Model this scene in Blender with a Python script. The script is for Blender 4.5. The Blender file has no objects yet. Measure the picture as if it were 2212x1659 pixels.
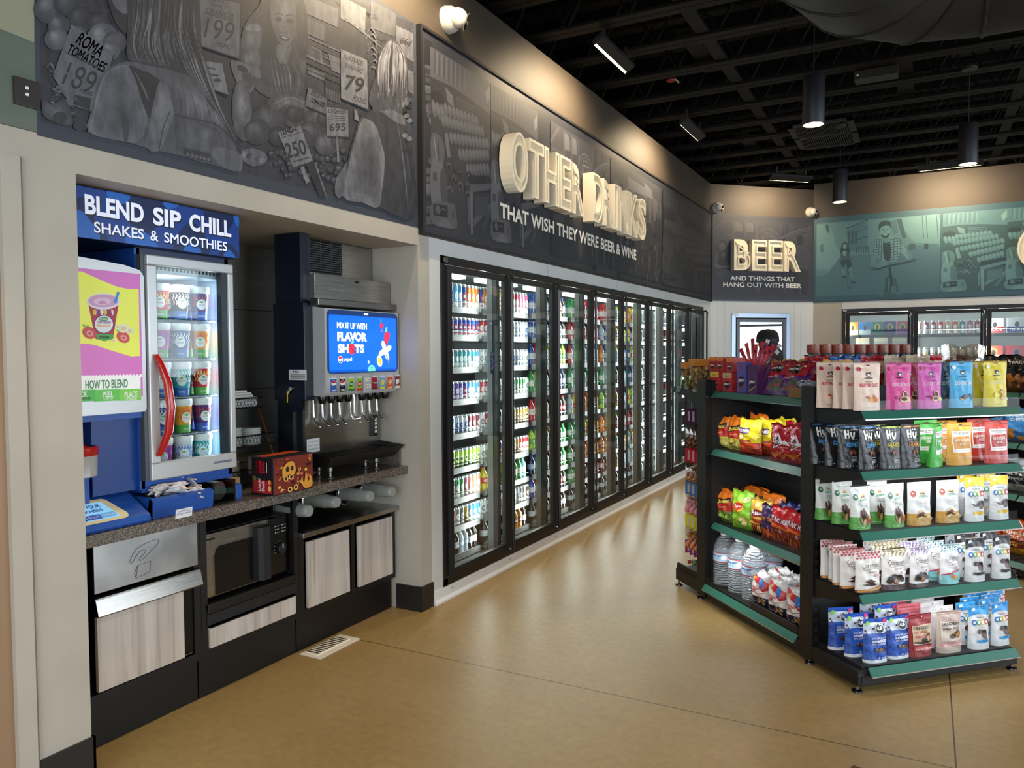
import bpy, bmesh, math, random
from mathutils import Vector, Matrix
random.seed(7)
C = bpy.context.scene.collection
# ------------------------------------------------------------------ camera
F_PX, CX, CY = 1661.0, 1106.0, 829.5            # focal length in pixels of the 2212 x 1659 frame
YAW, PITCH, ROLL, EYE = math.radians(28.2692), math.radians(2.2201), math.radians(-0.3603), 1.55
FW = Vector((-math.sin(YAW)*math.cos(PITCH), math.cos(YAW)*math.cos(PITCH), -math.sin(PITCH)))
_r0 = Vector((math.cos(YAW), math.sin(YAW), 0)); _u0 = _r0.cross(FW)
RT = _r0*math.cos(ROLL) + _u0*math.sin(ROLL)
UP = -_r0*math.sin(ROLL) + _u0*math.cos(ROLL)
cam_data = bpy.data.cameras.new('camera'); cam = bpy.data.objects.new('camera', cam_data); C.objects.link(cam)
cam_data.sensor_fit = 'HORIZONTAL'; cam_data.sensor_width = 36.0; cam_data.lens = F_PX*36.0/2212.0
cam_data.clip_start = 0.05; cam_data.clip_end = 100
cam.matrix_world = Matrix(((RT.x, UP.x, -FW.x, 0), (RT.y, UP.y, -FW.y, 0), (RT.z, UP.z, -FW.z, EYE), (0, 0, 0, 1)))
bpy.context.scene.camera = cam
# ------------------------------------------------------------------ world, exposure, daylight
sc = bpy.context.scene
w = bpy.data.worlds.new('world'); sc.world = w; w.use_nodes = True
w.node_tree.nodes['Background'].inputs[0].default_value = (0.75, 0.87, 1.0, 1)
w.node_tree.nodes['Background'].inputs[1].default_value = 1.2
sc.view_settings.view_transform = 'Standard'; sc.view_settings.look = 'None'
sc.view_settings.exposure = 0.15; sc.view_settings.gamma = 1.0
try: sc.view_settings.use_curve_mapping = False
except Exception: pass
try:
    sc.cycles.max_bounces = 7; sc.cycles.diffuse_bounces = 3; sc.cycles.glossy_bounces = 3
    sc.cycles.transmission_bounces = 4; sc.cycles.transparent_max_bounces = 12
    sc.cycles.caustics_reflective = False; sc.cycles.caustics_refractive = False
    sc.cycles.sample_clamp_indirect = 4.0; sc.cycles.use_denoising = True
except Exception: pass
def area(name, loc, aim, sx, sy, power, col=(1, 1, 1), spread=math.pi):
    d = bpy.data.lights.new(name, 'AREA'); d.shape = 'RECTANGLE'; d.size = sx; d.size_y = sy
    d.energy = power; d.color = col; d.spread = spread
    o = bpy.data.objects.new(name, d); C.objects.link(o); o.location = loc
    z = (Vector(loc)-Vector(aim)).normalized()
    ref = Vector((0, 0, 1)) if abs(z.z) < .95 else Vector((0, 1, 0))
    x = ref.cross(z).normalized(); y = z.cross(x)
    o.matrix_world = Matrix(((x.x, y.x, z.x, loc[0]), (x.y, y.y, z.y, loc[1]), (x.z, y.z, z.z, loc[2]), (0, 0, 0, 1)))
    return o
DAY = (0.80, 0.90, 1.0)
area('daylight_back', (-0.2, -3.45, 1.75), (-0.2, 0, 1.6), 6.6, 2.9, 250, DAY)
area('daylight_side', (6.45, 4.0, 1.75), (0, 4.0, 1.6), 12.0, 2.9, 400, DAY)
WARM = (1.0, 0.80, 0.56)
# ------------------------------------------------------------------ geometry of the photograph (rays onto real planes)
def ray(x, y): return FW + RT*((x-CX)/F_PX) - UP*((y-CY)/F_PX)
def hit(x, y, p, n):
    d = ray(x, y); o = Vector((0, 0, EYE)); n = Vector(n)
    return o + d*((Vector(p)-o).dot(n)/d.dot(n))
def onX(x, y, X): return hit(x, y, (X, 0, 0), (1, 0, 0))
def onY(x, y, Y): return hit(x, y, (0, Y, 0), (0, 1, 0))
def onZ(x, y, Z=0.0): return hit(x, y, (0, 0, Z), (0, 0, 1))
XL = -2.663                                     # face of the left wall
GA = math.radians(43.865)                       # the gondolas stand at this angle
GC = Vector((math.cos(GA), math.sin(GA), 0)); GR = Vector((-math.sin(GA), math.cos(GA), 0))
GO = Vector((-0.251, 3.764, 0))                 # near left foot of the end display
GM = Matrix(((GC.x, GR.x, 0, GO.x), (GC.y, GR.y, 0, GO.y), (0, 0, 1, 0), (0, 0, 0, 1)))
CH0 = Vector((XL, 10.82, 0)); YR = 11.984; CH1 = Vector((-1.452, YR, 0))   # chamfered wall ends, right wall plane
def G(u, v, z=0): return GM @ Vector((u, v, z))
# ------------------------------------------------------------------ materials
_mats = {}
def lin(h):
    h = h.lstrip('#'); o = []
    for i in (0, 2, 4):
        c = int(h[i:i+2], 16)/255; o.append(c/12.92 if c <= .04045 else ((c+.055)/1.055)**2.4)
    return tuple(o)+(1,)
def M(col, rough=.5, metal=0., emit=0., spec=.5, coat=0., name=None, crinkle=0.):
    key = (col, rough, metal, emit, spec, coat, crinkle)
    if key in _mats: return _mats[key]
    m = bpy.data.materials.new(name or 'paint_'+col.strip('#')); m.use_nodes = True
    b = m.node_tree.nodes['Principled BSDF']
    b.inputs['Base Color'].default_value = lin(col); b.inputs['Roughness'].default_value = rough
    b.inputs['Metallic'].default_value = metal; b.inputs['Specular IOR Level'].default_value = spec
    b.inputs['Coat Weight'].default_value = coat
    if emit: b.inputs['Emission Color'].default_value = lin(col); b.inputs['Emission Strength'].default_value = emit
    if crinkle:          # soft creases of foil and film
        nt = m.node_tree; nz = nt.nodes.new('ShaderNodeTexNoise'); nz.inputs['Scale'].default_value = 16; nz.inputs['Detail'].default_value = 2; nz.inputs['Distortion'].default_value = 1.2
        tc = nt.nodes.new('ShaderNodeTexCoord'); bp = nt.nodes.new('ShaderNodeBump'); bp.inputs['Strength'].default_value = crinkle; bp.inputs['Distance'].default_value = .02
        nt.links.new(tc.outputs['Object'], nz.inputs['Vector']); nt.links.new(nz.outputs[0], bp.inputs['Height']); nt.links.new(bp.outputs[0], b.inputs['Normal'])
    _mats[key] = m
    return m
def nodes(name):
    m = bpy.data.materials.new(name); m.use_nodes = True; nt = m.node_tree
    return m, nt, nt.nodes['Principled BSDF'], nt.nodes.new, nt.links.new
def noise_mat(name, c1, c2, scale=5., rough=(.4, .5), stretch=(1, 1, 1), detail=6., metal=0., bump=0., c3=None, rscale=None, lo=.35, hi=.65):
    m, nt, b, N, L = nodes(name)
    tc = N('ShaderNodeTexCoord'); mp = N('ShaderNodeMapping'); mp.inputs['Scale'].default_value = stretch
    nz = N('ShaderNodeTexNoise'); nz.inputs['Scale'].default_value = scale; nz.inputs['Detail'].default_value = detail
    cr = N('ShaderNodeValToRGB'); cr.color_ramp.elements[0].position = lo; cr.color_ramp.elements[1].position = hi
    cr.color_ramp.elements[0].color = lin(c1); cr.color_ramp.elements[1].color = lin(c2)
    if c3: e = cr.color_ramp.elements.new((lo+hi)/2); e.color = lin(c3)
    L(tc.outputs['Object'], mp.inputs[0]); L(mp.outputs[0], nz.inputs['Vector']); L(nz.outputs[0], cr.inputs[0]); L(cr.outputs[0], b.inputs['Base Color'])
    mr = N('ShaderNodeMapRange'); mr.inputs[3].default_value = rough[0]; mr.inputs[4].default_value = rough[1]
    L(nz.outputs[0], mr.inputs[0]); L(mr.outputs[0], b.inputs['Roughness']); b.inputs['Metallic'].default_value = metal
    if bump:
        bp = N('ShaderNodeBump'); bp.inputs['Strength'].default_value = bump; bp.inputs['Distance'].default_value = .01
        L(nz.outputs[0], bp.inputs['Height']); L(bp.outputs[0], b.inputs['Normal'])
    return m
def glass_mat(name, base=.04, edge=.55, tint=(.93, .97, .96, 1)):
    m, nt, b, N, L = nodes(name)
    tr = N('ShaderNodeBsdfTransparent'); tr.inputs[0].default_value = tint
    gl = N('ShaderNodeBsdfGlossy'); gl.inputs['Roughness'].default_value = .02; gl.inputs[0].default_value = (1, 1, 1, 1)
    lw = N('ShaderNodeLayerWeight'); lw.inputs[0].default_value = .25
    mr = N('ShaderNodeMapRange'); mr.inputs[3].default_value = base; mr.inputs[4].default_value = edge
    mx = N('ShaderNodeMixShader')
    L(lw.outputs['Facing'], mr.inputs[0]); L(mr.outputs[0], mx.inputs[0]); L(tr.outputs[0], mx.inputs[1]); L(gl.outputs[0], mx.inputs[2])
    L(mx.outputs[0], nt.nodes['Material Output'].inputs[0])
    return m
def wood_mat():
    m, nt, b, N, L = nodes('pale_ash_laminate')
    tc = N('ShaderNodeTexCoord'); mp = N('ShaderNodeMapping'); mp.inputs['Scale'].default_value = (1, 15, .7)
    nz = N('ShaderNodeTexNoise'); nz.inputs['Scale'].default_value = 1.6; nz.inputs['Detail'].default_value = 7; nz.inputs['Distortion'].default_value = .6
    cr = N('ShaderNodeValToRGB'); e = cr.color_ramp.elements
    e[0].position = .32; e[0].color = lin('#a3978c'); e[1].position = .62; e[1].color = lin('#d0c6bb')
    x = e.new(.45); x.color = lin('#beb2a6')
    L(tc.outputs['Object'], mp.inputs[0]); L(mp.outputs[0], nz.inputs['Vector']); L(nz.outputs[0], cr.inputs[0]); L(cr.outputs[0], b.inputs['Base Color'])
    b.inputs['Roughness'].default_value = .42
    return m
def stone_mat():
    m, nt, b, N, L = nodes('speckled_stone_laminate')
    tc = N('ShaderNodeTexCoord')
    n1 = N('ShaderNodeTexNoise'); n1.inputs['Scale'].default_value = 250; n1.inputs['Detail'].default_value = 3
    cr = N('ShaderNodeValToRGB'); cr.color_ramp.interpolation = 'CONSTANT'; e = cr.color_ramp.elements
    e[0].position = 0; e[0].color = lin('#413a34'); e[1].position = .44; e[1].color = lin('#5d544d')
    for p, c in ((.52, '#736a61'), (.6, '#978c80')): x = e.new(p); x.color = lin(c)
    L(tc.outputs['Object'], n1.inputs['Vector']); L(n1.outputs[0], cr.inputs[0]); L(cr.outputs[0], b.inputs['Base Color'])
    b.inputs['Roughness'].default_value = .25
    return m
def floor_mat():
    m, nt, b, N, L = nodes('polished_concrete')
    tc = N('ShaderNodeTexCoord')
    n1 = N('ShaderNodeTexNoise'); n1.inputs['Scale'].default_value = .9; n1.inputs['Detail'].default_value = 8; n1.inputs['Roughness'].default_value = .65
    n2 = N('ShaderNodeTexNoise'); n2.inputs['Scale'].default_value = 28; n2.inputs['Detail'].default_value = 4
    cr = N('ShaderNodeValToRGB'); e = cr.color_ramp.elements
    e[0].position = .3; e[0].color = lin('#95794a'); e[1].position = .7; e[1].color = lin('#a88f5e')
    L(tc.outputs['Object'], n1.inputs['Vector']); L(tc.outputs['Object'], n2.inputs['Vector']); L(n1.outputs[0], cr.inputs[0])
    mx = N('ShaderNodeMix'); mx.data_type = 'RGBA'; mx.blend_type = 'OVERLAY'; mx.inputs[0].default_value = .22
    L(cr.outputs[0], mx.inputs[6]); L(n2.outputs[0], mx.inputs[7])
    sp = N('ShaderNodeSeparateXYZ'); L(tc.outputs['Object'], sp.inputs[0])
    def joint(out, at, step):
        a = N('ShaderNodeMath'); a.operation = 'SUBTRACT'; L(sp.outputs[out], a.inputs[0]); a.inputs[1].default_value = at - step*10
        q = N('ShaderNodeMath'); q.operation = 'MODULO'; L(a.outputs[0], q.inputs[0]); q.inputs[1].default_value = step
        d = N('ShaderNodeMath'); d.operation = 'LESS_THAN'; L(q.outputs[0], d.inputs[0]); d.inputs[1].default_value = .006
        return d
    j1 = joint(0, .117, 3.0); j2 = joint(1, 3.24, 3.0)
    j = N('ShaderNodeMath'); j.operation = 'MAXIMUM'; L(j1.outputs[0], j.inputs[0]); L(j2.outputs[0], j.inputs[1])
    m2 = N('ShaderNodeMix'); m2.data_type = 'RGBA'; m2.inputs[7].default_value = lin('#4a3b28')
    L(j.outputs[0], m2.inputs[0]); L(mx.outputs[2], m2.inputs[6]); L(m2.outputs[2], b.inputs['Base Color'])
    mr = N('ShaderNodeMapRange'); mr.inputs[3].default_value = .3; mr.inputs[4].default_value = .46
    L(n1.outputs[0], mr.inputs[0]); L(mr.outputs[0], b.inputs['Roughness'])
    b.inputs['Specular IOR Level'].default_value = .36
    return m
# ------------------------------------------------------------------ mesh building
class MB:
    def __init__(s, xf=None): s.v = []; s.f = []; s.m = []; s.mats = []; s.xf = xf
    def mi(s, mat):
        if mat not in s.mats: s.mats.append(mat)
        return s.mats.index(mat)
    def add(s, vs, fs, mat):
        o = len(s.v); k = s.mi(mat)
        for p in vs:
            p = Vector(p); s.v.append(s.xf @ p if s.xf else p)
        for q in fs: s.f.append([i+o for i in q]); s.m.append(k)
        return s
    def box(s, a, b, mat, bev=0.):
        x0, x1 = sorted((a[0], b[0])); y0, y1 = sorted((a[1], b[1])); z0, z1 = sorted((a[2], b[2]))
        if bev:
            bm = bmesh.new(); bmesh.ops.create_cube(bm, size=1)
            for q in bm.verts: q.co = Vector(((x0+x1)/2+q.co.x*(x1-x0), (y0+y1)/2+q.co.y*(y1-y0), (z0+z1)/2+q.co.z*(z1-z0)))
            bmesh.ops.bevel(bm, geom=bm.edges[:], offset=bev, segments=2, affect='EDGES', profile=.6)
            bm.verts.index_update(); s.add([q.co.copy() for q in bm.verts], [[q.index for q in f.verts] for f in bm.faces], mat); bm.free(); return s
        vs = [(x, y, z) for z in (z0, z1) for y in (y0, y1) for x in (x0, x1)]
        return s.add(vs, [(0, 2, 3, 1), (4, 5, 7, 6), (0, 1, 5, 4), (2, 6, 7, 3), (0, 4, 6, 2), (1, 3, 7, 5)], mat)
    def prism(s, pts, ax, a, b, mat):
        # polygon pts extruded along axis ax (0,1,2) from a to b; pts give the other two axes in order
        def P(p, t):
            q = list(p); q.insert(ax, t); return q
        n = len(pts); vs = [P(p, a) for p in pts]+[P(p, b) for p in pts]
        fs = [list(range(n))[::-1], list(range(n, 2*n))]+[(i, (i+1) % n, (i+1) % n+n, i+n) for i in range(n)]
        return s.add(vs, fs, mat)
    def quad(s, pts, mat): return s.add(pts, [list(range(len(pts)))], mat)
    def lathe(s, prof, mat, c=(0, 0, 0), n=20, ax=2, cap=True, mats=None):
        # prof: (radius, height) list
        vs = []; fs = []
        for r, h in prof:
            for i in range(n):
                a = 2*math.pi*i/n; q = [c[0], c[1], c[2]]; i1, i2 = [(1, 2), (2, 0), (0, 1)][ax]
                q[i1] += r*math.cos(a); q[i2] += r*math.sin(a); q[ax] += h; vs.append(q)
        o = len(s.v)
        for k in range(len(prof)-1):
            mm = mats[k] if mats else mat
            s_f = [(k*n+i, k*n+(i+1) % n, (k+1)*n+(i+1) % n, (k+1)*n+i) for i in range(n)]
            fs.append((s_f, mm))
        s.add(vs, [], mat)
        for ff, mm in fs:
            q = s.mi(mm)
            for f in ff: s.f.append([i+o for i in f]); s.m.append(q)
        if cap:
            for k, mm in ((0, mats[0] if mats else mat), (len(prof)-1, mats[-1] if mats else mat)):
                if prof[k][0] > 1e-5: s.f.append([o+k*n+i for i in (range(n) if k else range(n-1, -1, -1))]); s.m.append(s.mi(mm))
        return s
    def tube(s, pts, r, mat, n=8):
        pts = [Vector(p) for p in pts]; vs = []; k = len(pts); up = None
        for i, p in enumerate(pts):
            t = (pts[min(i+1, k-1)]-pts[max(i-1, 0)]).normalized()
            if up is None:
                up = Vector((0, 0, 1)) if abs(t.z) < .9 else Vector((1, 0, 0))
            a = t.cross(up).normalized(); b2 = a.cross(t).normalized(); up = b2
            rr = r[i] if isinstance(r, (list, tuple)) else r
            for j in range(n):
                q = 2*math.pi*j/n; vs.append(p+a*(rr*math.cos(q))+b2*(rr*math.sin(q)))
        fs = [(i*n+j, i*n+(j+1) % n, (i+1)*n+(j+1) % n, (i+1)*n+j) for i in range(k-1) for j in range(n)]
        fs += [list(range(n))[::-1], [(k-1)*n+j for j in range(n)]]
        return s.add(vs, fs, mat)
    def ball(s, c, r, mat, sc=(1, 1, 1), n=14, m=9):
        prof = [(math.sin(math.pi*i/m), -math.cos(math.pi*i/m)) for i in range(m+1)]; prof[0] = (.001, -1); prof[-1] = (.001, 1)
        t = MB(); t.lathe(prof, mat, n=n)
        return s.add([(c[0]+p.x*r*sc[0], c[1]+p.y*r*sc[1], c[2]+p.z*r*sc[2]) for p in t.v], t.f, mat)
    def art(s, art, fmap):
        for k, (vs, fs, mat) in enumerate(art.items): s.add([fmap(u, v, k+1) for u, v in vs], fs, mat)
        return s
_wm = {}
def tag(o, label, cat, group=None):
    o['label'] = label; o['category'] = cat
    if group: o['group'] = group
    return o
def thing(name, label, cat, loc=(0, 0, 0), rotz=0., group=None):
    o = bpy.data.objects.new(name, None); o.empty_display_size = .1; C.objects.link(o)
    o.location = loc; o.rotation_euler = (0, 0, rotz)
    _wm[o.name] = Matrix.Translation(Vector(loc)) @ Matrix.Rotation(rotz, 4, 'Z')
    return tag(o, label, cat, group)
def mesh_of(name, mb, inv=None, smooth=False, recalc=False):
    me = bpy.data.meshes.new(name)
    vs = [inv @ p for p in mb.v] if inv else mb.v
    me.from_pydata([tuple(p) for p in vs], [], mb.f)
    for m in mb.mats: me.materials.append(m)
    me.polygons.foreach_set('material_index', mb.m)
    if recalc:
        bm = bmesh.new(); bm.from_mesh(me); bmesh.ops.recalc_face_normals(bm, faces=bm.faces[:]); bm.to_mesh(me); bm.free()
    if smooth:
        me.polygons.foreach_set('use_smooth', [True]*len(me.polygons)); me.set_sharp_from_angle(angle=math.radians(38))
    me.update()
    return me
def obj(name, mb, parent=None, smooth=False, kind=None, recalc=False, label=None):
    # world-space builder -> one mesh object (child of a thing, or top level with its origin at its base)
    if parent is not None:
        W = _wm[parent.name]; me = mesh_of(name, mb, W.inverted(), smooth, recalc)
        o = bpy.data.objects.new(name, me); C.objects.link(o); o.parent = parent; _wm[o.name] = W
    else:
        xs = [p.x for p in mb.v]; ys = [p.y for p in mb.v]; zs = [p.z for p in mb.v]
        W = Matrix.Translation(((min(xs)+max(xs))/2, (min(ys)+max(ys))/2, min(zs)))
        if kind == 'structure': W = Matrix.Identity(4)
        me = mesh_of(name, mb, W.inverted(), smooth, recalc)
        o = bpy.data.objects.new(name, me); C.objects.link(o); o.location = W.translation; _wm[o.name] = W
    if kind: o['kind'] = kind
    if label: o['label'] = label
    return o
def put(name, me, loc, label, cat, rotz=0., group=None, tilt=0., scale=None, roll=0.):
    o = bpy.data.objects.new(name, me); C.objects.link(o); o.location = loc; o.rotation_euler = (tilt, roll, rotz)
    if scale: o.scale = scale if isinstance(scale, tuple) else (scale,)*3
    return tag(o, label, cat, group)
# ------------------------------------------------------------------ flat artwork (lettering, printed pictures)
_gl = {}
def glyphs(s, bold=0.):
    key = (s, bold)
    if key in _gl: return _gl[key]
    cu = bpy.data.curves.new('t', 'FONT'); cu.body = s; cu.size = 1; cu.resolution_u = 4 if len(s) < 12 else 3; thick = bold > 0 and 'M' in s; cu.offset = 0 if thick else bold; cu.fill_mode = 'FRONT'
    o = bpy.data.objects.new('t', cu); C.objects.link(o); bpy.context.view_layer.update()
    me = bpy.data.meshes.new_from_object(o.evaluated_get(bpy.context.evaluated_depsgraph_get()))
    vs = [(p.co.x, p.co.y) for p in me.vertices]; fs = [tuple(p.vertices) for p in me.polygons]
    bpy.data.objects.remove(o); bpy.data.meshes.remove(me); bpy.data.curves.remove(cu)
    if thick:            # the font's M cannot be offset, so it is laid over itself, shifted
        v0, f0, vs, fs = vs, fs, [], []
        for dx, dy in ((-1, -1), (1, -1), (-1, 1), (1, 1)): k = len(vs); vs += [(x+dx*bold*.8, y+dy*bold*.8) for x, y in v0]; fs += [tuple(i+k for i in f) for f in f0]
    x0 = min(p[0] for p in vs); x1 = max(p[0] for p in vs); y0 = min(p[1] for p in vs); y1 = max(p[1] for p in vs)
    vs = [((x-x0)/(x1-x0), (y-y0)/(y1-y0)) for x, y in vs]
    _gl[key] = (vs, fs)
    return _gl[key]
def smooth_pts(p, closed=True, k=4):
    n = len(p); out = []
    for i in range(n if closed else n-1):
        a, b, c, d = (p[(i-1) % n], p[i], p[(i+1) % n], p[(i+2) % n]) if closed else (p[max(i-1, 0)], p[i], p[i+1], p[min(i+2, n-1)])
        for j in range(k):
            t = j/k
            out.append(tuple(.5*((2*b[q])+(-a[q]+c[q])*t+(2*a[q]-5*b[q]+4*c[q]-d[q])*t*t+(-a[q]+3*b[q]-3*c[q]+d[q])*t**3) for q in (0, 1)))
    if not closed: out.append(tuple(p[-1]))
    return out
class Art:
    def __init__(s): s.items = []
    def raw(s, vs, fs, m): s.items.append((vs, fs, m)); return s
    def rect(s, x0, y0, x1, y1, m, nx=1, ny=1):
        vs = [(x0+(x1-x0)*i/nx, y0+(y1-y0)*j/ny) for j in range(ny+1) for i in range(nx+1)]
        return s.raw(vs, [(j*(nx+1)+i, j*(nx+1)+i+1, (j+1)*(nx+1)+i+1, (j+1)*(nx+1)+i) for j in range(ny) for i in range(nx)], m)
    def poly(s, p, m, sm=0, fine=0.):
        if sm: p = smooth_pts(p, True, sm)
        if fine:
            bm = bmesh.new(); bm.faces.new([bm.verts.new((x, y, 0)) for x, y in p]); bmesh.ops.triangulate(bm, faces=bm.faces[:])
            for _ in range(4):
                ed = [e for e in bm.edges if e.calc_length() > fine]
                if not ed: break
                bmesh.ops.subdivide_edges(bm, edges=ed, cuts=1); bmesh.ops.triangulate(bm, faces=[f for f in bm.faces if len(f.verts) > 3])
            bm.verts.index_update(); vs = [(q.co.x, q.co.y) for q in bm.verts]; fs = [tuple(q.index for q in f.verts) for f in bm.faces]; bm.free()
            return s.raw(vs, fs, m)
        return s.raw(list(p), [tuple(range(len(p)))], m)
    def ell(s, cx, cy, rx, ry, m, n=18, rot=0., rings=2):
        vs = [(cx, cy)]; fs = []; ca, sa = math.cos(rot), math.sin(rot)
        for k in range(1, rings+1):
            for i in range(n):
                a = 2*math.pi*i/n; x = rx*math.cos(a)*k/rings; y = ry*math.sin(a)*k/rings; vs.append((cx+x*ca-y*sa, cy+x*sa+y*ca))
        fs = [(0, 1+i, 1+(i+1) % n) for i in range(n)]
        for k in range(rings-1): fs += [(1+k*n+i, 1+(k+1)*n+i, 1+(k+1)*n+(i+1) % n, 1+k*n+(i+1) % n) for i in range(n)]
        return s.raw(vs, fs, m)
    def line(s, p, w, m, sm=0):
        if sm: p = smooth_pts(p, False, sm)
        vs = []; n = len(p)
        for i in range(n):
            a = p[max(i-1, 0)]; b = p[min(i+1, n-1)]; dx, dy = b[0]-a[0], b[1]-a[1]; l = math.hypot(dx, dy) or 1
            ww = (w[i*len(w)//n] if isinstance(w, (list, tuple)) else w)/2
            vs += [(p[i][0]-dy/l*ww, p[i][1]+dx/l*ww), (p[i][0]+dy/l*ww, p[i][1]-dx/l*ww)]
        return s.raw(vs, [(2*i, 2*i+1, 2*i+3, 2*i+2) for i in range(n-1)], m)
    def text(s, t, x, y, w, h, m, rot=0., bold=0., flip=False):
        # centre x, y; box w x h; flip for pictures whose second axis runs down
        vs, fs = glyphs(t, bold); ca, sa = math.cos(rot), math.sin(rot); out = []
        for a, b in vs:
            px = (a-.5)*w; py = (b-.5)*h*(-1 if flip else 1); out.append((x+px*ca-py*sa, y+px*sa+py*ca))
        return s.raw(out, fs, m)
def flat(o, ux, uy, n, eps=.0008):
    o, ux, uy, n = Vector(o), Vector(ux), Vector(uy), Vector(n)
    return lambda u, v, k: o+ux*u+uy*v+n*(eps+.00012*k)
def nsew(p, n, eps=.0006):      # picture drawn in photo coordinates, laid on the real plane through p with normal n
    n = Vector(n).normalized()
    return lambda u, v, k: hit(u, v, p, n)+n*(eps+.00008*k)
# ================================================================== SETTING
BEIGE = noise_mat('warm_beige_wall_paint', '#b0a89a', '#b8b0a2', 3, (.5, .62))
TAUPE = noise_mat('dark_taupe_wall_paint', '#40382f', '#463d34', 2, (.55, .65))
WHITE_PANEL = noise_mat('white_wall_panel', '#c9c9c6', '#d6d6d3', 1.3, (.35, .5))
BLACK = M('#0d0c0d', .42, name='black_powder_coat'); BLACKG = M('#0b0b0d', .22, name='black_gloss'); CEIL = M('#080706', .9, spec=.1, name='black_ceiling_paint')
BLACKM = M('#131213', .6, name='black_matt'); BASEB = M('#221f1e', .4, name='dark_rubber_base'); STEEL = noise_mat('brushed_stainless', '#a8a49d', '#b4b0a9', 3, (.22, .3), (2, 2, 60), 2, 1.)
STEELD = M('#8d8a85', .32, 1., name='satin_steel'); CHROME = M('#d0d0d0', .12, 1., name='chrome'); WOOD = wood_mat(); STONE = stone_mat()
WHITE = M('#e6e6e4', .45, name='white_paint'); GLASS = glass_mat('door_glass', .012, .2); CLEAR = glass_mat('clear_acrylic', .003, .06, (.97, .98, .98, 1))
NAVYW = M('#a9ada9', .6, name='slate_wall_paint')
def S(name, mb, **k):
    return obj(name, mb, None, kind='structure', **k)
b = MB(); b.box((-4.6, -3.6, -.06), (6.6, 13.2, 0), floor_mat()); S('floor', b)
b = MB(); b.box((-4.6, -3.6, 4.75), (6.6, 13.2, 4.85), CEIL); S('ceiling', b)
# left wall: door casing side, opening of the drinks station, soffit
b = MB()
b.box((XL, -3.6, 2.17), (-2.95, 1.503, 2.31), BEIGE)            # over the side door
b.box((XL, -3.6, 0), (-2.95, .4, 2.17), BEIGE)
b.box((XL, 1.503, 0), (-3.62, 1.695, 2.2), BEIGE)               # left pier of the station
b.box((XL, 1.503, 2.2), (-3.62, 3.895, 2.31), BEIGE)            # head of the station opening
b.box((XL, 3.78, 0), (-3.62, 3.895, 2.2), BEIGE)                # right pier
b.box((XL, -3.6, 2.31), (-2.95, 10.82, 3.9), TAUPE)             # soffit
S('wall_left', b)
b = MB(); b.box((-3.55, 1.695, 0), (-3.62, 3.78, 2.2), NAVYW)
for z in (1.35, 1.82): b.box((-3.549, 1.695, z), (-3.5465, 3.78, z+.004), M('#3f4240', .6))
S('wall_niche', b)
b = MB(); b.box((XL+.012, 1.436, 0), (-2.8, 1.499, 2.215), BEIGE); b.box((XL+.012, .4, 2.15), (-2.8, 1.436, 2.215), BEIGE); b.box((XL+.0125, 1.4985, 0), (XL+.0001, 1.5035, 2.215), M('#6f675c', .6)); S('trim_1', b)
b = MB(); b.box((-2.672, .4, 0), (-2.72, 1.436, 2.15), M('#97795a', .5, name='brown_door')); b.box((-2.672, .5, .95), (-2.63, .56, 1.0), STEELD); S('door_1', b)
b = MB(); b.box((XL+.01, 1.507, 0), (XL-.02, 1.705, .166), BASEB); b.box((XL+.01, 1.695, 0), (-2.84, 1.705, .166), BASEB)
b.box((XL+.012, 3.768, 0), (XL-.02, 3.897, .15), BASEB); b.box((XL+.01, 3.765, 0), (-2.84, 3.78, .15), BASEB); S('baseboard_left', b)
# cooler surround
b = MB(); y0, y1, z0, z1 = 4.01, 10.41, .087, 2.168
b.box((XL+.004, 3.897, 0), (-2.76, y0, 2.27), WHITE_PANEL); b.box((XL+.004, y1, 0), (-2.76, 10.82, 2.27), WHITE_PANEL)
b.box((XL+.004, y0, z1), (-2.76, y1, 2.27), WHITE_PANEL); b.box((XL+.004, y0, 0), (-2.76, y1, z0), WHITE_PANEL)
for y in (5.55, 7.1, 8.7): b.box((XL+.0045, y, z1), (XL+.0055, y+.004, 2.27), M('#9a9a98', .6))
S('wall_cooler', b)
b = MB(); b.prism([(XL+.004, 0), (XL+.03, 0), (XL+.03, .012), (XL+.016, .03), (XL+.012, .085), (XL+.004, .085)], 1, 3.9, 10.8, WHITE)
b.v = [Vector((p.x, p.y, p.z)) for p in b.v]
for k in range(9): b.lathe([(.006, 0), (.004, .004)], STEELD, (XL+.014, 4.1+k*.78, .06), 8, 0)
S('baseboard_cooler', b)
# chamfered wall
CN = -GR                                                          # its normal, towards the room
CM = Matrix(((GC.x, GR.x, 0, CH0.x), (GC.y, GR.y, 0, CH0.y), (0, 0, 1, 0), (0, 0, 0, 1)))   # x along the wall, y into it
CL = (CH1-CH0).length
b = MB(CM); u0, u1, zt = .335, 1.29, 2.11
b.box((-.05, 0, 0), (u0, .12, 2.28), WHITE_PANEL); b.box((u1, 0, 0), (CL+.05, .12, 2.28), WHITE_PANEL); b.box((u0, 0, zt), (u1, .12, 2.28), WHITE_PANEL)
b.box((-.05, 0, 2.28), (CL+.05, .12, 3.9), TAUPE)
for x in (.12, .22, 1.36, 1.47): b.box((x, -.001, 0), (x+.004, .01, 2.28), M('#a5a8ab', .6))
S('wall_corner', b)
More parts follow.
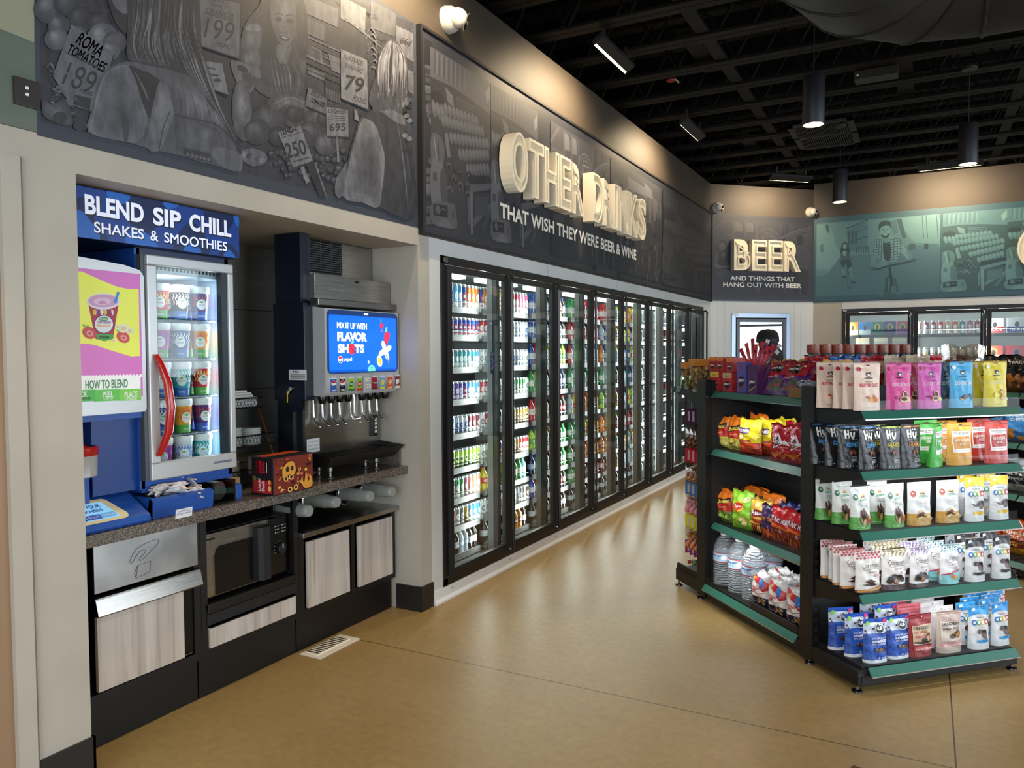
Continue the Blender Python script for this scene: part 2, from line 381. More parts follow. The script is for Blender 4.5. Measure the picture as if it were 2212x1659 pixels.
# wall with the beer cooler
b = MB(); x0, x1, z1 = -1.06, 3.16, 2.165
b.box((CH1.x, YR, 0), (x0, YR+.12, 2.27), BEIGE); b.box((x1, YR, 0), (6.6, YR+.12, 2.27), BEIGE); b.box((x0, YR, z1), (x1, YR+.12, 2.27), WHITE_PANEL)
b.box((x0, YR, 0), (x1, YR+.12, .087), WHITE_PANEL); b.box((CH1.x, YR, 2.27), (6.6, YR+.12, 3.98), TAUPE)
b.box((-1.07, YR-.001, 2.168), (-1.066, YR, 2.27), M('#9a9a98', .6)); S('wall_back', b)
# storefront behind and beside the camera: piers, sills and glazing bars around open daylight
FRM = M('#2a2b2d', .4, name='dark_bronze_frame')
b = MB(); b.box((-4.6, -3.6, 2.95), (6.6, -3.45, 4.8), BEIGE); b.box((-4.6, -3.6, 0), (-3.6, -3.45, 2.95), BEIGE); b.box((3.2, -3.6, 0), (6.6, -3.45, 2.95), BEIGE); S('wall_front', b)
b = MB(); b.box((6.6, -3.6, 2.95), (6.5, 13.2, 4.8), BEIGE); b.box((6.6, -3.6, 0), (6.5, -2.0, 2.95), BEIGE); b.box((6.6, 10.6, 0), (6.5, 13.2, 2.95), BEIGE); b.box((6.6, -2, 0), (6.5, 10.6, .3), BEIGE); S('wall_right', b)
b = MB(); b.box((-4.6, -3.6, 0), (-4.5, 13.2, 4.8), CEIL); b.box((-4.6, 13.1, 0), (6.6, 13.2, 4.8), CEIL); S('wall_outer', b)
b = MB()
for x in (-3.6, -1.9, -.2, 1.5, 3.15): b.box((x, -3.5, 0), (x+.05, -3.42, 2.95), FRM)
b.box((-3.6, -3.5, 2.2), (3.2, -3.42, 2.26), FRM); b.box((-3.6, -3.5, 0), (3.2, -3.42, .1), FRM); S('window_1', b)
b = MB()
for k in range(8): b.box((6.42, -2+k*1.8-.02, .3), (6.5, -2+k*1.8+.03, 2.95), FRM)
b.box((6.42, -2, 2.2), (6.5, 10.6, 2.26), FRM); S('window_2', b)
# ================================================================== DRINKS STATION
XC = -2.845                                                        # front of the base cabinets
def rx(mb, p, q, X0, X1, mat, bev=0.):                              # box on a plane X: photo corner p (upper left) and q (lower right)
    a = onX(p[0], p[1], X1); c = onX(q[0], q[1], X1); mb.box((X0, a.y, a.z), (X1, c.y, c.z), mat, bev); return a, c
# countertop
b = MB(); b.box((-3.545, 1.697, .832), (-2.75, 3.778, .88), STONE, .004)
b.box((-3.545, 3.758, .88), (-2.80, 3.778, .975), STONE); b.box((-3.545, 1.70, .88), (-3.53, 3.758, .975), M('#8a7860', .5))
tag(obj('countertop', b, None), 'long speckled brown stone countertop in the drinks station', 'countertop')
# cabinet 1: trash cabinet
def cabinet(name, label, y0, y1, ztop):
    t = thing(name, label, 'cabinet', (XC-.3, (y0+y1)/2, 0))
    b = MB(); b.box((-3.54, y0, .0), (XC-.045, y1, .2), BLACK); b.box((-3.54, y0, .2), (XC-.02, y0+.018, ztop), BLACKM); b.box((-3.54, y1-.018, .2), (XC-.02, y1, ztop), BLACKM)
    b.box((-3.54, y0, .2), (XC-.02, y1, .218), BLACKM); b.box((-3.54, y0, ztop-.018), (XC-.02, y1, ztop), BLACKM); b.box((-3.54, y0, .2), (-3.52, y1, ztop), BLACKM)
    obj('carcass', b, t)
    b = MB(); b.box((XC-.045, y0+.003, .003), (XC-.03, y1-.003, .19), BLACK); obj('kick_plate', b, t)
    b = MB(); s = .035
    b.box((XC-.02, y0, .19), (XC, y0+s, ztop), BLACK); b.box((XC-.02, y1-s, .19), (XC, y1, ztop), BLACK); b.box((XC-.02, y0+s, .19), (XC, y1-s, .225), BLACK); b.box((XC-.02, y0+s, ztop-.012), (XC, y1-s, ztop), BLACK)
    obj('face_frame', b, t)
    return t
YA, YB, YC2 = 1.70, 2.335, 2.95
t = cabinet('trash_cabinet', 'black trash cabinet with steel push flap and pale wood door beside the left pier', YA, YB, .83)
b = MB(); b.box((XC, 1.832, .625), (XC+.012, 2.315, .822), noise_mat('worn_stainless', '#a7aaab', '#c3c5c4', 6, (.3, .45), (1, 1, 1), 5, 1.), .002); pl = obj('chute_plate', b, t)
a = Art(); K = M('#4b4c4d', .5)
hand = [(0, 0), (.006, .02), (.03, .055), (.06, .07), (.105, .082), (.15, .085), (.155, .075), (.15, .06), (.115, .035), (.085, .01), (.055, -.004), (.05, .004), (.066, .02), (.085, .035), (.08, .045), (.055, .045), (.03, .02), (.012, -.004), (0, 0)]
a.line(smooth_pts(hand[:-1]), .0022, K); a.line([(.03, -.09), (.04, -.025), (.11, -.02), (.105, -.075), (.03, -.09)], .0022, K); a.line([(.03, -.09), (.022, -.06), (.04, -.025)], .0022, K)
b = MB(); b.art(a, flat((XC+.0125, 1.985, .715), (0, .86, 0), (0, 0, .8), (1, 0, 0), .0003)); obj('cup_toss_symbol', b, pl)
b = MB(); b.prism([(XC, .612), (XC+.016, .606), (XC+.018, .6), (XC+.034, .54), (XC+.03, .534), (XC+.012, .594), (XC, .6)], 1, 1.832, 2.322, STEEL); b.v = [Vector((p.x, p.y, p.z)) for p in b.v]
obj('push_flap', b, t)
b = MB(); b.box((XC-.004, 1.838, .235), (XC+.014, 2.235, .532), WOOD, .002); obj('door', b, t, label='pale ash wood door left ajar')
b = MB(); b.box((XC-.015, 2.235, .24), (XC-.008, 2.3, .53), BLACKG); b.box((XC-.006, 2.24, .236), (XC, 2.285, .24), STEELD); obj('door_track', b, t)
# cabinet 2: microwave bay
t = cabinet('microwave_cabinet', 'black cabinet with an open microwave bay above a pale wood drawer', YB+.002, YC2-.002, .83)
b = MB(); b.box((-3.5, YB+.03, .405), (XC+.004, YC2-.03, .425), BLACK); b.box((XC-.01, YB+.03, .385), (XC+.012, YC2-.03, .428), BLACK, .003); b.box((XC-.012, YB+.03, .33), (XC+.004, YC2-.03, .38), BLACKM); obj('shelf', b, t)
b = MB(); b.box((XC-.008, YB+.04, .225), (XC+.01, YC2-.038, .318), WOOD, .002); b.box((XC-.002, YB+.04, .318), (XC+.014, YC2-.038, .323), BLACKG); obj('drawer', b, t, label='pale ash wood drawer front')
# microwave
X1 = -2.875
mw = thing('microwave_oven', 'stainless and black microwave oven inside the open cabinet bay', 'microwave', (-3.1, 2.63, .425))
b = MB(); b.box((-3.3, 2.375, .437), (X1-.03, 2.905, .74), BLACKM, .006); obj('body', b, mw)
b = MB()
for x in (-3.27, X1-.06):
    for y in (2.41, 2.87): b.lathe([(.014, .425), (.014, .438)], BLACKM, (x, y, 0), 10)
obj('foot', b, mw)
b = MB(); b.box((X1-.03, 2.378, .44), (X1, 2.76, .737), STEEL, .004); dr = obj('door', b, mw)
a = Art(); pane = [(2.755, .447), (2.44, .447), (2.44, .63), (2.448, .655), (2.468, .67), (2.755, .67)]
b = MB(); a.poly(pane, BLACKG); a.line([(2.436, .447), (2.436, .632), (2.444, .658), (2.466, .674), (2.755, .674)], .006, STEELD)
a.text('Amana', 2.418, .713, .055, .014, BLACKG, bold=.02)
b.art(a, flat((X1+.0002, 0, 0), (0, 1, 0), (0, 0, 1), (1, 0, 0), .0005)); obj('window', b, dr)
b = MB(); b.prism([(X1, 2.67), (X1+.03, 2.675), (X1+.05, 2.69), (X1+.052, 2.735), (X1+.035, 2.75), (X1, 2.755)], 2, .455, .715, BLACKM); b.v = [Vector((p.x, p.y, p.z)) for p in b.v]; obj('handle', b, dr)
b = MB(); b.box((X1-.03, 2.762, .44), (X1, 2.902, .737), BLACKG, .008); pn = obj('control_panel', b, mw)
b = MB(); b.lathe([(.027, 0), (.026, .02), (.022, .024), (.001, .024)], BLACKM, (X1, 2.845, .575), 24, 0); b.box((X1+.024, 2.843, .578), (X1+.026, 2.847, .6), WHITE); obj('dial', b, pn)
a = Art()
for k in range(11):
    an = math.radians(-60+k*27); a.rect(2.845+.037*math.cos(an)-.0015, .575+.037*math.sin(an)-.0015, 2.845+.037*math.cos(an)+.0015, .575+.037*math.sin(an)+.0015, WHITE)
for k in range(3):
    for y in (2.815, 2.862): a.ell(y, .69-k*.016, .003, .003, WHITE, 8, rings=1); a.rect(y+.008, .688-k*.016, y+.026, .692-k*.016, M('#8b8b8b', .5))
b = MB(); b.art(a, flat((X1+.0002, 0, 0), (0, 1, 0), (0, 0, 1), (1, 0, 0), .0005)); obj('markings', b, pn)
# cabinet 3: low cabinet with two wood doors and a steel top
t = cabinet('cup_cabinet', 'low black cabinet with two pale wood doors under the cup dispensers', YC2, 3.764, .605)
b = MB(); b.box((XC-.004, 3.0, .225), (XC+.014, 3.33, .575), WOOD, .002); obj('door', b, t); b = MB(); b.box((XC-.004, 3.41, .225), (XC+.014, 3.725, .575), WOOD, .002); obj('door', b, t)
b = MB(); b.box((XC-.01, 3.355, .2), (XC+.004, 3.385, .6), BLACK); obj('center_stile', b, t)
b = MB(); b.box((-3.54, YC2, .605), (XC+.03, 3.766, .632), STEEL, .003); b.box((-3.54, YC2, .632), (-3.52, 3.766, .83), STEEL); obj('steel_top', b, t)
# cup dispensers: black collars under the counter with nested clear cups lying in them
CUP = M('#c2c6bf', .12, coat=.5, name='frosted_cup_plastic'); CUP.node_tree.nodes['Principled BSDF'].inputs['Alpha'].default_value = .5; CUPT = M('#c9cdc9', .1); GRN = M('#7d9a68', .5)
for i, (px, py) in enumerate(((668, 1104), (728, 1085), (801, 1072), (848, 1062))):
    e = onX(px, py, -2.785); yy, zz = e.y, max(e.z, .715); zz = min(zz, .765)
    pos = ('leftmost', 'second from left', 'third from left', 'rightmost')[i]
    d = thing('cup_dispenser', 'round black cup dispenser under the counter, '+pos+' of four', 'cup dispenser', (-3.2, yy, .633), group=None)
    b = MB(); b.lathe([(.04, 0), (.058, 0), (.06, .05), (.062, .36), (.066, .37), (.066, .385), (.052, .385), (.05, .02)], BLACKG, (-3.37, yy, zz), 24, 0, cap=False); b.lathe([(.064, .388), (.066, .392), (.066, .398), (.06, .4)], CHROME, (-3.37, yy, zz), 24, 0, cap=False); b.box((-3.5, yy-.05, zz-.05), (-3.37, yy+.05, zz+.05), BLACKM); obj('tube', b, d, True)
    b = MB(); b.box((-3.36, yy-.02, .633), (-3.3, yy+.02, zz-.05), BLACKM); obj('bracket', b, d)
    b = MB(); pr = [(.04, 0)]
    for k in range(8): pr += [(.043-.0003*k, .01+k*.009), (.0415-.0003*k, .016+k*.009)]
    pr += [(.0395, .09), (.0385, .14)]
    for k in range(5): pr += [(.0375-.001*k, .145+k*.012), (.0355-.001*k, .152+k*.012)]
    pr += [(.03, .21), (.026, .215), (.001, .214)]
    b.lathe(pr, CUP, (-2.995, yy, zz), 24, 0)
    a = Art()
    for k in range(4): a.line([(-.05+.03*k, -.012), (-.04+.03*k, .014), (-.03+.03*k, -.01)], .004, GRN)
    a.text('COLD', 0, 0, .04, .016, GRN)
    b.art(a, lambda u, v, k, yy=yy, zz=zz: Vector((-2.88+v, yy+.0392*math.sin(u/.0392), zz+.0392*math.cos(u/.0392)+.0004*k)))
    tag(obj('cup_stack', b, None, True), 'nested clear plastic cups lying in the '+pos+' dispenser', 'cups')
# ------------------------------------------------------------------ shake freezer and blender
BLUE = M('#1f50a4', .38, name='blue_plastic'); DBLUE = M('#10284f', .35, name='dark_blue_metal'); NAVY = M('#080f22', .35, name='navy_metal'); SILV = M('#c5c7c8', .3, .35, name='silver_plastic')
RED = M('#b3160f', .22, coat=.5, name='red_handle')
fz = thing('shake_machine', 'blue shake and smoothie machine with lit freezer and blender in the station', 'drink machine', (-3.1, 2.1, .88))
XH = -2.80
b = MB(); b.box((-3.45, 1.70, 1.998), (XH, 2.555, 2.193), DBLUE, .003); hd = obj('header_sign', b, fz, label='blue header sign lettered in white')
sb1, sb2 = M('#0d2350', .25, emit=.1), M('#1e5fb5', .25, emit=.15); LW = M('#dfe3f2', .3, emit=.35); SH = M('#070c1c', .4)
a = Art(); a.rect(1.701, 2.0, 2.553, 2.191, M('#123a86', .25, emit=.15))
for pts in ([(1.70, 2.0), (1.74, 2.08), (1.77, 2.13), (1.80, 2.15), (1.83, 2.13), (1.86, 2.06), (1.9, 2.0)], [(1.93, 2.191), (1.97, 2.12), (2.02, 2.06), (2.08, 2.05), (2.13, 2.1), (2.16, 2.191)], [(2.2, 2.0), (2.24, 2.09), (2.3, 2.13), (2.36, 2.08), (2.38, 2.0)], [(2.36, 2.191), (2.4, 2.12), (2.44, 2.09), (2.5, 2.13), (2.52, 2.191)], [(2.44, 2.0), (2.47, 2.05), (2.5, 2.06), (2.53, 2.04), (2.553, 2.0)]): a.poly(pts, sb1, 3)
for pts in ([(1.72, 2.0), (1.75, 2.07), (1.79, 2.1), (1.83, 2.07), (1.87, 2.0)], [(1.98, 2.0), (2.0, 2.045), (2.05, 2.06), (2.1, 2.03), (2.12, 2.0)], [(2.25, 2.0), (2.27, 2.03), (2.31, 2.035), (2.34, 2.0)], [(2.46, 2.0), (2.49, 2.035), (2.53, 2.0)], [(1.9, 2.191), (1.93, 2.15), (1.98, 2.155), (2.0, 2.191)], [(2.15, 2.191), (2.18, 2.165), (2.23, 2.191)], [(2.52, 2.191), (2.535, 2.15), (2.553, 2.15), (2.553, 2.191)]): a.poly(pts, sb2, 3)
def wy(px, py): return onX(px, py, XH).y
for s, x0, x1 in (('BLEND', 182, 310), ('SIP', 329, 390), ('CHILL', 407, 498)):
    ya, yb = wy(x0, 430), wy(x1, 470); y, w = (ya+yb)/2, yb-ya
    a.text(s, y+.004, 2.122, w, .074, SH, bold=.045); a.text(s, y, 2.127, w, .074, LW, bold=.035)
for s, x0, x1 in (('SHAKES', 202, 310), ('&', 323, 341), ('SMOOTHIES', 353, 489)):
    ya, yb = wy(x0, 490), wy(x1, 510); y, w = (ya+yb)/2, yb-ya
    a.text(s, y+.003, 2.042, w, .042, SH, bold=.02); a.text(s, y, 2.045, w, .042, LW, bold=.015)
b = MB(); b.art(a, lambda u, v, k: Vector((XH+.0006+.00012*k, min(max(u, 1.701), 2.554), min(max(v, 1.999), 2.1925)))); obj('lettering', b, hd)
b = MB(); b.box((-3.42, 2.06, 1.0), (-3.4, 2.53, 1.995), M('#b4c3d2', .4)); b.box((-3.42, 2.05, 1.0), (-2.85, 2.075, 1.995), BLUE); b.box((-3.42, 2.51, 1.0), (-2.85, 2.53, 1.995), M('#b4c3d2', .4))
b.box((-3.42, 2.06, .985), (-2.85, 2.53, 1.035), BLUE); b.box((-3.42, 2.06, 1.96), (-2.85, 2.53, 1.998), DBLUE)
b.box((-3.40, 2.075, 1.035), (-2.86, 2.51, 1.045), M('#4a5a6b', .4)); b.box((-3.40, 2.075, 1.9), (-2.86, 2.51, 1.96), M('#b4c3d2', .4)); b.box((-3.40, 2.075, 1.045), (-2.86, 2.079, 1.9), M('#b4c3d2', .4))
for k in range(20): b.box((-2.875, 2.1+k*.0195, 1.915), (-2.8585, 2.109+k*.0195, 1.942), BLACKM)
for y in (2.12, 2.46):
    for x in (-3.3, -2.9): b.lathe([(.022, .88), (.018, .985)], BLACKM, (x, y, 0), 12)
obj('freezer_body', b, fz)
b = MB(); b.box((-2.88, 2.49, 1.06), (-2.87, 2.505, 1.9), M('#eaf6ff', .5, emit=5.)); obj('light_strip', b, fz)
b = MB(); y0, y1, z0, z1, s = 2.075, 2.52, 1.036, 1.968, .042
for (p, q) in (((y0, z0), (y1, z0+.07)), ((y0, z1-s), (y1, z1)), ((y0, z0+.07), (y0+s+.004, z1-s)), ((y1-s+.012, z0+.07), (y1, z1-s))): b.box((-2.85, p[0], p[1]), (-2.805, q[0], q[1]), SILV, .005)
b.box((-2.852, y0-.018, z0), (-2.82, y0, z1), M('#4d5157', .4)); b.box((-2.845, y1-s-.02, z0+.07), (-2.815, y1-s+.012, z1-s), M('#1c2830', .3))
fd = obj('freezer_door', b, fz)
a = Art(); a.text('mmmustasty', 2.44, 1.07, .1, .015, M('#1c3470', .4), bold=.02); b = MB(); b.art(a, flat((-2.8048, 0, 0), (0, 1, 0), (0, 0, 1), (1, 0, 0), .0004)); obj('logo', b, fd)
b = MB(); b.box((-2.832, y0+s, z0+.07), (-2.828, y1-s, z1-s), GLASS); obj('glass_pane', b, fd)
b = MB(); b.tube(smooth_pts([(0, 0)], True, 1) and [(-2.80, 2.105, 1.14), (-2.785, 2.112, 1.17), (-2.76, 2.125, 1.24), (-2.75, 2.13, 1.34), (-2.76, 2.125, 1.44), (-2.785, 2.112, 1.52), (-2.80, 2.105, 1.555)], [.012, .015, .018, .018, .018, .015, .012], RED, 10); obj('handle', b, fd, True)
shz = (1.715, 1.545, 1.375, 1.21, 1.046)
for z in shz[:-1]:
    b = MB()
    for k in range(22): b.box((-3.38, 2.085+k*.019, z-.005), (-2.9, 2.088+k*.019, z-.001), M('#7d8a94', .4))
    for x in (-3.38, -3.14, -2.9): b.box((x-.003, 2.08, z-.01), (x+.003, 2.507, z-.005), M('#7d8a94', .4))
    obj('wire_shelf', b, fz)
area('freezer_led', (-2.89, 2.485, 1.47), (-3.15, 2.2, 1.47), .02, .8, 1.8, (.86, .94, 1))
area('freezer_led_top', (-2.98, 2.28, 1.89), (-3.1, 2.28, 1.3), .35, .1, 1.1, (.86, .94, 1))
# shake cups in the freezer
cupc = dict(strawberry=('#c8203a', '#f0c63a', '#5aa845'), chocolate=('#1d1c1e', '#e9e3d6', '#2a6cc0'), coffee=('#3b2a78', '#b53a2c', '#2a55b4'), berry=('#c23aa0', '#7a2fa8', '#4aa548'), cookie=('#1d3f8f', '#e8eef2', '#2a6cc0'), mango=('#f0a22c', '#e55c2a', '#5aa845'), vanilla=('#dfe6ec', '#3a7fd0', '#2a6cc0'), mint=('#3aa9b5', '#d8f0ee', '#2a6cc0'))
CLID = M('#e9ecee', .35); OV = M('#eef1f3', .4)
def shake_cup(c):
    c1, c2, c3 = cupc[c]; A, B2, D = M(c1, .35), M(c2, .35), M(c3, .35); b = MB()
    b.lathe([(.032, 0), (.0335, .03), (.0345, .035), (.0375, .075), (.0405, .118), (.0425, .122), (.044, .126), (.044, .146), (.041, .15), (.001, .15)], A, n=22, mats=[D, D, A, A, CLID, CLID, CLID, CLID, CLID])
    a = Art()
    for k in range(7):
        x = -.04+k*.013; a.line([(x, .112), (x+.006, .1), (x-.003, .088), (x+.006, .074), (x, .06)], [.002, .006, .003, .006, .002], B2, 2)
    a.ell(0, .068, .021, .024, OV, 16); a.ell(0, .08, .011, .005, M('#5aa845', .4), 10, rings=1); a.text({'strawberry': 'STRAWBERRY', 'chocolate': 'CHOC', 'coffee': 'JAVA', 'berry': 'BUTTER', 'cookie': 'COOKIES', 'mango': 'MANGO', 'vanilla': 'VERY BLUE', 'mint': 'CHIP'}[c], 0, .066, .03, .008, A); a.text('SHAKE', 0, .017, .03, .008, OV)
    b.art(a, lambda u, v, k: Vector(((.0337+v*.058)*math.cos(u/.038)+.0007+.0002*k, (.0337+v*.058)*math.sin(u/.038)*1.02, v)))
    return mesh_of('shake_cup', b, None, True)
cm = {c: shake_cup(c) for c in cupc}
rows = (('strawberry', 'chocolate', 'coffee'), ('berry', 'cookie', 'mango'), ('vanilla', 'mint', 'strawberry'), ('cookie', 'mango', 'coffee'), ('berry', 'vanilla', 'mint'))
desc = dict(strawberry='red and yellow', chocolate='black and cream', coffee='purple and red', berry='magenta and violet', cookie='dark blue and white', mango='orange', vanilla='white and blue', mint='teal')
ordn = ('top', 'second', 'third', 'fourth', 'bottom')
for i, (rw, z) in enumerate(zip(rows, shz)):
    for j, c in enumerate(rw):
        for dpt in range(2):
            x = -2.93-dpt*.1; y = 2.223+j*.105+dpt*.012
            put('shake_cup', cm[c], (x, y, z), '%s shake cup, %s %s one on the %s freezer shelf' % (desc[c], ('left', 'middle', 'right')[j], ('front', 'back')[dpt], ordn[i]), 'cup', random.uniform(-.25, .25)-.45, 'shake cups in the freezer')
# blender half
b = MB(); b.prism([(1.70, 1.325), (2.058, 1.325), (2.066, 1.335), (2.068, 1.875), (2.05, 1.9), (1.98, 1.915), (1.70, 1.935)], 0, -3.3, -2.815, SILV); po = obj('poster_frame', b, fz, True)
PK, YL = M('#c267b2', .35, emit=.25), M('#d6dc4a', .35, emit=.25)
XP = -2.8148
def pp(*c): return [(x/3.95, y/3.95+360) for x, y in c]
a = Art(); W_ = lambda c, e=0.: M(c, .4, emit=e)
q0, q1 = onX(302, 580, XP), onX(300, 862, XP); a.rect(1.702, 1.39, q0.y, 1.885, PK)
yl, zl = [], []
def px2(p): v = [onX(x, y, XP) for x, y in p]; return [(max(1.703, q.y), q.z) for q in v]
def ap(p, m, sm=0): a.poly(px2(smooth_pts(p, True, sm) if sm else p), m)
def ae(x, y, rx_, ry_, m, rot=0., n=16): ap(pp(*[(x+rx_*math.cos(t_)*math.cos(rot)-ry_*math.sin(t_)*math.sin(rot), y+rx_*math.cos(t_)*math.sin(rot)+ry_*math.sin(t_)*math.cos(rot)) for t_ in [2*math.pi*k/n for k in range(n)]]), m)
def at_(s_, x0, x1, y0, y1, m, bold=.02, off=0): v0, v1 = onX(x0/3.95, y0/3.95+off, XP), onX(x1/3.95, y1/3.95+off, XP); a.text(s_, (v0.y+v1.y)/2, (v0.z+v1.z)/2, v1.y-v0.y, abs(v0.z-v1.z), m, 0, bold)
ap(pp((600, 890), (700, 895), (800, 940), (900, 985), (1000, 1025), (1090, 1043), (1183, 1045), (1192, 1615), (1120, 1620), (1020, 1590), (920, 1560), (820, 1525), (740, 1510), (600, 1508)), YL)
ap(pp((752, 1170), (1010, 1185), (985, 1330), (965, 1470), (890, 1490), (815, 1470), (790, 1360)), W_('#b5283c')); ap(pp((818, 1425), (968, 1430), (962, 1470), (890, 1490), (826, 1470)), W_('#4aa548'))
for k in range(6): ap(pp((800+30*k, 1215), (830+28*k, 1235), (810+30*k, 1270), (790+32*k, 1245)), W_(('#e8c53c', '#7a2a8a', '#f0e8e8')[k % 3]), 2)
ae(880, 1150, 143, 70, W_('#eee8f4')); ae(880, 1145, 128, 56, W_('#d9a5cf')); ae(872, 1150, 75, 32, W_('#e9cbe6')); ae(870, 1160, 34, 15, W_('#d890b8')); ap(pp((965, 1160), (1000, 1065), (1020, 1072), (990, 1168)), W_('#3a8fd8'))
ae(885, 1345, 84, 80, W_('#5a2a6a')); ae(885, 1345, 78, 74, W_('#f1f1f5')); ae(882, 1300, 42, 18, W_('#3f9a58')); at_('Fresh', 852, 912, 1290, 1308, W_('#f4f6f2'), .02, 360); at_('STRAWBERRY', 824, 948, 1316, 1342, W_('#8a2a8a'), .03, 360); at_('BANANA', 826, 942, 1344, 1370, W_('#e0b030'), .03, 360); at_('SMOOTHIE', 845, 930, 1446, 1466, W_('#e8f0e4'), .02, 360)
for x, y, rx_, ry_, r_ in ((760, 1418, 62, 50, .5), (1048, 1455, 60, 46, .55)):
    ae(x, y, rx_, ry_, W_('#d94a4a'), r_); ae(x+4, y+6, rx_*.5, ry_*.5, W_('#eda09a'), r_); ae(x+4, y+6, rx_*.22, ry_*.18, W_('#c23a3a'), r_)
    for k in range(5): ap(pp((x-50+10*k, y-50), (x-64+14*k, y-86+4*k), (x-42+10*k, y-46)), W_('#4c8a3c'))
for x, y, r_ in ((1050, 1380, 48), (1105, 1400, 34), (1000, 1370, 26), (962, 1485, 20)): ae(x, y, r_, r_*.8, W_('#f3eecb')); ae(x, y, r_*.45, r_*.35, W_('#e0d49a'))
def p2(*c): return [(x/3.95, y/3.95+780) for x, y in c]
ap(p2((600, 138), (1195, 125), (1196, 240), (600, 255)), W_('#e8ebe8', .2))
for k in range(19): v = px2(p2((665+k*29, 137-.66*k)))[0]; a.ell(v[0]+.004, v[1], .0075, .007, W_('#e8ebe8', .2), 8, rings=1)
at_('HOW TO BLEND', 722, 1086, 165, 225, W_('#3f8f56'), .025, 780)
for (x0, x1, c), (t1, a0, a1), (t2, b0, b1) in (((600, 808, '#46ab46'), ('PICK', 650, 742), ('FROM FREEZER', 640, 768)), ((808, 1018, '#57b548'), ('PEEL', 868, 962), ('LID OFF TOP', 872, 958)), ((1018, 1198, '#72bf44'), ('PLACE', 1056, 1168), ('CUP IN HOLDER', 1064, 1162))):
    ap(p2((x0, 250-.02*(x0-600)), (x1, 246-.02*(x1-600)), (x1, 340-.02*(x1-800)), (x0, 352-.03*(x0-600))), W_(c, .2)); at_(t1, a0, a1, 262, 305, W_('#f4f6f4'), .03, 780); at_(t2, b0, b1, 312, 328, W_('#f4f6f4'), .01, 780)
a.items = [(vs, fs, m_) for vs, fs, m_ in a.items]
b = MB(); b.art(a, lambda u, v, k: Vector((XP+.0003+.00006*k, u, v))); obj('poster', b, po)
b = MB(); b.box((-3.4, 1.70, .955), (-2.93, 1.86, 1.325), BLUE, .004); b.box((-3.4, 1.86, 1.0), (-2.87, 2.056, 1.328), M('#173f86', .35)); b.box((-3.4, 1.7, 1.3), (-2.83, 2.06, 1.325), BLUE); b.lathe([(.012, 0), (.01, .01)], CHROME, (-2.93, 1.815, 1.275), 12, 0); obj('blender_body', b, fz)
b = MB(); b.lathe([(.05, 1.085), (.06, 1.09), (.063, 1.165), (.066, 1.17), (.068, 1.2), (.06, 1.205), (.055, 1.18)], SILV, (-2.87, 1.81, 0), 24, cap=False, mats=[SILV, SILV, SILV, RED, RED, RED]); b.box((-2.9, 1.78, .98), (-2.86, 1.84, 1.09), BLUE); obj('cup_holder', b, fz, True)
b = MB(); b.box((-2.93, 1.70, 1.215), (-2.928, 1.785, 1.27), WHITE); obj('notice_sticker', b, fz)
b = MB(); b.prism([(-3.0, .882), (-2.762, .882), (-2.755, .893), (-2.762, .913), (-2.9, .992), (-2.93, 1.0), (-3.0, 1.0)], 1, 1.702, 2.03, BLUE); b.v = [Vector((p.x, p.y, p.z)) for p in b.v]; db = obj('drip_base', b, fz, True)
ux = Vector((0, 1, 0)); uy = Vector((-.138, 0, .079)).normalized(); nz = Vector((.079, 0, .138)).normalized(); o0 = Vector((-2.766, 1.70, .9153))
def T(u, v, k): return o0+ux*u+uy*v+nz*(.001+.0003*k)
a = Art(); CRM = M('#e6d9ae', .4); a.poly([(0, .0), (.225, .0), (.245, .01), (.25, .03), (.215, .13), (.2, .14), (0, .14)], CRM); a.poly([(0, .018), (.215, .018), (.19, .122), (0, .122)], M('#86c3e8', .3, emit=.5))
DB = M('#1a3c94', .4, emit=.2); a.text('CHOOSE YOUR', .1, .1, .15, .02, DB, bold=.03); a.text('THICKNESS', .105, .073, .13, .018, DB, bold=.03)
for k, s in enumerate(('THIN', 'REGULAR', 'THICK')): a.rect(.025+k*.06, .022, .083+k*.06, .05, (DB, M('#2a55b8', .4, emit=.2), M('#5ea6dc', .4, emit=.3))[k]); a.text(s, .054+k*.06, .036, .045, .012, WHITE)
b = MB(); b.art(a, T); obj('touch_screen', b, db)
# condiment tray beside the drip base
tr = thing('utensil_tray', 'blue plastic tray for lids and spoons beside the shake freezer', 'tray', (-2.84, 2.25, .88))
b = MB(); b.prism([(-2.99, .882), (-2.785, .882), (-2.775, .955), (-2.80, .965), (-2.81, .91), (-2.96, .91), (-2.975, 1.0), (-2.99, 1.0)], 1, 2.055, 2.36, BLUE); b.v = [Vector((p.x, p.y, p.z)) for p in b.v]; b.box((-2.99, 2.055, .882), (-2.78, 2.063, .97), BLUE); b.box((-2.99, 2.5, .882), (-2.8, 2.545, .955), BLUE, .01); b.box((-2.99, 2.36, .882), (-2.965, 2.545, .99), BLUE, .008); obj('body', b, tr)
b = MB(); a = Art(); a.rect(2.07, .892, 2.15, .93, WHITE); a.text('UNDER LIDS', 2.11, .921, .055, .008, DB); a.text('SPOONS & STRAWS', 2.11, .909, .07, .008, DB); b.art(a, flat((-2.779, 0, 0), (0, 1, 0), (.13, 0, 1), (1, 0, -.1), .001)); obj('label_sticker', b, tr)
sp = thing('lid_dispenser', 'smoky clear dispenser of round lids at the right end of the blue tray', 'dispenser', (-2.85, 2.43, .88))
b = MB(); b.box((-2.95, 2.365, .885), (-2.79, 2.375, .985), BLACKG); b.box((-2.95, 2.485, .885), (-2.79, 2.495, .985), BLACKG); b.box((-2.96, 2.375, .885), (-2.945, 2.485, .985), BLACKG); b.box((-2.95, 2.375, .883), (-2.79, 2.485, .89), BLACKG); obj('housing', b, sp)
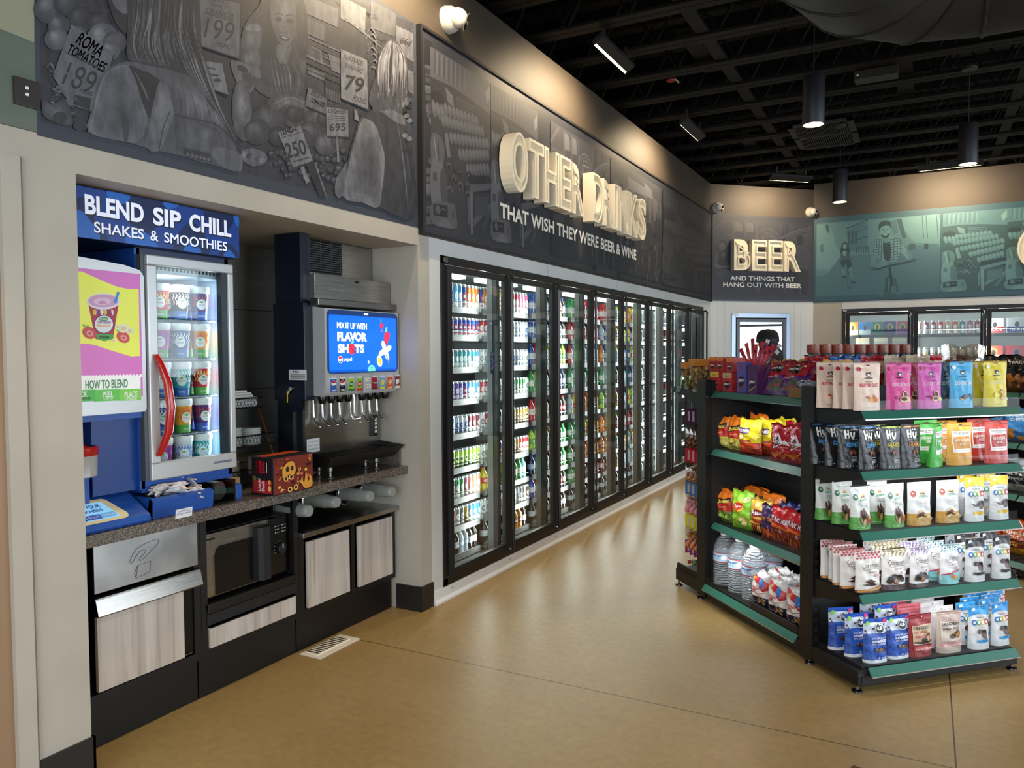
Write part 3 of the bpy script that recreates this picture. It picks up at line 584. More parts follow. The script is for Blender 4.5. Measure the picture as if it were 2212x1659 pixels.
b = MB(); b.box((-2.792, 2.375, .89), (-2.789, 2.485, .985), glass_mat('smoky_acrylic', .1, .6, (.55, .55, .56, 1))); obj('front_window', b, sp)
b = MB()
for k in range(8): b.lathe([(.001, 0), (.04, 0), (.042, .004), (.03, .009), (.001, .01)], CUPT, (-2.83-.012*k, 2.43, .937), 18, 0)
tag(obj('lid_stack', b, None, True), 'stack of clear round lids inside the smoky dispenser', 'lids')
PLB = noise_mat('crinkled_clear_bag', '#b9bcc4', '#dfe0e4', 26, (.08, .25), bump=.8)
random.seed(3)
for k in range(30):
    x, y, z = -2.85+random.uniform(-.05, .05), 2.2+random.uniform(-.09, .1), .93+random.uniform(0, .075); q = random.uniform(0, 3); h = .05
    b = MB(); b.add([(x-h*math.cos(q), y-h*math.sin(q), z), (x-.01*math.sin(q), y+.01*math.cos(q), z+.02), (x+h*math.cos(q), y+h*math.sin(q), z+random.uniform(-.01, .02)), (x+.01*math.sin(q), y-.01*math.cos(q), z+.006), (x, y, z-.006), (x, y, z+.024)], [(0, 1, 5), (1, 2, 5), (2, 3, 5), (3, 0, 5), (0, 4, 1), (1, 4, 2), (2, 4, 3), (3, 4, 0)], PLB)
    s_ = M('#ddc8ba', .4); b.ball((x+.02*math.cos(q), y+.02*math.sin(q), z+.016), .014, s_, (1.2, .9, .45), 10, 6); b.tube([(x+.014*math.cos(q), y+.014*math.sin(q), z+.018), (x-.04*math.cos(q), y-.04*math.sin(q), z+.02)], .0035, s_, 6)
    tag(obj('wrapped_spoon', b, None, True), 'plastic spoon in a crinkled clear wrapper heaped in the blue tray', 'spoon', 'wrapped spoons in the blue tray')
# ------------------------------------------------------------------ soda fountain
sd = thing('soda_fountain', 'soda fountain with a lit blue flavor screen, steel back and ice maker on top', 'soda fountain', (-3.1, 3.44, .88))
XS = -2.80
b = MB(); b.box((-3.1, 3.05, 1.31), (-2.88, 3.118, 1.83), NAVY, .004); b.box((-3.1, 3.07, .94), (-2.99, 3.118, 1.31), M('#0c1018', .3)); b.box((-3.02, 3.112, .95), (-3.0, 3.12, 1.31), STEELD); b.box((-3.08, 3.12, .95), (-2.965, 3.77, 1.83), BLACKM); b.box((-3.08, 3.05, 1.83), (-2.9, 3.12, 2.195), NAVY)
obj('cabinet_body', b, sd)
b = MB(); b.box((-2.965, 3.121, .975), (-2.95, 3.76, 1.335), STEEL)
for y in (3.122, 3.756):
    for z in (1.01, 1.3): b.lathe([(.004, 0), (.003, .004)], STEELD, (-2.95, y, z), 8, 0)
obj('splash_panel', b, sd)
b = MB(); b.prism([(-2.885, 1.335), (-2.83, 1.33), (-2.81, 1.35), (-2.803, 1.4), (XS, 1.43), (XS, 1.8), (-2.885, 1.812)], 1, 3.118, 3.766, SILV); b.box((-2.965, 3.118, 1.335), (-2.885, 3.766, 1.812), M('#6d6f74', .4)); hz = obj('fascia', b, sd, True)
scr = thing_scr = M('#1467e0', .2, emit=.9); SCR2 = M('#0f57c8', .2, emit=.7); SW = M('#ffffff', .2, emit=1.0); SR = M('#e8334c', .2, emit=.8); SY = M('#f5c62c', .2, emit=.8); SG = M('#6fd0c0', .2, emit=.8)
def rr(x0, y0, x1, y1, r):
    p = []
    for cx_, cy_, a0 in ((x1-r, y1-r, 0), (x0+r, y1-r, 90), (x0+r, y0+r, 180), (x1-r, y0+r, 270)):
        for k in range(5): q = math.radians(a0+k*22.5); p.append((cx_+r*math.cos(q), cy_+r*math.sin(q)))
    return p
a = Art(); a.poly(rr(3.135, 1.45, 3.755, 1.795, .03), M('#2a4f92', .2)); b = MB(); b.art(a, flat((XS+.0006, 0, 0), (0, 1, 0), (0, 0, 1), (1, 0, 0), .0006)); bz = obj('screen_bezel', b, hz)
a = Art(); a.poly(rr(3.148, 1.458, 3.742, 1.77, .014), SCR2); a.poly(rr(3.152, 1.47, 3.738, 1.766, .014), scr)
a.text('MIX IT UP WITH', 3.34, 1.712, .25, .033, SW, bold=.005); a.text('FLAVOR', 3.34, 1.652, .25, .05, SW, bold=.055); a.text('SH', 3.263, 1.586, .09, .05, SW, bold=.055); a.text('TS', 3.397, 1.586, .085, .05, SW, bold=.055)
a.ell(3.333, 1.585, .029, .031, SR); a.line([(3.312, 1.607), (3.355, 1.563)], .004, M('#8a1420', .3, emit=.5)); a.ell(3.34, 1.622, .012, .008, SG, rot=.6)
a.ell(3.237, 1.527, .019, .02, SW); a.poly([(3.219, 1.53), (3.226, 1.543), (3.237, 1.546), (3.25, 1.541), (3.254, 1.535), (3.235, 1.528)], SR); a.poly([(3.22, 1.52), (3.235, 1.516), (3.252, 1.521), (3.246, 1.512), (3.237, 1.508), (3.227, 1.511)], M('#143a9c', .3, emit=.5))
a.text('pepsi', 3.297, 1.525, .07, .026, SW, bold=.02)
a.ell(3.6, 1.72, .016, .019, SR); a.ell(3.6, 1.69, .007, .008, M('#b46be0', .3, emit=.7)); a.line([(3.597, 1.738), (3.588, 1.757)], .003, SG); a.poly([(3.625, 1.675), (3.65, 1.69), (3.672, 1.675), (3.672, 1.65), (3.642, 1.61), (3.622, 1.63)], SR, 3); a.ell(3.642, 1.7, .02, .008, SG, rot=1.1)
for q, rx_, c in ((.4, .05, SW), (2.0, .045, SW), (3.5, .045, SW), (5.2, .045, SW)): a.ell(3.63+.028*math.cos(q), 1.575+.028*math.sin(q), .036, .017, c, rot=q)
a.line([(3.635, 1.55), (3.655, 1.52), (3.66, 1.5)], .008, M('#8fa0b8', .3, emit=.3), 2); a.ell(3.67, 1.595, .01, .01, SW); a.ell(3.575, 1.515, .024, .034, SW, rot=.3); a.ell(3.575, 1.515, .015, .024, SY, rot=.3); a.ell(3.575, 1.555, .006, .006, SW); a.ell(3.475, 1.51, .007, .008, SW)
a.poly([(3.465, 1.459), (3.468, 1.475), (3.48, 1.489), (3.5, 1.495), (3.52, 1.489), (3.532, 1.475), (3.535, 1.459)], SG); a.poly([(3.49, 1.48), (3.51, 1.48), (3.5, 1.473)], SCR2); a.rect(3.44, 1.776, 3.475, 1.786, SW)
b = MB(); b.art(a, flat((XS+.0014, 0, 0), (0, 1, 0), (0, 0, 1), (1, 0, 0), .0005)); obj('screen', b, bz, label='lit blue screen with flavor fruit and lettering')
flav = (('#2a5fb8', '#c03', 'PEPSI', 1), ('#231815', '#c03', 'ZERO', 1), ('#9cc63a', '#2f7a2e', 'STARRY', 0), ('#7bb943', '#c8342a', 'DEW', 0), None, ('#a8233a', '#7a1a22', 'PUNCH', 0), ('#6aa9cf', '#e8d23a', 'LEMON', 0), ('#d8482e', '#f2a04a', 'CRUSH', 0), ('#7c1f22', '#e8e0dc', 'Dr', 0))
for k, fl in enumerate(flav):
    y = 3.175+k*.0715
    if k > 4: y -= .008
    b = MB(); a = Art()
    if fl is None:
        b.box((-2.815, y-.036, 1.335), (-2.79, y+.03, 1.44), M('#a9abad', .35), .006)
        for p, q, c in ((-.016, 1.41, '#e8c56a'), (.012, 1.41, '#b03040'), (-.016, 1.375, '#b03040'), (.012, 1.375, '#8aa860')): a.rect(y+p-.009, q-.011, y+p+.009, q+.011, WHITE); a.ell(y+p, q, .005, .006, M(c, .4), 10, rings=1)
        b.art(a, flat((-2.7898, 0, 0), (0, 1, 0), (0, 0, 1), (1, 0, 0), .0004)); obj('flavor_keypad', b, hz)
    else:
        b.prism([(-2.83, 1.348), (-2.797, 1.348), (-2.793, 1.40), (-2.796, 1.435), (-2.83, 1.435)], 1, y-.027, y+.027, SILV)
        a.rect(y-.023, 1.352, y+.023, 1.43, M(fl[0], .25)); a.rect(y-.023, 1.422, y+.023, 1.43, M('#d5d7d8', .3))
        if fl[3]:
            a.ell(y, 1.397, .019, .02, WHITE, 14); a.poly([(y-.018, 1.4), (y-.01, 1.413), (y, 1.416), (y+.012, 1.411), (y+.017, 1.404), (y, 1.4)], M('#c01a30', .3)); a.poly([(y-.017, 1.39), (y, 1.386), (y+.017, 1.392), (y+.01, 1.38), (y, 1.378), (y-.011, 1.381)], M('#173a8c', .3))
        else: a.ell(y, 1.39, .019, .015, M(fl[1], .3), 12, rot=.5); a.rect(y-.023, 1.352, y+.023, 1.365, M(fl[1], .3))
        a.text(fl[2], y, 1.361 if fl[3] else 1.39, .032, .009, WHITE, bold=.02)
        b.art(a, lambda u, v, q: Vector((-2.7925+.0003*q-.6*(v-1.4)**2, u, v))); obj('flavor_button', b, hz)
for k in range(8):
    y = 3.17+k*.07+(.055 if k > 3 else 0); b = MB()
    b.lathe([(.014, -.05), (.02, -.045), (.026, -.025), (.024, 0)], BLACKG, (-2.87, y, 1.338), 14); obj('nozzle', b, sd, True)
    b = MB(); b.tube([(-2.91, y-.03, 1.33), (-2.905, y-.03, 1.22), (-2.9, y-.03, 1.195), (-2.865, y-.025, 1.165)], .0055, CHROME, 8); b.ball((-2.865, y-.025, 1.165), .007, CHROME, n=8, m=6); obj('lever', b, sd, True)
b = MB()
b.tube([(-2.89, 3.42, 1.33), (-2.885, 3.42, 1.21), (-2.875, 3.43, 1.185), (-2.85, 3.46, 1.19), (-2.85, 3.48, 1.2), (-2.86, 3.48, 1.21)], .004, CHROME, 8); obj('water_lever', b, sd, True)
b = MB(); b.box((-2.95, 3.68, 1.06), (-2.93, 3.722, 1.185), BLACKG, .003)
for k in range(4): b.box((-2.93, 3.692, 1.08+k*.024), (-2.9285, 3.712, 1.098+k*.024), WHITE)
obj('keypad', b, sd)
b = MB(); a = Art(); a.rect(0, 0, .1, .075, WHITE)
for k, s in enumerate(('ATTENTION', 'DO NOT TOUCH', 'NOZZLES')): a.text(s, .05, .058-k*.02, .08, .009, M('#555', .5) if 0 else M('#555555', .5))
b.art(a, flat((-2.9495, 3.13, 1.02), (0, 1, 0), (0, 0, 1), (1, 0, 0))); obj('notice_label', b, sd)
b = MB(); a = Art(); a.rect(0, 0, .125, .055, WHITE); a.text('PBC', .05, .043, .04, .012, BLACKG, bold=.02)
for k in range(3): a.rect(.01, .008+k*.009, .115, .012+k*.009, M('#777777', .5))
b.art(a, flat((-2.99, 3.0495, 1.42), (1, 0, 0), (0, 0, 1), (0, -1, 0))); b.box((-2.99, 3.048, 1.25), (-2.9, 3.05, 1.415), NAVY); b.lathe([(.012, -.012), (.012, 0)], CHROME, (-2.97, 3.048, 1.375), 12, 1); b.tube([(-2.985, 3.04, 1.365), (-2.99, 3.035, 1.35)], .009, M('#caa64a', .3, 1.), 8); b.tube([(-2.99, 3.036, 1.35), (-2.992, 3.036, 1.30)], .004, M('#caa64a', .3, 1.), 6); obj('lock_and_key', b, sd)
b = MB(); b.box((-3.07, 3.115, 1.84), (-2.86, 3.77, 1.985), STEEL, .002); b.box((-2.872, 3.09, 1.815), (-2.815, 3.765, 1.852), STEELD, .004); b.lathe([(.008, 0), (.008, .012)], BLACKM, (-2.86, 3.46, 1.965), 10, 0); obj('steel_hood', b, sd)
b = MB(); b.box((-3.07, 3.122, 1.99), (-2.99, 3.755, 2.197), STEEL, .003); b.box((-2.995, 3.12, 1.99), (-2.98, 3.14, 2.197), CHROME); ib = obj('ice_maker', b, sd)
b = MB(); b.box((-2.99, 3.17, 2.01), (-2.975, 3.47, 2.19), BLACKG, .002)
for k in range(13): b.box((-2.975, 3.19, 2.02+k*.0125), (-2.968, 3.46, 2.025+k*.0125), M('#3a3d40', .4))
for y in (3.19, 3.28, 3.37, 3.455): b.box((-2.976, y, 2.015), (-2.966, y+.006, 2.185), M('#3a3d40', .4))
obj('air_grille', b, ib)
b = MB(); tv = [(-2.76, 3.125), (-2.76, 3.745), (-3.16, 3.745), (-3.16, 3.125)]
b.add([(-2.82, 3.15, .945), (-2.82, 3.73, .945), (-2.955, 3.73, .945), (-2.955, 3.15, .945), (-2.755, 3.10, 1.01), (-2.755, 3.755, 1.01), (-2.957, 3.755, 1.03), (-2.957, 3.125, 1.03), (-2.775, 3.12, 1.0), (-2.775, 3.74, 1.0), (-2.955, 3.74, 1.0), (-2.955, 3.14, 1.0)], [(3, 2, 1, 0), (0, 1, 5, 4), (1, 2, 6, 5), (2, 3, 7, 6), (3, 0, 4, 7), (4, 5, 9, 8), (5, 6, 10, 9), (6, 7, 11, 10), (7, 4, 8, 11), (8, 9, 10, 11)], BLACKM)
for k in range(30): b.box((-2.95, 3.14+k*.0198, 1.0), (-2.785, 3.146+k*.0198, 1.006), BLACKG)
obj('drip_tray', b, sd)
for p in ((-2.85, 3.6), (-2.85, 3.2), (-2.93, 3.2), (-2.93, 3.6)):
    b = MB(); b.lathe([(.022, .88), (.02, .886), (.011, .89), (.011, .915), (.016, .92), (.016, .95)], STEELD, (p[0], p[1], 0), 14); obj('foot', b, sd, True)
for i, c in enumerate(('#8d4a45', '#5d6f8c', '#a87a72')):
    b = MB(); b.tube(smooth_pts([(0, 0)], True, 1) and [(-3.0-.02*i, 3.22, .95), (-2.95, 3.2-.02*i, .91), (-2.93+.02*i, 3.1, .888), (-3.1, 3.0, .888)], .006, M(c, .4), 6); obj('syrup_hose', b, sd, True)
# ------------------------------------------------------------------ printed carton
bx = thing('drink_carton', 'black printed drink carton with red side lettering standing on the counter', 'box', (-2.79, 2.79, .88))
b = MB(); b.box((-2.862, 2.66, .881), (-2.722, 2.93, 1.062), M('#151113', .4), .001); b.box((-2.86, 2.68, 1.0615), (-2.80, 2.92, 1.0635), M('#c24a22', .4)); obj('carton', b, bx)
a = Art(); P = [M(c, .4) for c in ('#d99a3c', '#b8442c', '#e6b85c', '#7a2a20', '#3a2622', '#c9705a', '#2a1a1a')]
random.seed(11)
a.rect(2.664, .886, 2.926, 1.058, P[3])
for k in range(46):
    y, z = random.uniform(2.68, 2.91), random.uniform(.895, 1.048); n = random.choice((0, 1, 2)); c = random.choice(P)
    if n == 0: a.ell(y, z, random.uniform(.006, .016), random.uniform(.005, .012), c, 12, random.uniform(0, 3), 1); a.ell(y, z, .004, .004, P[6], 8, rings=1)
    elif n == 1: q = random.uniform(0, 6.28); a.line([(y, z), (y+.02*math.cos(q), z+.012*math.sin(q)), (max(2.67, min(2.92, y+.034*math.cos(q+.6))), max(.89, min(1.055, z+.024*math.sin(q+.6))))], [.004, .012, .003], c, 3)
    else: a.poly([(y, z), (y+.014, z+.004), (y+.008, z+.016), (y-.006, z+.01)], c, 2)
a.poly([(2.80, .93), (2.83, .925), (2.86, .892), (2.9, .892), (2.918, .91), (2.9, .96), (2.893, .93), (2.885, .925), (2.87, .975), (2.862, .93), (2.85, .925), (2.845, .96), (2.835, .935)], P[0], 2)
for y, z in ((2.735, .955), (2.77, .96), (2.76, .9), (2.80, .905)): a.ell(y, z, .016, .014, P[2], 14, rings=1); a.ell(y, z, .009, .008, P[6], 12, rings=1)
a.poly([(2.72, .96), (2.71, 1.0), (2.74, 1.03), (2.78, 1.035), (2.80, 1.0), (2.79, .97), (2.76, .975)], P[0], 3); a.ell(2.745, 1.0, .012, .014, P[6], 12); a.ell(2.775, 1.002, .01, .012, P[6], 12)
b = MB(); b.art(a, flat((-2.7216, 0, 0), (0, 1, 0), (0, 0, 1), (1, 0, 0), .0004)); obj('front_print', b, bx)
a = Art(); LR = M('#c01d26', .4); a.rect(.01, .005, .13, .068, M('#a81f2a', .4))
a.text('Liquid', .052, .045, .06, .02, WHITE, rot=1.57, bold=.02); a.text('Death', .075, .04, .05, .02, WHITE, rot=1.57, bold=.02)
for k, s in enumerate(('MANGO', 'CHAIN', 'SAW')): a.text(s, .04+k*.02, .13, .06, .018, LR, rot=1.57, bold=.05)
a.rect(.1, .105, .103, .155, WHITE); a.ell(.118, .06, .009, .012, P[0]); a.ell(.118, .03, .01, .014, P[2]); a.ell(.02, .075, .012, .012, M('#6a5a3a', .4))
b = MB(); b.art(a, flat((-2.862, 2.6594, .886), (1, 0, 0), (0, 0, 1), (0, -1, 0), .0004)); obj('side_print', b, bx)
# ------------------------------------------------------------------ wire rack with napkins, lids and cups behind the carton
rk = thing('wire_rack', 'black wire tier rack with napkins and lids beside the shake freezer', 'rack', (-3.2, 2.8, .88))
WIRE = M('#17110f', .5); COP = M('#6b3a22', .35, .6)
def tier(z, x0, x1, y0, y1, h):
    b = MB()
    for p, q in (((x1, y0), (x1, y1)), ((x0, y0), (x0, y1)), ((x0, y0), (x1, y0)), ((x0, y1), (x1, y1))):
        for zz in (z, z+h): b.tube([(p[0], p[1], zz), (q[0], q[1], zz)], .004, WIRE, 6)
        n = int(((q[0]-p[0])**2+(q[1]-p[1])**2)**.5/.022)
        for k in range(n):
            f0, f1 = k/n, (k+1)/n
            for s0, s1 in ((z, z+h), (z+h, z)): b.tube([(p[0]+(q[0]-p[0])*f0, p[1]+(q[1]-p[1])*f0, s0), (p[0]+(q[0]-p[0])*f1, p[1]+(q[1]-p[1])*f1, s1)], .0015, WIRE, 4)
    b.box((x0, y0, z-.003), (x1, y1, z), WIRE); obj('basket', b, rk)
tier(1.275, -3.36, -3.16, 2.66, 3.02, .05); tier(1.08, -3.32, -3.08, 2.66, 3.03, .055); tier(.93, -3.28, -3.02, 2.62, 3.0, .04)
for y in (2.67, 3.01):
    b = MB(); b.tube([(-3.38, y, .883), (-3.38, y, 1.34)], .007, COP, 8); b.tube([(-3.18, y, 1.27), (-3.1, y, 1.08), (-3.03, y, .885)], .007, COP, 8); obj('side_rail', b, rk)
NAP = M('#e3e2de', .7)
for k in range(7):
    b = MB(); z = 1.278+k*.013; b.box((-3.34, 2.68+.004*(k % 3), z), (-3.18, 3.0-.022*max(0, k-3)+.01*(k % 2), z+.012), NAP, .003); tag(obj('napkin_stack', b, None), 'white folded paper napkins stacked in the top basket of the wire rack', 'napkins', 'napkins in the wire rack')
for k, (x, y, z, n) in enumerate(((-3.16, 2.8, 1.082, 9), (-3.16, 2.93, 1.082, 8), (-3.09, 2.92, .933, 8), (-3.09, 2.72, .933, 8))):
    b = MB()
    for i in range(n): b.lathe([(.055, i*.011), (.058, .003+i*.011), (.052, .01+i*.011)], CUPT, (x, y, z), 20)
    tag(obj('lid_stack', b, None, True), 'stack of clear plastic lids in the %s basket of the wire rack, %s one' % (('middle', 'middle', 'lowest', 'lowest')[k], ('left', 'right', 'right', 'left')[k]), 'lids')
b = MB(); b.box((-3.02, 2.535, .881), (-2.935, 2.655, .958), M('#b39a70', .55), .002); tag(obj('cardboard_tray', b, None), 'plain kraft cardboard box on the counter behind the blue tray', 'box')
# ------------------------------------------------------------------ floor grate
gr = thing('floor_vent', 'white slotted floor vent register lying by the kick plate', 'vent', (-2.77, 3.09, 0))
b = MB(); b.box((-2.842, 2.938, 0), (-2.70, 3.252, .004), M('#e9e2d3', .45)); b.box((-2.822, 2.962, .004), (-2.74, 3.22, .009), M('#e9e2d3', .45)); obj('plate', b, gr)
for k in range(11): b = MB(); b.box((-2.826, 2.972+k*.022, .009), (-2.745, 2.98+k*.022, .0105), M('#3a352e', .6)); obj('slot', b, gr)
# ================================================================== WALL OF BEVERAGE COOLERS
CY0, CY1, CZ0, CZ1 = 4.01, 10.41, .087, 2.168
ck = thing('beverage_cooler', 'long black framed beverage cooler with eight glass doors along the left wall', 'cooler', (-3.1, 7.2, 0))
DY = .79; D0 = 4.06
CIN = M('#5d605f', .5, name='cooler_liner'); RAIL = M('#77777a', .4, .4, name='shelf_rail'); POST = M('#666a68', .4, .3, name='mullion_liner'); LED = M('#f4fbf6', .5, emit=5.); LEDC = M('#f6fbf8', .5, emit=8.)
b = MB(); b.box((-3.56, CY0, CZ0-.02), (-3.54, CY1, CZ1), CIN); b.box((-3.56, CY0, .06), (-2.75, CY1, .10), M('#3c3f40', .5)); b.box((-3.56, CY0, CZ1-.02), (-2.72, CY1, CZ1), M('#8b8e8c', .5)); b.box((-3.56, CY0-.02, .06), (-2.72, CY0, CZ1), CIN); b.box((-3.56, CY1, .06), (-2.72, CY1+.02, CZ1), CIN); obj('liner', b, ck)
b = MB(); X0, X1 = -2.73, XL+.012
b.box((X0, CY0, CZ0), (X1, D0, CZ1), BLACK, .004); b.box((X0, CY1-.05, CZ0), (X1, CY1, CZ1), BLACK, .004); b.box((X0, CY0, CZ1-.052), (X1, CY1, CZ1), BLACK, .004); b.box((X0, CY0, CZ0), (X1, CY1, CZ0+.05), BLACK, .004)
for k in range(1, 8): b.box((X0-.02, D0+k*DY-.022, CZ0), (X0+.01, D0+k*DY+.022, CZ1), BLACK)
b.box((X1, CY0+.02, CZ1-.04), (X1+.004, CY0+.075, CZ1-.012), STEELD); obj('frame', b, ck)
for k in range(8):
    y0, y1 = D0+k*DY+.004, D0+(k+1)*DY-.004; z0, z1 = CZ0+.056, CZ1-.058; xa, xb = X1-.012, X1+.018; s = .045
    b = MB(); b.box((xa, y0, z0), (xb, y0+s, z1), BLACKM, .004); b.box((xa, y1-s-.01, z0), (xb, y1, z1), BLACKM, .004); b.box((xa, y0+s, z1-s), (xb, y1-s, z1), BLACKM, .004); b.box((xa, y0+s, z0), (xb, y1-s, z0+s), BLACKM, .004)
    d = obj('door', b, ck)
    b = MB(); b.box((xb-.012, y0+s, z0+s), (xb-.008, y1-s-.01, z1-s), GLASS); obj('glass_pane', b, d)
    b = MB(); yh = y1-.02; b.tube([(xb-.005, yh, z1-.005), (xb+.03, yh+.004, z1+.004), (xb+.045, yh, z1-.02), (xb+.042, yh, z1-.06), (xb+.042, yh, z0+.06), (xb+.045, yh, z0+.02), (xb+.03, yh, z0-.004), (xb-.005, yh, z0+.005)], .012, M('#1b1c1f', .22), 10); obj('handle', b, d, True)
    yp = D0+(k+1)*DY
    if k < 7:
        b = MB(); b.box((-2.80, yp-.024, .11), (-2.755, yp+.024, CZ1-.03), POST); pst = obj('mullion', b, ck)
        b = MB(); b.box((-2.806, yp-.009, .16), (-2.801, yp+.009, 2.08), LED); obj('light_strip', b, pst)
    b = MB(); b.box((-2.98, y0+.1, 2.09), (-2.9, y1-.14, 2.12), LEDC); obj('ceiling_light', b, ck)
    area('cooler_led', (-2.79, yp-.06, 1.12), (-3.02, yp-.42, 1.12), .03, 1.95, 7.5, (.95, 1, .96))
area('cooler_led', (-2.79, D0+.02, 1.12), (-3.02, D0+.4, 1.12), .03, 1.95, 7.5, (.95, 1, .96))
SHZ = [1.86, 1.665, 1.44, 1.215, .975, .737, .525, .33, .13]
for k in range(8):
    y0, y1 = D0+k*DY+.035, D0+(k+1)*DY-.035
    for z in SHZ:
        b = MB(); b.box((-3.5, y0, z-.012), (-2.87, y1, z-.004), M('#7c7e7c', .5)); b.box((-2.875, y0, z-.02), (-2.862, y1, z+.022), RAIL)
        if z > .2: b.box((-2.855, y0+.02, z+.055), (-2.852, y1-.02, z+.059), CHROME)
        obj('shelf', b, ck)
ALU = M('#cfd2d3', .25, .8, name='can_aluminium')
_cv = {}; _bmb = {}; STUFFB = MB()
def can(c1, c2, c3, r=.029, h=.155):
    k = ('c', c1, c2, c3, r, h)
    if k in _cv: return _cv[k]
    A, B2, D = M(c1, .3, .25), M(c2, .3, .25), M(c3, .35); b = MB()
    b.lathe([(r*.78, 0), (r, .008), (r, h*.38), (r, h*.62), (r, h*.9), (r*.82, h*.965), (r*.84, h), (r*.76, h-.002), (.001, h-.004)], ALU, n=16, mats=[ALU, B2, A, A, ALU if c1 != c2 else A, ALU, ALU, ALU, ALU])
    a = Art(); a.ell(0, h*.55, r*.62, h*.15, D, 12); a.rect(-r*.7, h*.24, r*.7, h*.3, D, 3, 1); a.rect(-r*.3, h*.5, r*.35, h*.6, B2, 2, 1)
    b.art(a, lambda u, v, q: Vector(((r+.0006+.0002*q)*math.cos(u/r), (r+.0006+.0002*q)*math.sin(u/r), v)))
    _cv[k] = mesh_of('drink_can', b, None, True); return _cv[k]
def bottle(liq, lab, cap, r=.034, h=.205, glassy=False):
    k = ('b', liq, lab, cap, r, h)
    if k in _cv: return _cv[k]
    L_, B2, P_ = M(liq, .12, coat=.4), M(lab, .4), M(cap, .4); b = MB()
    b.lathe([(r*.8, 0), (r, .01), (r*.97, h*.2), (r*.9, h*.3), (r*.95, h*.36), (r*.95, h*.6), (r, h*.66), (r*.86, h*.76), (r*.42, h*.9), (r*.4, h*.93), (r*.46, h*.935), (r*.46, h), (.001, h)], L_, n=16, mats=[L_, L_, L_, L_, B2, L_, L_, L_, L_, P_, P_, P_])
    a = Art(); a.ell(0, h*.48, r*.7, h*.055, M('#f2f2f0', .4), 12); a.rect(-r*.5, h*.46, r*.5, h*.5, M(cap, .4), 3, 1)
    b.art(a, lambda u, v, q: Vector(((r*.95+.0006+.0002*q)*math.cos(u/r), (r*.95+.0006+.0002*q)*math.sin(u/r), v)))
    _cv[k] = mesh_of('drink_bottle', b, None, True); _bmb[k] = b; return _cv[k]
PAL = dict(blue=('#20409a', '#c8cdd6', '#c2202c'), silver=('#b9bfc6', '#8e979f', '#2c4a9c'), sky=('#4fa3d8', '#dfe8ee', '#f0f4f6'), teal=('#1f8a93', '#cfe3e2', '#e6efe8'), orange=('#d9752c', '#e9d9c4', '#f3e6cf'), navy=('#1c2350', '#6a2a4f', '#b9c3d8'), maroon=('#6d2a33', '#a8a3a3', '#e0d6d2'), red=('#b8232b', '#d8d3d0', '#f0e4dc'), purple=('#5a3b8c', '#cbb8dc', '#e6dcf0'), white=('#e3e4e2', '#c9cbc9', '#7a8288'), lime=('#9ac43c', '#3f5a2a', '#e7f0c8'), green=('#3c8a45', '#d6e5cf', '#f0f4ea'), pink=('#cf6a92', '#f0d2dc', '#f4e6ea'), peach=('#e0a184', '#f2dccb', '#f6ebe0'), gold=('#b8923f', '#5a4526', '#efe2b8'), gray=('#6b6f72', '#a9adb0', '#dfe2e4'), yellow=('#e3c93a', '#d06a2c', '#f6efc8'), dark=('#2a2526', '#8a8486', '#d8d2cc'), brown=('#5a3524', '#c9a27c', '#efe2d0'))
BOT = dict(lime=('#a8cf3f', '#5fa53a', '#4c8a35'), cola=('#2a1412', '#b3202a', '#c4262e'), dark=('#1d1719', '#c8cdd2', '#2b2b2e'), navy=('#1b2346', '#9aa6c8', '#2a3c8c'), wine=('#5a1822', '#c9b8b8', '#8e1f2a'), orange=('#e07a22', '#f0a03a', '#e8641f'), blue=('#1f4f9e', '#d8dfea', '#2456b0'), green=('#2f9148', '#dfeadb', '#3a9a4c'), amber=('#c98a2e', '#8a3a22', '#e0a02c'), yellow=('#e4d83f', '#d24a2c', '#f08c2a'), clear=('#b9c7cb', '#9fb6cf', '#dfe6ea'), white=('#dfe1dc', '#7fae58', '#3f8a3c'), red=('#c22a33', '#f0ded8', '#c4262e'), teal=('#5fb0b8', '#e6ecec', '#2a8a94'), water=('#aeb9bd', '#c2ccd4', '#cfd8dc'))
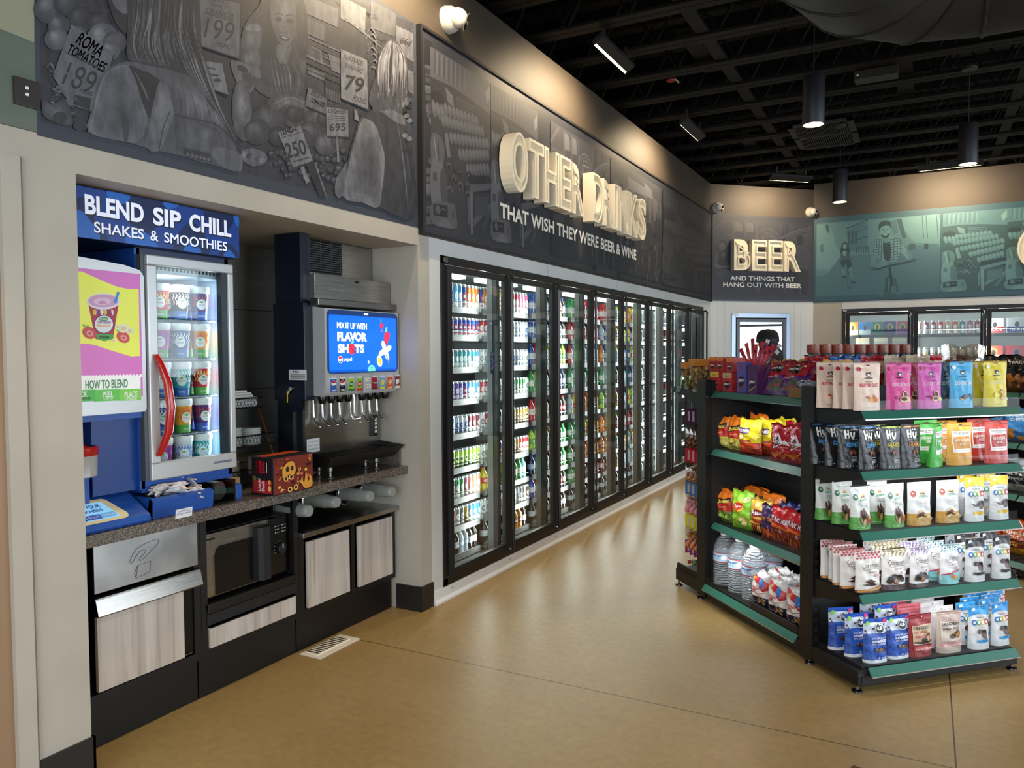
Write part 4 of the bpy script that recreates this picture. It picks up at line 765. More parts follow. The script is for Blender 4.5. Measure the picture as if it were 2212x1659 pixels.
# per bay and shelf: container kind, colours of the left half, colours of the right half
C_, B_ = 'can', 'bottle'
BAYS = [
 [(C_, '', 'blue silver sky blue orange orange'), (C_, '', 'blue blue blue blue blue blue'), (C_, '', 'blue maroon teal teal teal sky'), (C_, '', 'navy navy purple blue sky sky'), (C_, '', 'sky sky silver silver maroon maroon'), (C_, '', 'lime lime lime lime lime lime'), (C_, '', 'teal purple green pink peach peach'), (C_, '', 'orange red gray gold sky sky'), (B_, '', 'dark dark clear clear dark dark')],
 [(C_, 'blue orange orange yellow', 'yellow lime red pink pink'), (C_, 'red red orange orange', 'white white white white silver'), (C_, 'white white red red', 'white silver silver white white'), (C_, 'red red orange red', 'white green green green white'), (C_, 'white red white white', 'dark gray gold gold gold'), (C_, 'white white peach peach', 'blue brown gold red red'), (B_, 'yellow yellow lime lime', 'lime lime green green teal'), (C_, 'white white gray white', 'white brown white gray brown'), (B_, 'dark dark dark dark', 'dark dark amber amber dark')],
 [(B_, 'blue blue blue blue', 'dark dark dark amber navy'), (B_, 'blue blue navy blue', 'navy navy dark dark dark'), (B_, 'blue red blue blue', 'lime lime lime lime lime'), (B_, 'green lime lime green', 'wine navy navy navy navy'), (B_, 'red red dark red', 'cola cola cola cola cola'), (B_, 'lime lime green green', 'amber dark dark green green'), (B_, 'navy blue blue navy', 'cola cola dark dark green'), (B_, 'blue red blue blue', 'dark cola cola cola dark'), (B_, 'dark dark dark dark', 'dark dark dark dark dark')],
 [(B_, 'green green green red', 'red red red red red'), (B_, 'red red dark red', 'red cola red red red'), (B_, 'red clear clear red', 'clear clear amber clear clear'), (B_, 'green white lime green', 'white green white green white'), (B_, 'clear yellow clear white', 'orange orange orange navy orange'), (B_, 'green green white green', 'yellow yellow yellow orange yellow'), (B_, 'green dark green green', 'orange orange cola orange orange'), (B_, 'green green dark dark', 'cola wine wine red red'), (B_, 'dark dark dark dark', 'dark wine wine dark dark')],
 [(B_, 'red red dark red', 'white white lime white yellow'), (B_, 'clear blue clear red', 'lime yellow orange white lime'), (B_, 'orange blue green amber', 'blue clear yellow navy blue'), (B_, 'green clear white green', 'teal wine navy white teal'), (B_, 'lime green clear green', 'blue yellow red clear blue'), (B_, 'orange orange green orange', 'orange red lime red wine'), (B_, 'amber orange yellow green', 'amber teal orange red amber'), (B_, 'wine cola orange green', 'clear amber clear dark clear'), (B_, 'dark dark dark dark', 'dark dark dark dark dark')],
 [(B_, 'orange yellow lime amber', 'clear water water water'), (B_, 'yellow blue yellow orange', 'water water clear water'), (B_, 'blue yellow navy blue', 'water water water clear'), (B_, 'navy blue teal red', 'clear water water water'), (B_, 'yellow lime clear yellow', 'water water water water'), (B_, 'red wine yellow red', 'water clear water water'), (B_, 'teal amber green clear', 'water water water water'), (B_, 'clear clear water clear', 'water water water water'), (B_, 'dark dark dark dark', 'dark water water dark')],
 [(B_, 'water water clear water', 'clear clear'), (B_, 'water clear water water', 'red red'), (B_, 'water water water water', 'water clear'), (B_, 'clear water water water', 'water water'), (B_, 'water water water water', 'clear red'), (B_, 'water water water water', 'water water'), (B_, 'water water water water', 'water water'), (B_, 'water water water water', 'clear water'), (B_, 'dark water dark water', 'water water')],
 [(B_, 'water clear', ''), (B_, 'red red', ''), (B_, 'water water', ''), (B_, 'clear water', ''), (B_, 'red clear', ''), (B_, 'water water', ''), (B_, 'water water', ''), (B_, 'clear water', ''), (B_, 'water water', '')]]
ORD = ('first', 'second', 'third', 'fourth', 'fifth', 'sixth', 'seventh', 'eighth', 'ninth')
CN_ = dict(dark='black', clear='clear', water='clear water', cola='dark cola', wine='dark red', amber='amber', navy='navy', gray='gray')
for k, bay in enumerate(BAYS):
    for i, (kind, lf, rt) in enumerate(bay):
        items = []
        ya, yb = D0+k*DY+.085, D0+(k+1)*DY-.075
        for s_, (p, q) in ((lf, (ya, ya+.27)), (rt, (ya+.325, yb))):
            cs = s_.split()
            if kind == C_ and cs:          # cans stand shoulder to shoulder
                r_ = (ya-.03, 4) if q == ya+.27 else (ya+.235, 9)
                for j in range(r_[1]): items.append((r_[0]+.0575*j, cs[j*len(cs)//r_[1]]))
                continue
            for j, c in enumerate(cs): items.append((p+(q-p)*(j/max(1, len(cs)-1)), c))
        for y, c in items:
            if kind == C_:
                me = can(*PAL[c], r=.028, h=.15 if i not in (0, 6) else (.19 if i == 0 else .165)); nm = 'drink_can'; cat = 'can'
            else:
                hh = .185 if i not in (0, 2, 3, 4) else .2
                me = bottle(*BOT[c], h=hh); nm = 'drink_bottle'; cat = 'bottle'
            lab = '%s drink %s on shelf %s from top behind the %s cooler door' % (CN_.get(c, c), cat, ORD[i], ORD[k])
            if kind == B_ and k >= 5:          # the far bays: a few pixels each, kept together
                q = _bmb[('b',)+BOT[c]+(.034, hh)]
                o_ = len(STUFFB.v); STUFFB.v += [p_+Vector((-2.905, y, SHZ[i]-.004)) for p_ in q.v]; STUFFB.f += [[n_+o_ for n_ in f_] for f_ in q.f]; STUFFB.m += [STUFFB.mi(q.mats[m_]) for m_ in q.m]; continue
            if c == 'cola': lab = lab.replace(' drink', '', 1)
            put(nm, me, (-2.905, y, SHZ[i]-.004), lab, cat, random.uniform(-.5, .1), '%s %ss on shelf %s of cooler bay %s' % (c, cat, ORD[i], ORD[k]))
o = tag(obj('drink_bottles', STUFFB, None, True), 'rows of small water and soda bottles behind the last three cooler doors', 'bottles'); o['kind'] = 'stuff'
# ticket on the inside of the first glass door
b = MB(); a = Art(); a.rect(0, 0, .05, .15, M('#1a2456', .4)); a.text('GET THE MOST', .025, .14, .04, .008, WHITE); a.text('TO DRINK', .025, .128, .03, .008, WHITE)
for q in ((.02, .1), (.033, .085), (.015, .07), (.03, .05), (.02, .035)): a.ell(q[0], q[1], .008, .012, M(random.choice(('#7a5aa8', '#c8a23c', '#4a8ac0')), .4), 10, rings=1)
p = onX(1059, 760, XL+.02); b.art(a, flat((XL+.021, p.y, p.z-.15), (0, 1, 0), (0, 0, 1), (1, 0, 0)))
tag(obj('door_sticker', b, None), 'small dark blue sticker on the first cooler door near its right edge', 'sticker')
# ================================================================== BEER COOLER in the back wall, glass door in the corner wall
bk = thing('beer_cooler', 'black framed beer cooler in the back wall under the teal picture', 'cooler', (1.05, 12.4, 0))
x0, x1, z0, z1 = -1.06, 3.16, .087, 2.165; DX = .86; N5 = 4; XS0 = -1.03
LT = M('#b9bdb8', .5); b = MB(); b.box((x0, YR+.9, z0-.02), (x1, YR+.92, z1), LT); b.box((x0, YR+.02, z1-.02), (x1, YR+.92, z1), LT); b.box((x0, YR+.02, z0-.02), (x1, YR+.92, z0), CIN); b.box((x0-.02, YR+.02, z0), (x0, YR+.92, z1), LT); b.box((x1, YR+.02, z0), (x1+.02, YR+.92, z1), LT); obj('liner', b, bk)
b = MB(); ya, yb = YR-.012, YR+.06
b.box((x0, ya, z0), (x0+.045, yb, z1), BLACK, .004); b.box((x1-.045, ya, z0), (x1, yb, z1), BLACK, .004); b.box((x0, ya, z1-.05), (x1, yb, z1), BLACK, .004); b.box((x0, ya, z0), (x1, yb, z0+.05), BLACK, .004)
for k in range(1, 5): b.box((XS0+k*DX-.02, ya+.01, z0), (XS0+k*DX+.02, yb, z1), BLACK)
b.box((x0+.012, ya-.003, z1-.035), (x0+.06, ya, z1-.012), STEELD); obj('frame', b, bk)
for k in range(4):
    a0, a1 = XS0+.02+k*DX+.003, XS0+(k+1)*DX-.003; s = .05
    b = MB(); b.box((a0, ya-.02, z0+.055), (a0+s, ya, z1-.055), BLACKM, .004); b.box((a1-s, ya-.02, z0+.055), (a1, ya, z1-.055), BLACKM, .004); b.box((a0+s, ya-.02, z1-.1), (a1-s, ya, z1-.055), BLACKM, .004); b.box((a0+s, ya-.02, z0+.055), (a1-s, ya, z0+.1), BLACKM, .004); d = obj('door', b, bk)
    b = MB(); b.box((a0+s, ya-.012, z0+.1), (a1-s, ya-.008, z1-.1), GLASS); obj('glass_pane', b, d)
    b = MB(); b.tube([(a1-.02, ya-.02, z1-.06), (a1-.02, ya-.045, z1-.08), (a1-.02, ya-.045, z0+.1), (a1-.02, ya-.02, z0+.08)], .012, M('#31343a', .2), 8); obj('handle', b, d, True)
    b = MB(); b.box((a0+.15, YR+.2, 2.11), (a1-.05, YR+.3, 2.135), LEDC); obj('ceiling_light', b, bk)
    area('beer_led', (a0, YR+.1, 1.3), ((a0+a1)/2, YR+.3, 1.3), .03, 1.5, 7, (.96, 1, .97)).data.energy = 12
    for z in (1.79, 1.42, 1.05, .68, .3):
        b = MB(); b.box((a0-.02, YR+.12, z-.03), (a1+.02, YR+.85, z), BLACKM)
        if k != 0: b.box((a0, YR+.1, z+.055), (a1, YR+.104, z+.06), CHROME)
        obj('shelf', b, bk)
def pack(c1, c2, c3, w, d, h, t=None, n=(1, 1)):
    b = MB(); b.box((-w/2, -d/2, 0), (w/2, d/2, h), M(c1, .4), .004); a = Art()
    a.rect(-w*.48, .005, w*.48, h*.42, M(c2, .4)); a.ell(0, h*.6, w*.24, h*.25, M(c3, .4), 16)
    a.ell(0, h*.56, w*.12, h*.2, M('#2a2020', .5), 10, rings=1)
    if t: a.text(t, 0, h*.24, w*.8, h*.17, M('#f2f2ee', .4), bold=.03)
    b.art(a, flat((0, -d/2-.0006, 0), (1, 0, 0), (0, 0, 1), (0, -1, 0))); return mesh_of('drink_pack', b)
yb2 = YR+.22
for j, (c, x) in enumerate(((('#e0742a', '#efdcae', '#d99a3c'), -.93), (('#2a78b8', '#c8d6dc', '#3f6aa0'), -.77), (('#1f7a66', '#17604f', '#c8cf3c'), -.61), (('#3a2f8c', '#2c2470', '#d8c93c'), -.45), (('#d8405c', '#b05ac0', '#c8d84a'), -.29))):
    put('beer_pack', pack(*c, .15, .16, .19), (x, yb2, 1.79), '%s beer carton, %s of five on the top beer cooler shelf' % (('orange and cream', 'blue and white', 'green and yellow', 'dark blue and yellow', 'pink and violet')[j], ORD[j]), 'beer carton')
for j, c in enumerate(('peach', 'maroon', 'maroon', 'red', 'peach', 'orange', 'teal', 'pink', 'red')):
    put('drink_can', can(*PAL[c], r=.034, h=.185), (-.09+j*.088, YR+.16, 1.79), '%s tall can, %s from left on the top beer cooler shelf' % (c, ORD[j]), 'can', -1.57)
for j, c in enumerate(('peach', 'yellow', 'pink', 'dark', 'white', 'white', 'gray', 'white', 'gold')):
    put('drink_can', can('#e3e4e2', PAL[c][0], PAL[c][2], r=.034, h=.185), (-.09+j*.088, YR+.16, 1.42), 'white and %s tall can, %s from left on the second beer cooler shelf' % (c, ORD[j]), 'can', -1.57)
for j, (c, x, t, w) in enumerate(((('#c8c9c8', '#c22a33', '#c8c9c8'), .81, 'TECATE', .21), (('#c3c6ca', '#243a8c', '#c3c6ca'), 1.06, 'TECATE', .23), (('#d9c52a', '#c8a820', '#e8e2a0'), 1.32, None, .2))):
    put('beer_pack', pack(*c, w, .2, .2, t), (x, yb2+.03, 1.79), '%s beer pack on the top shelf behind the third beer cooler door' % ('silver and red', 'silver and blue', 'yellow')[j], 'beer pack')
for j, (c, x, w) in enumerate(((('#d8442f', '#e9cfc4', '#e07a4a'), .8, .22), (('#b91f38', '#a01a30', '#8c4a6a'), 1.06, .24), (('#d9d6d0', '#d8542f', '#e8e2d8'), 1.32, .2))):
    put('beer_pack', pack(*c, w, .2, .2), (x, yb2+.03, 1.42), '%s drink pack on the second shelf behind the third beer cooler door' % ('orange and white', 'crimson', 'white and orange')[j], 'beer pack')
b = MB(); b.box((.5, YR+.3, 1.42), (.68, YR+.4, 1.6), M('#2f55a8', .4), .004); tag(obj('beer_pack', b, None), 'blue carton standing behind the cans on the second beer cooler shelf', 'beer carton')
for j in range(3): b = MB(); b.box((-.9+j*.24, YR+.3, 1.70), (-.72+j*.24, YR+.45, 1.755), M(('#b9ad8c', '#d8d2b4', '#cfc9ac')[j], .5), .003); b.box((-.9+j*.24, YR+.35, 1.42), (-.72+j*.24, YR+.45, 1.70), M('#a9aa9f', .5)); tag(obj('beer_pack', b, None), 'plain pale carton, %s from left on the second shelf behind the first beer cooler door' % ORD[j], 'beer carton')
# corner door
cd = thing('cooler_door', 'steel framed reflective glass door in the white corner wall under the beer sign', 'door', CH0+GC*.81, GA)
FR = M('#8f9bab', .25, .7, name='anodised_frame'); b = MB(CM)
b.box((.335, -.015, .02), (.40, .1, 2.11), FR, .004); b.box((1.225, -.015, .02), (1.29, .1, 2.11), FR, .004); b.box((.40, -.015, 2.045), (1.225, .1, 2.11), FR, .004); obj('frame', b, cd)
b = MB(CM); b.box((.405, -.025, .03), (.46, .03, 2.035), M('#39424f', .3), .003); b.box((1.165, -.025, .03), (1.22, .03, 2.035), M('#39424f', .3), .003); b.box((.46, -.025, 1.985), (1.165, .03, 2.035), M('#39424f', .3), .003); b.box((.46, -.025, .03), (1.165, .03, .12), M('#39424f', .3), .003); b.box((.345, -.02, 2.075), (.44, -.014, 2.102), WHITE); obj('door_leaf', b, cd)
b = MB(CM); b.box((.46, -.006, .12), (1.165, .004, 1.985), glass_mat('reflective_glass', .42, .8, (.35, .38, .4, 1))); obj('glass_pane', b, cd)
b = MB(CM); b.box((.335, .12, 0), (1.29, .6, 2.2), M('#1a1c1e', .6)); b.box((.42, .13, 0), (1.2, .59, 2.1), M('#1a1c1e', .6)); obj('dark_backing', b, cd)  # unseen dark box added behind the pane so its reflections show
# ================================================================== GONDOLA WITH END DISPLAYS
GREEN = M('#2f6b5b', .35, name='green_price_strip')
def pix(P):
    v = Vector(P)-Vector((0, 0, EYE)); d = v.dot(FW); return CX+F_PX*v.dot(RT)/d, CY-F_PX*v.dot(UP)/d
def on_v(px, v, z, py=900.):           # u on the plane v = const whose photo column is px at height z
    for _ in range(4):
        q = GM.inverted() @ hit(px, py, G(0, v), GR); py = pix(G(q.x, v, z))[1]
    return q.x
def on_u(px, u, z, py=900., O=Vector((0, 0, 0))):
    for _ in range(4):
        q = GM.inverted() @ (hit(px, py, G(u, 0)+O, GC)-O); py = pix(G(u, q.y, z)+O)[1]
    return q.y
def strip_v(t, u0, u1, v, z, s, guard=True):   # price strip along u; s = -1 faces the camera side
    b = MB(GM); b.add([(u0, v, z), (u1, v, z), (u1, v+s*.026, z-.036), (u0, v+s*.026, z-.036), (u0, v-s*.003, z-.004), (u1, v-s*.003, z-.004), (u1, v+s*.02, z-.038), (u0, v+s*.02, z-.038)], [(0, 1, 2, 3), (4, 7, 6, 5), (0, 4, 5, 1), (3, 2, 6, 7), (0, 3, 7, 4), (1, 5, 6, 2)], GREEN); st = obj('price_strip', b, t)
    b = MB(GM); b.box((u0, v+s*.026, z-.0385), (u1, v+s*.028, z-.034), CHROME); obj('strip_edge', b, st)
    if guard: b = MB(GM); b.box((u0, v-s*.004, z), (u1, v-s*.006, z+.045), CLEAR); obj('clear_guard', b, t)
def strip_u(t, v0, v1, u, z, O=None, guard=True):
    X = GM if O is None else Matrix.Translation(O) @ GM
    b = MB(X); b.add([(u, v0, z), (u, v1, z), (u-.026, v1, z-.036), (u-.026, v0, z-.036), (u+.003, v0, z-.004), (u+.003, v1, z-.004), (u-.02, v1, z-.038), (u-.02, v0, z-.038)], [(3, 2, 1, 0), (5, 6, 7, 4), (1, 5, 4, 0), (7, 6, 2, 3), (4, 7, 3, 0), (2, 6, 5, 1)], GREEN); st = obj('price_strip', b, t)
    b = MB(X); b.box((u-.028, v0, z-.0385), (u-.026, v1, z-.034), CHROME); obj('strip_edge', b, st)
    if guard: b = MB(X); b.box((u+.004, v0, z), (u+.006, v1, z+.045), CLEAR); obj('clear_guard', b, t)
def foot(t, u, v, X=GM):
    b = MB(X); b.lathe([(.024, 0), (.022, .008), (.008, .012), (.008, .045)], BLACKG, (u, v, 0), 14, mats=[BLACKG, BLACKG, STEELD]); obj('foot', b, t, True)
def upright(t, u, v, s, X=GM):
    b = MB(X); b.box((u, v-.05, .02), (u+.045, v+.05, 1.385), BLACK, .003)
    for k in range(26): b.box((u+.012, v+s*.05, .12+k*.048), (u+.03, v+s*.0508, .145+k*.048), M('#030303', .8))
    obj('upright', b, t)
# near end display -----------------------------------------------------------------------------
ES = (1.284, 1.012, .738, .452); EB = .115
en = thing('end_display', 'black end display with five green edged shelves facing the camera', 'display shelf', G(.46, .2), GA)
b = MB(GM); b.box((.045, .40, .1), (.875, .42, 1.38), BLACKM)
for z in (.3, .62, .95): b.box((.045, .399, z), (.875, .4, z+.003), M('#2a2a2a', .5))
obj('back_panel', b, en)
for u in (0, .875): upright(en, u, .375, -1)
b = MB(GM); b.box((.0, .0, .03), (.92, .32, .082), BLACK, .003); b.box((0, .0, .082), (.92, .32, .1), BLACKM); b.box((.03, .012, .098), (.89, .328, EB), BLACKM); b.box((.05, .32, .03), (.87, .395, EB), BLACKM); b.box((.02, -.002, .035), (.905, 0, .078), BLACKM); obj('base', b, en)
for u, v in ((.012, .02), (.012, .36), (.908, .02), (.908, .36)): foot(en, u, v)
strip_v(en, .05, .90, -.006, EB, -1)
for z in ES:
    b = MB(GM); b.box((.02, .0, z-.022), (.90, .33, z), BLACKM); sh = obj('shelf', b, en)
    for u in (.018, .895): b = MB(GM); b.prism([(.33, z-.11), (.33, z-.01), (.0, z-.005), (.0, z-.035)], 0, u-.008, u, BLACK); obj('bracket', b, sh)
    strip_v(en, .0, .905, -.002, z, -1)
for z in ES: area('shelf_led', G(.46, .03, z-.03), G(.46, .12, z-.25), .8, .015, 1.1, (.96, .98, 1)).rotation_euler.rotate_axis('Z', 0)
# main bay --------------------------------------------------------------------------------------
MS = (1.314, .957, .498); MBZ = .115
mg = thing('gondola_shelf', 'black gondola shelf with green strips behind the end display, chips and water facing left', 'display shelf', G(.46, .9), GA)
def main_bay(t, X, O, MS=MS):
    b = MB(X); b.box((.45, .43, .1), (.47, 1.36, 1.385), BLACKM)
    for z in (.28, .74, 1.1): b.box((.447, .43, z), (.45, 1.36, z+.003), M('#2f2f2f', .4))
    obj('center_panel', b, t)
    b = MB(X); b.box((.012, .435, .02), (.91, 1.355, .09), BLACK, .003); b.box((.015, .435, .09), (.905, 1.355, MBZ), BLACKM); obj('base', b, t)
    strip_u(t, .435, 1.355, -.002, MBZ, O)
    for z in MS:
        b = MB(X); b.box((.06, .435, z-.022), (.45, 1.352, z), BLACKM); sh = obj('shelf', b, t); b = MB(X); b.box((.47, .435, z-.022), (.86, 1.352, z), BLACKM); obj('shelf', b, t)
        b = MB(X); b.prism([(.45, z-.13), (.45, z-.01), (.06, z-.005), (.06, z-.035)], 1, 1.345, 1.352, BLACK); obj('bracket', b, sh)
        strip_u(t, .435, 1.352, .058, z, O)
main_bay(mg, GM, None)
for z in MS: area('shelf_led', G(.09, .9, z-.03), G(.17, .9, z-.3), .8, .015, 2.2, (.97, .99, 1))
b = MB(GM); b.box((.062, .5, 1.285), (.07, 1.25, 1.29), LEDC); obj('light_strip', b, mg)
# far end display --------------------------------------------------------------------------------
fe = thing('end_display', 'black end display at the far end of the gondola with hanging candy bags', 'display shelf', G(.46, 1.6), GA)
b = MB(GM); b.box((.045, 1.37, .1), (.875, 1.39, 1.38), BLACKM); obj('back_panel', b, fe)
for u in (0, .875): upright(fe, u, 1.415, 1)
b = MB(GM); b.box((0, 1.46, .035), (.92, 1.745, .11), BLACK, .003); b.prism([(1.46, .11), (1.745, .11), (1.75, .125), (1.735, .15), (1.46, .15)], 0, .01, .02, BLACK); b.box((.02, 1.46, .1), (.9, 1.74, .118), BLACKM); obj('base', b, fe)
for u, v in ((.012, 1.43), (.012, 1.72), (.908, 1.72)): foot(fe, u, v)
b = MB(GM); b.box((.03, 1.46, 1.272), (.89, 1.78, 1.288), BLACKM); sh = obj('shelf', b, fe)
b = MB(GM); b.prism([(1.46, 1.16), (1.46, 1.29), (1.79, 1.33), (1.815, 1.305), (1.81, 1.288), (1.6, 1.265)], 0, .012, .022, BLACK)
for v in (1.5, 1.74): b.lathe([(.006, -.002), (.006, 0)], BLACKG, (.012, v, 1.29), 8, 0)
obj('bracket', b, sh)
HZ = (1.175, .915, .7, .48, .275)
for z in HZ:
    for u in (.10, .34, .58, .8):
        b = MB(GM); b.tube([(u, 1.39, z), (u, 1.70, z+.012), (u, 1.715, z+.03)], .003, BLACKG if z in (1.175, .48) else CHROME, 6); obj('hook', b, fe)
# second gondola to the right --------------------------------------------------------------------
O2 = onZ(2184, 1246)-G(0, 1.355); O2.z = 0; X2 = Matrix.Translation(O2) @ GM; MS2 = (1.262, .915, .56)
g2 = thing('gondola_shelf', 'black gondola shelf with green strips at the right edge, black and blue chip bags', 'display shelf', G(.46, .9)+O2, GA)
main_bay(g2, X2, O2, MS2); main_bay(g2, Matrix.Translation(GR*.93) @ X2, O2+GR*.93, MS2); upright(g2, 0, 2.34, 1, X2); upright(g2, .875, 2.34, 1, X2); foot(g2, .02, .46, X2); foot(g2, .02, 1.33, X2); foot(g2, .02, 2.26, X2)
for z in MS2: area('shelf_led', G(.09, 1.3, z-.03)+O2, G(.17, 1.3, z-.3)+O2, 1.7, .015, 1.6, (.97, .99, 1))
# ================================================================== BAGS AND POUCHES
def refine(vs, fs, m, fine=.07):
    bm = bmesh.new(); q = [bm.verts.new((x, y, 0)) for x, y in vs]
    for f in fs:
        try: bm.faces.new([q[i] for i in f])
        except ValueError: pass
    for _ in range(3):
        ed = [e for e in bm.edges if e.calc_length() > fine]
        if not ed: break
        bmesh.ops.triangulate(bm, faces=[f for f in bm.faces if len(f.verts) > 4]); ed = [e for e in bm.edges if e.calc_length() > fine]
        bmesh.ops.subdivide_edges(bm, edges=ed, cuts=1, use_grid_fill=True); bmesh.ops.triangulate(bm, faces=[f for f in bm.faces if len(f.verts) > 4])
    bm.verts.index_update(); r = ([(v.co.x, v.co.y) for v in bm.verts], [tuple(v.index for v in f.verts) for f in bm.faces], m); bm.free(); return r
def pouch(name, w, h, d, bands, art=None, pillow=False, rough=.38, seed=1, amp=.002, coat=0., zig=False):
    # bands: (top of band as share of the height, colour), from the bottom up; art(Art) draws on a unit sheet -.5..+.5 x 0..1
    rnd = random.Random(seed); ph = [rnd.uniform(0, 6.28) for _ in range(6)]
    ts = sorted(set([0, .02, .05, .1, .15, .2, .25, .3, .35, .4, .45, .5, .55, .6, .65, .7, .75, .8, .85, .88, .9, .93, .965, 1.0]+[b_[0] for b_ in bands])); nx = 20
    def yf(u, t, s):
        e = max(0., 1-(2*abs(u))**2.6)
        if pillow: prof = max(0., math.sin(math.pi*min(1, max(0, (t-.04)/.89))))**.55
        else: prof = (1-min(1, t/.9))**.75 if t < .9 else 0
        wob = amp*(math.sin(19*u+ph[0]+5*t)+math.sin(23*t+ph[1]+7*u))*e*(1 if .06 < t < .95 else 0)
        return s*(d/2*prof*e**.6)+wob*(1 if s < 0 else .6)
    def px_(u, t):
        k = 1-(.035*math.sin(math.pi*min(1, t/.9)) if not pillow else .06*math.sin(math.pi*t)); return u*w*k
    def pz(u, t): return t*h+((.006*math.sin(9*u+ph[2])+.004*math.sin(17*u+ph[3]))*(t-.9)/.1 if t > .9 and pillow else 0)
    b = MB()
    for s in (-1, 1):
        vs = []; n0 = len(ts)
        for t in ts:
            for i in range(nx+1):
                u = -.5+i/nx; vs.append((px_(u, t), yf(u, t, s), pz(u, t)))
        for j in range(n0-1):
            tm = (ts[j]+ts[j+1])/2; col = next((c for tt, c in bands if tm <= tt), bands[-1][1]); m = M(col, rough, coat=coat, crinkle=.55 if pillow else .16)
            fs = [((j*(nx+1)+i), (j*(nx+1)+i+1), ((j+1)*(nx+1)+i+1), ((j+1)*(nx+1)+i)) for i in range(nx)]
            if s > 0: fs = [f[::-1] for f in fs]
            o = len(b.v); 
            if j == 0: base = o; b.add(vs, fs, m)
            else:
                k = b.mi(m)
                for f in fs: b.f.append([base+q for q in f]); b.m.append(k)
    if not pillow:      # gusset closing the bottom
        p = [(px_(-.5+i/nx, 0), yf(-.5+i/nx, 0, -1), 0) for i in range(nx+1)]+[(px_(.5-i/nx, 0), yf(.5-i/nx, 0, 1), 0) for i in range(1, nx)]
        b.quad(p, M(bands[0][1], rough))
    if art:
        a = Art(); art(a); dk = min(.0005, .007/max(1, len(a.items))); a.items = [refine(vs, fs, m) for vs, fs, m in a.items]
        b.art(a, lambda u, v, k: Vector((px_(u, v), yf(u, v, -1)-.001-dk*k, pz(u, v))))
    me = mesh_of(name, b, None, True)
    return me
def T_(a, s, x, y, w, h, c, bold=.03, rot=0., emit=0): a.text(s, x, y, w, h, M(c, .4), bold=bold, rot=rot)
def E_(a, x, y, rx_, ry_, c, rot=0., n=16): a.ell(x, y, rx_, ry_, M(c, .4), n, rot, 2)
def R_(a, x0, y0, x1, y1, c, nx=12, ny=5): a.rect(x0, y0, x1, y1, M(c, .4), nx, ny)
def P_(a, p, c, sm=0): a.poly(p, M(c, .4), sm, .12)
def logo_face(a, y=.77, c='#2a2436'): P_(a, [(-.09, y-.02), (-.09, y+.035), (-.05, y+.05), (0, y+.03), (.05, y+.05), (.09, y+.035), (.09, y-.02), (.04, y-.045), (-.04, y-.045)], c); P_(a, [(-.055, y-.01), (-.03, y+.01), (0, y-.002), (.03, y+.01), (.055, y-.01), (.03, y-.032), (-.03, y-.032)], '#efe6da'); R_(a, -.14, y-.09, .14, y-.065, c, 4, 1)
def tart(c, t1, tc, sub, pic, sc='#2a2436'):
    def f(a):
        logo_face(a, .76, sc); T_(a, sub, 0, .61, .3, .028, sc, 0); T_(a, t1, .0, .535, .72, .07, tc, .02)
        if pic == 'cake': P_(a, [(-.2, .28), (-.1, .31), (-.05, .27), (-.12, .25)], '#c8502c', 2); P_(a, [(-.1, .22), (.0, .17), (.12, .2), (.17, .26), (0, .27)], '#e0a23c', 2); P_(a, [(.1, .19), (.26, .16), (.28, .25), (.2, .3), (.12, .35)], '#d8733a')
        elif pic == 'tart': E_(a, -.2, .26, .08, .03, '#7a2236'); E_(a, .12, .31, .12, .085, '#f0d79a'); E_(a, .12, .315, .09, .06, '#4a2018'); E_(a, .06, .22, .15, .06, '#f0d79a'); E_(a, .06, .225, .11, .042, '#5a261c'); E_(a, .25, .21, .08, .05, '#e8c888')
        elif pic == 'bar': P_(a, [(-.2, .22), (0, .3), (.16, .25), (-.04, .17)], '#5a3a34'); P_(a, [(-.2, .22), (-.04, .17), (-.04, .145), (-.2, .19)], '#d8a860'); P_(a, [(.2, .3), (.28, .31), (.34, .17), (.27, .15)], '#5f3c36')
        else: E_(a, -.13, .26, .11, .055, '#e8dc5a'); E_(a, .17, .31, .12, .075, '#c99a4c'); E_(a, .2, .2, .17, .055, '#dcb46a'); E_(a, .33, .17, .08, .03, '#d8b878')
        T_(a, 'NET WT 3.5 OZ', -.02, .06, .4, .022, sc, 0); E_(a, -.36, .875, .075, .045, '#b52042' if c != '#3fa9d8' and c != '#e3cd2c' else '#eef0ea'); E_(a, 0, .955, .07, .012, '#4a2a2a', 0, 10)
    return f
KIND = {}
KIND['butter'] = pouch('snack_pouch', .142, .215, .06, [(1, '#e9cdb9')], tart('#e9cdb9', 'BUTTER CAKE', '#c8344a', 'Almond', 'cake', '#5a3a3a'), seed=2)
KIND['pink'] = pouch('snack_pouch', .14, .215, .06, [(1, '#d43f8d')], tart('#d43f8d', 'COOKIE TARTS', '#f0c8dc', 'Raspberry', 'tart'), seed=3)
KIND['rose'] = pouch('snack_pouch', .14, .212, .06, [(1, '#cf3358')], tart('#cf3358', 'COOKIE TARTS', '#f0c8dc', 'Cherry', 'tart'), seed=4)
KIND['magenta'] = pouch('snack_pouch', .135, .215, .06, [(1, '#cf4fa8')], tart('#cf4fa8', 'COOKIE TARTS', '#f0c8dc', 'Raspberry', 'tart'), seed=5)
KIND['cyan'] = pouch('snack_pouch', .138, .218, .06, [(1, '#3fa9d8')], tart('#3fa9d8', 'COOKIE BAR', '#eef4f4', 'Belgian Chocolate', 'bar'), seed=6)
KIND['slate'] = pouch('snack_pouch', .138, .212, .06, [(1, '#4a7585')], tart('#4a7585', 'COOKIE BAR', '#c8d8d8', 'Dark', 'bar'), seed=7)
KIND['lemon'] = pouch('snack_pouch', .142, .218, .06, [(1, '#e3cd2c')], tart('#e3cd2c', 'COOKIE TARTS', '#f5efc0', 'Lemon', 'lemon'), seed=8)
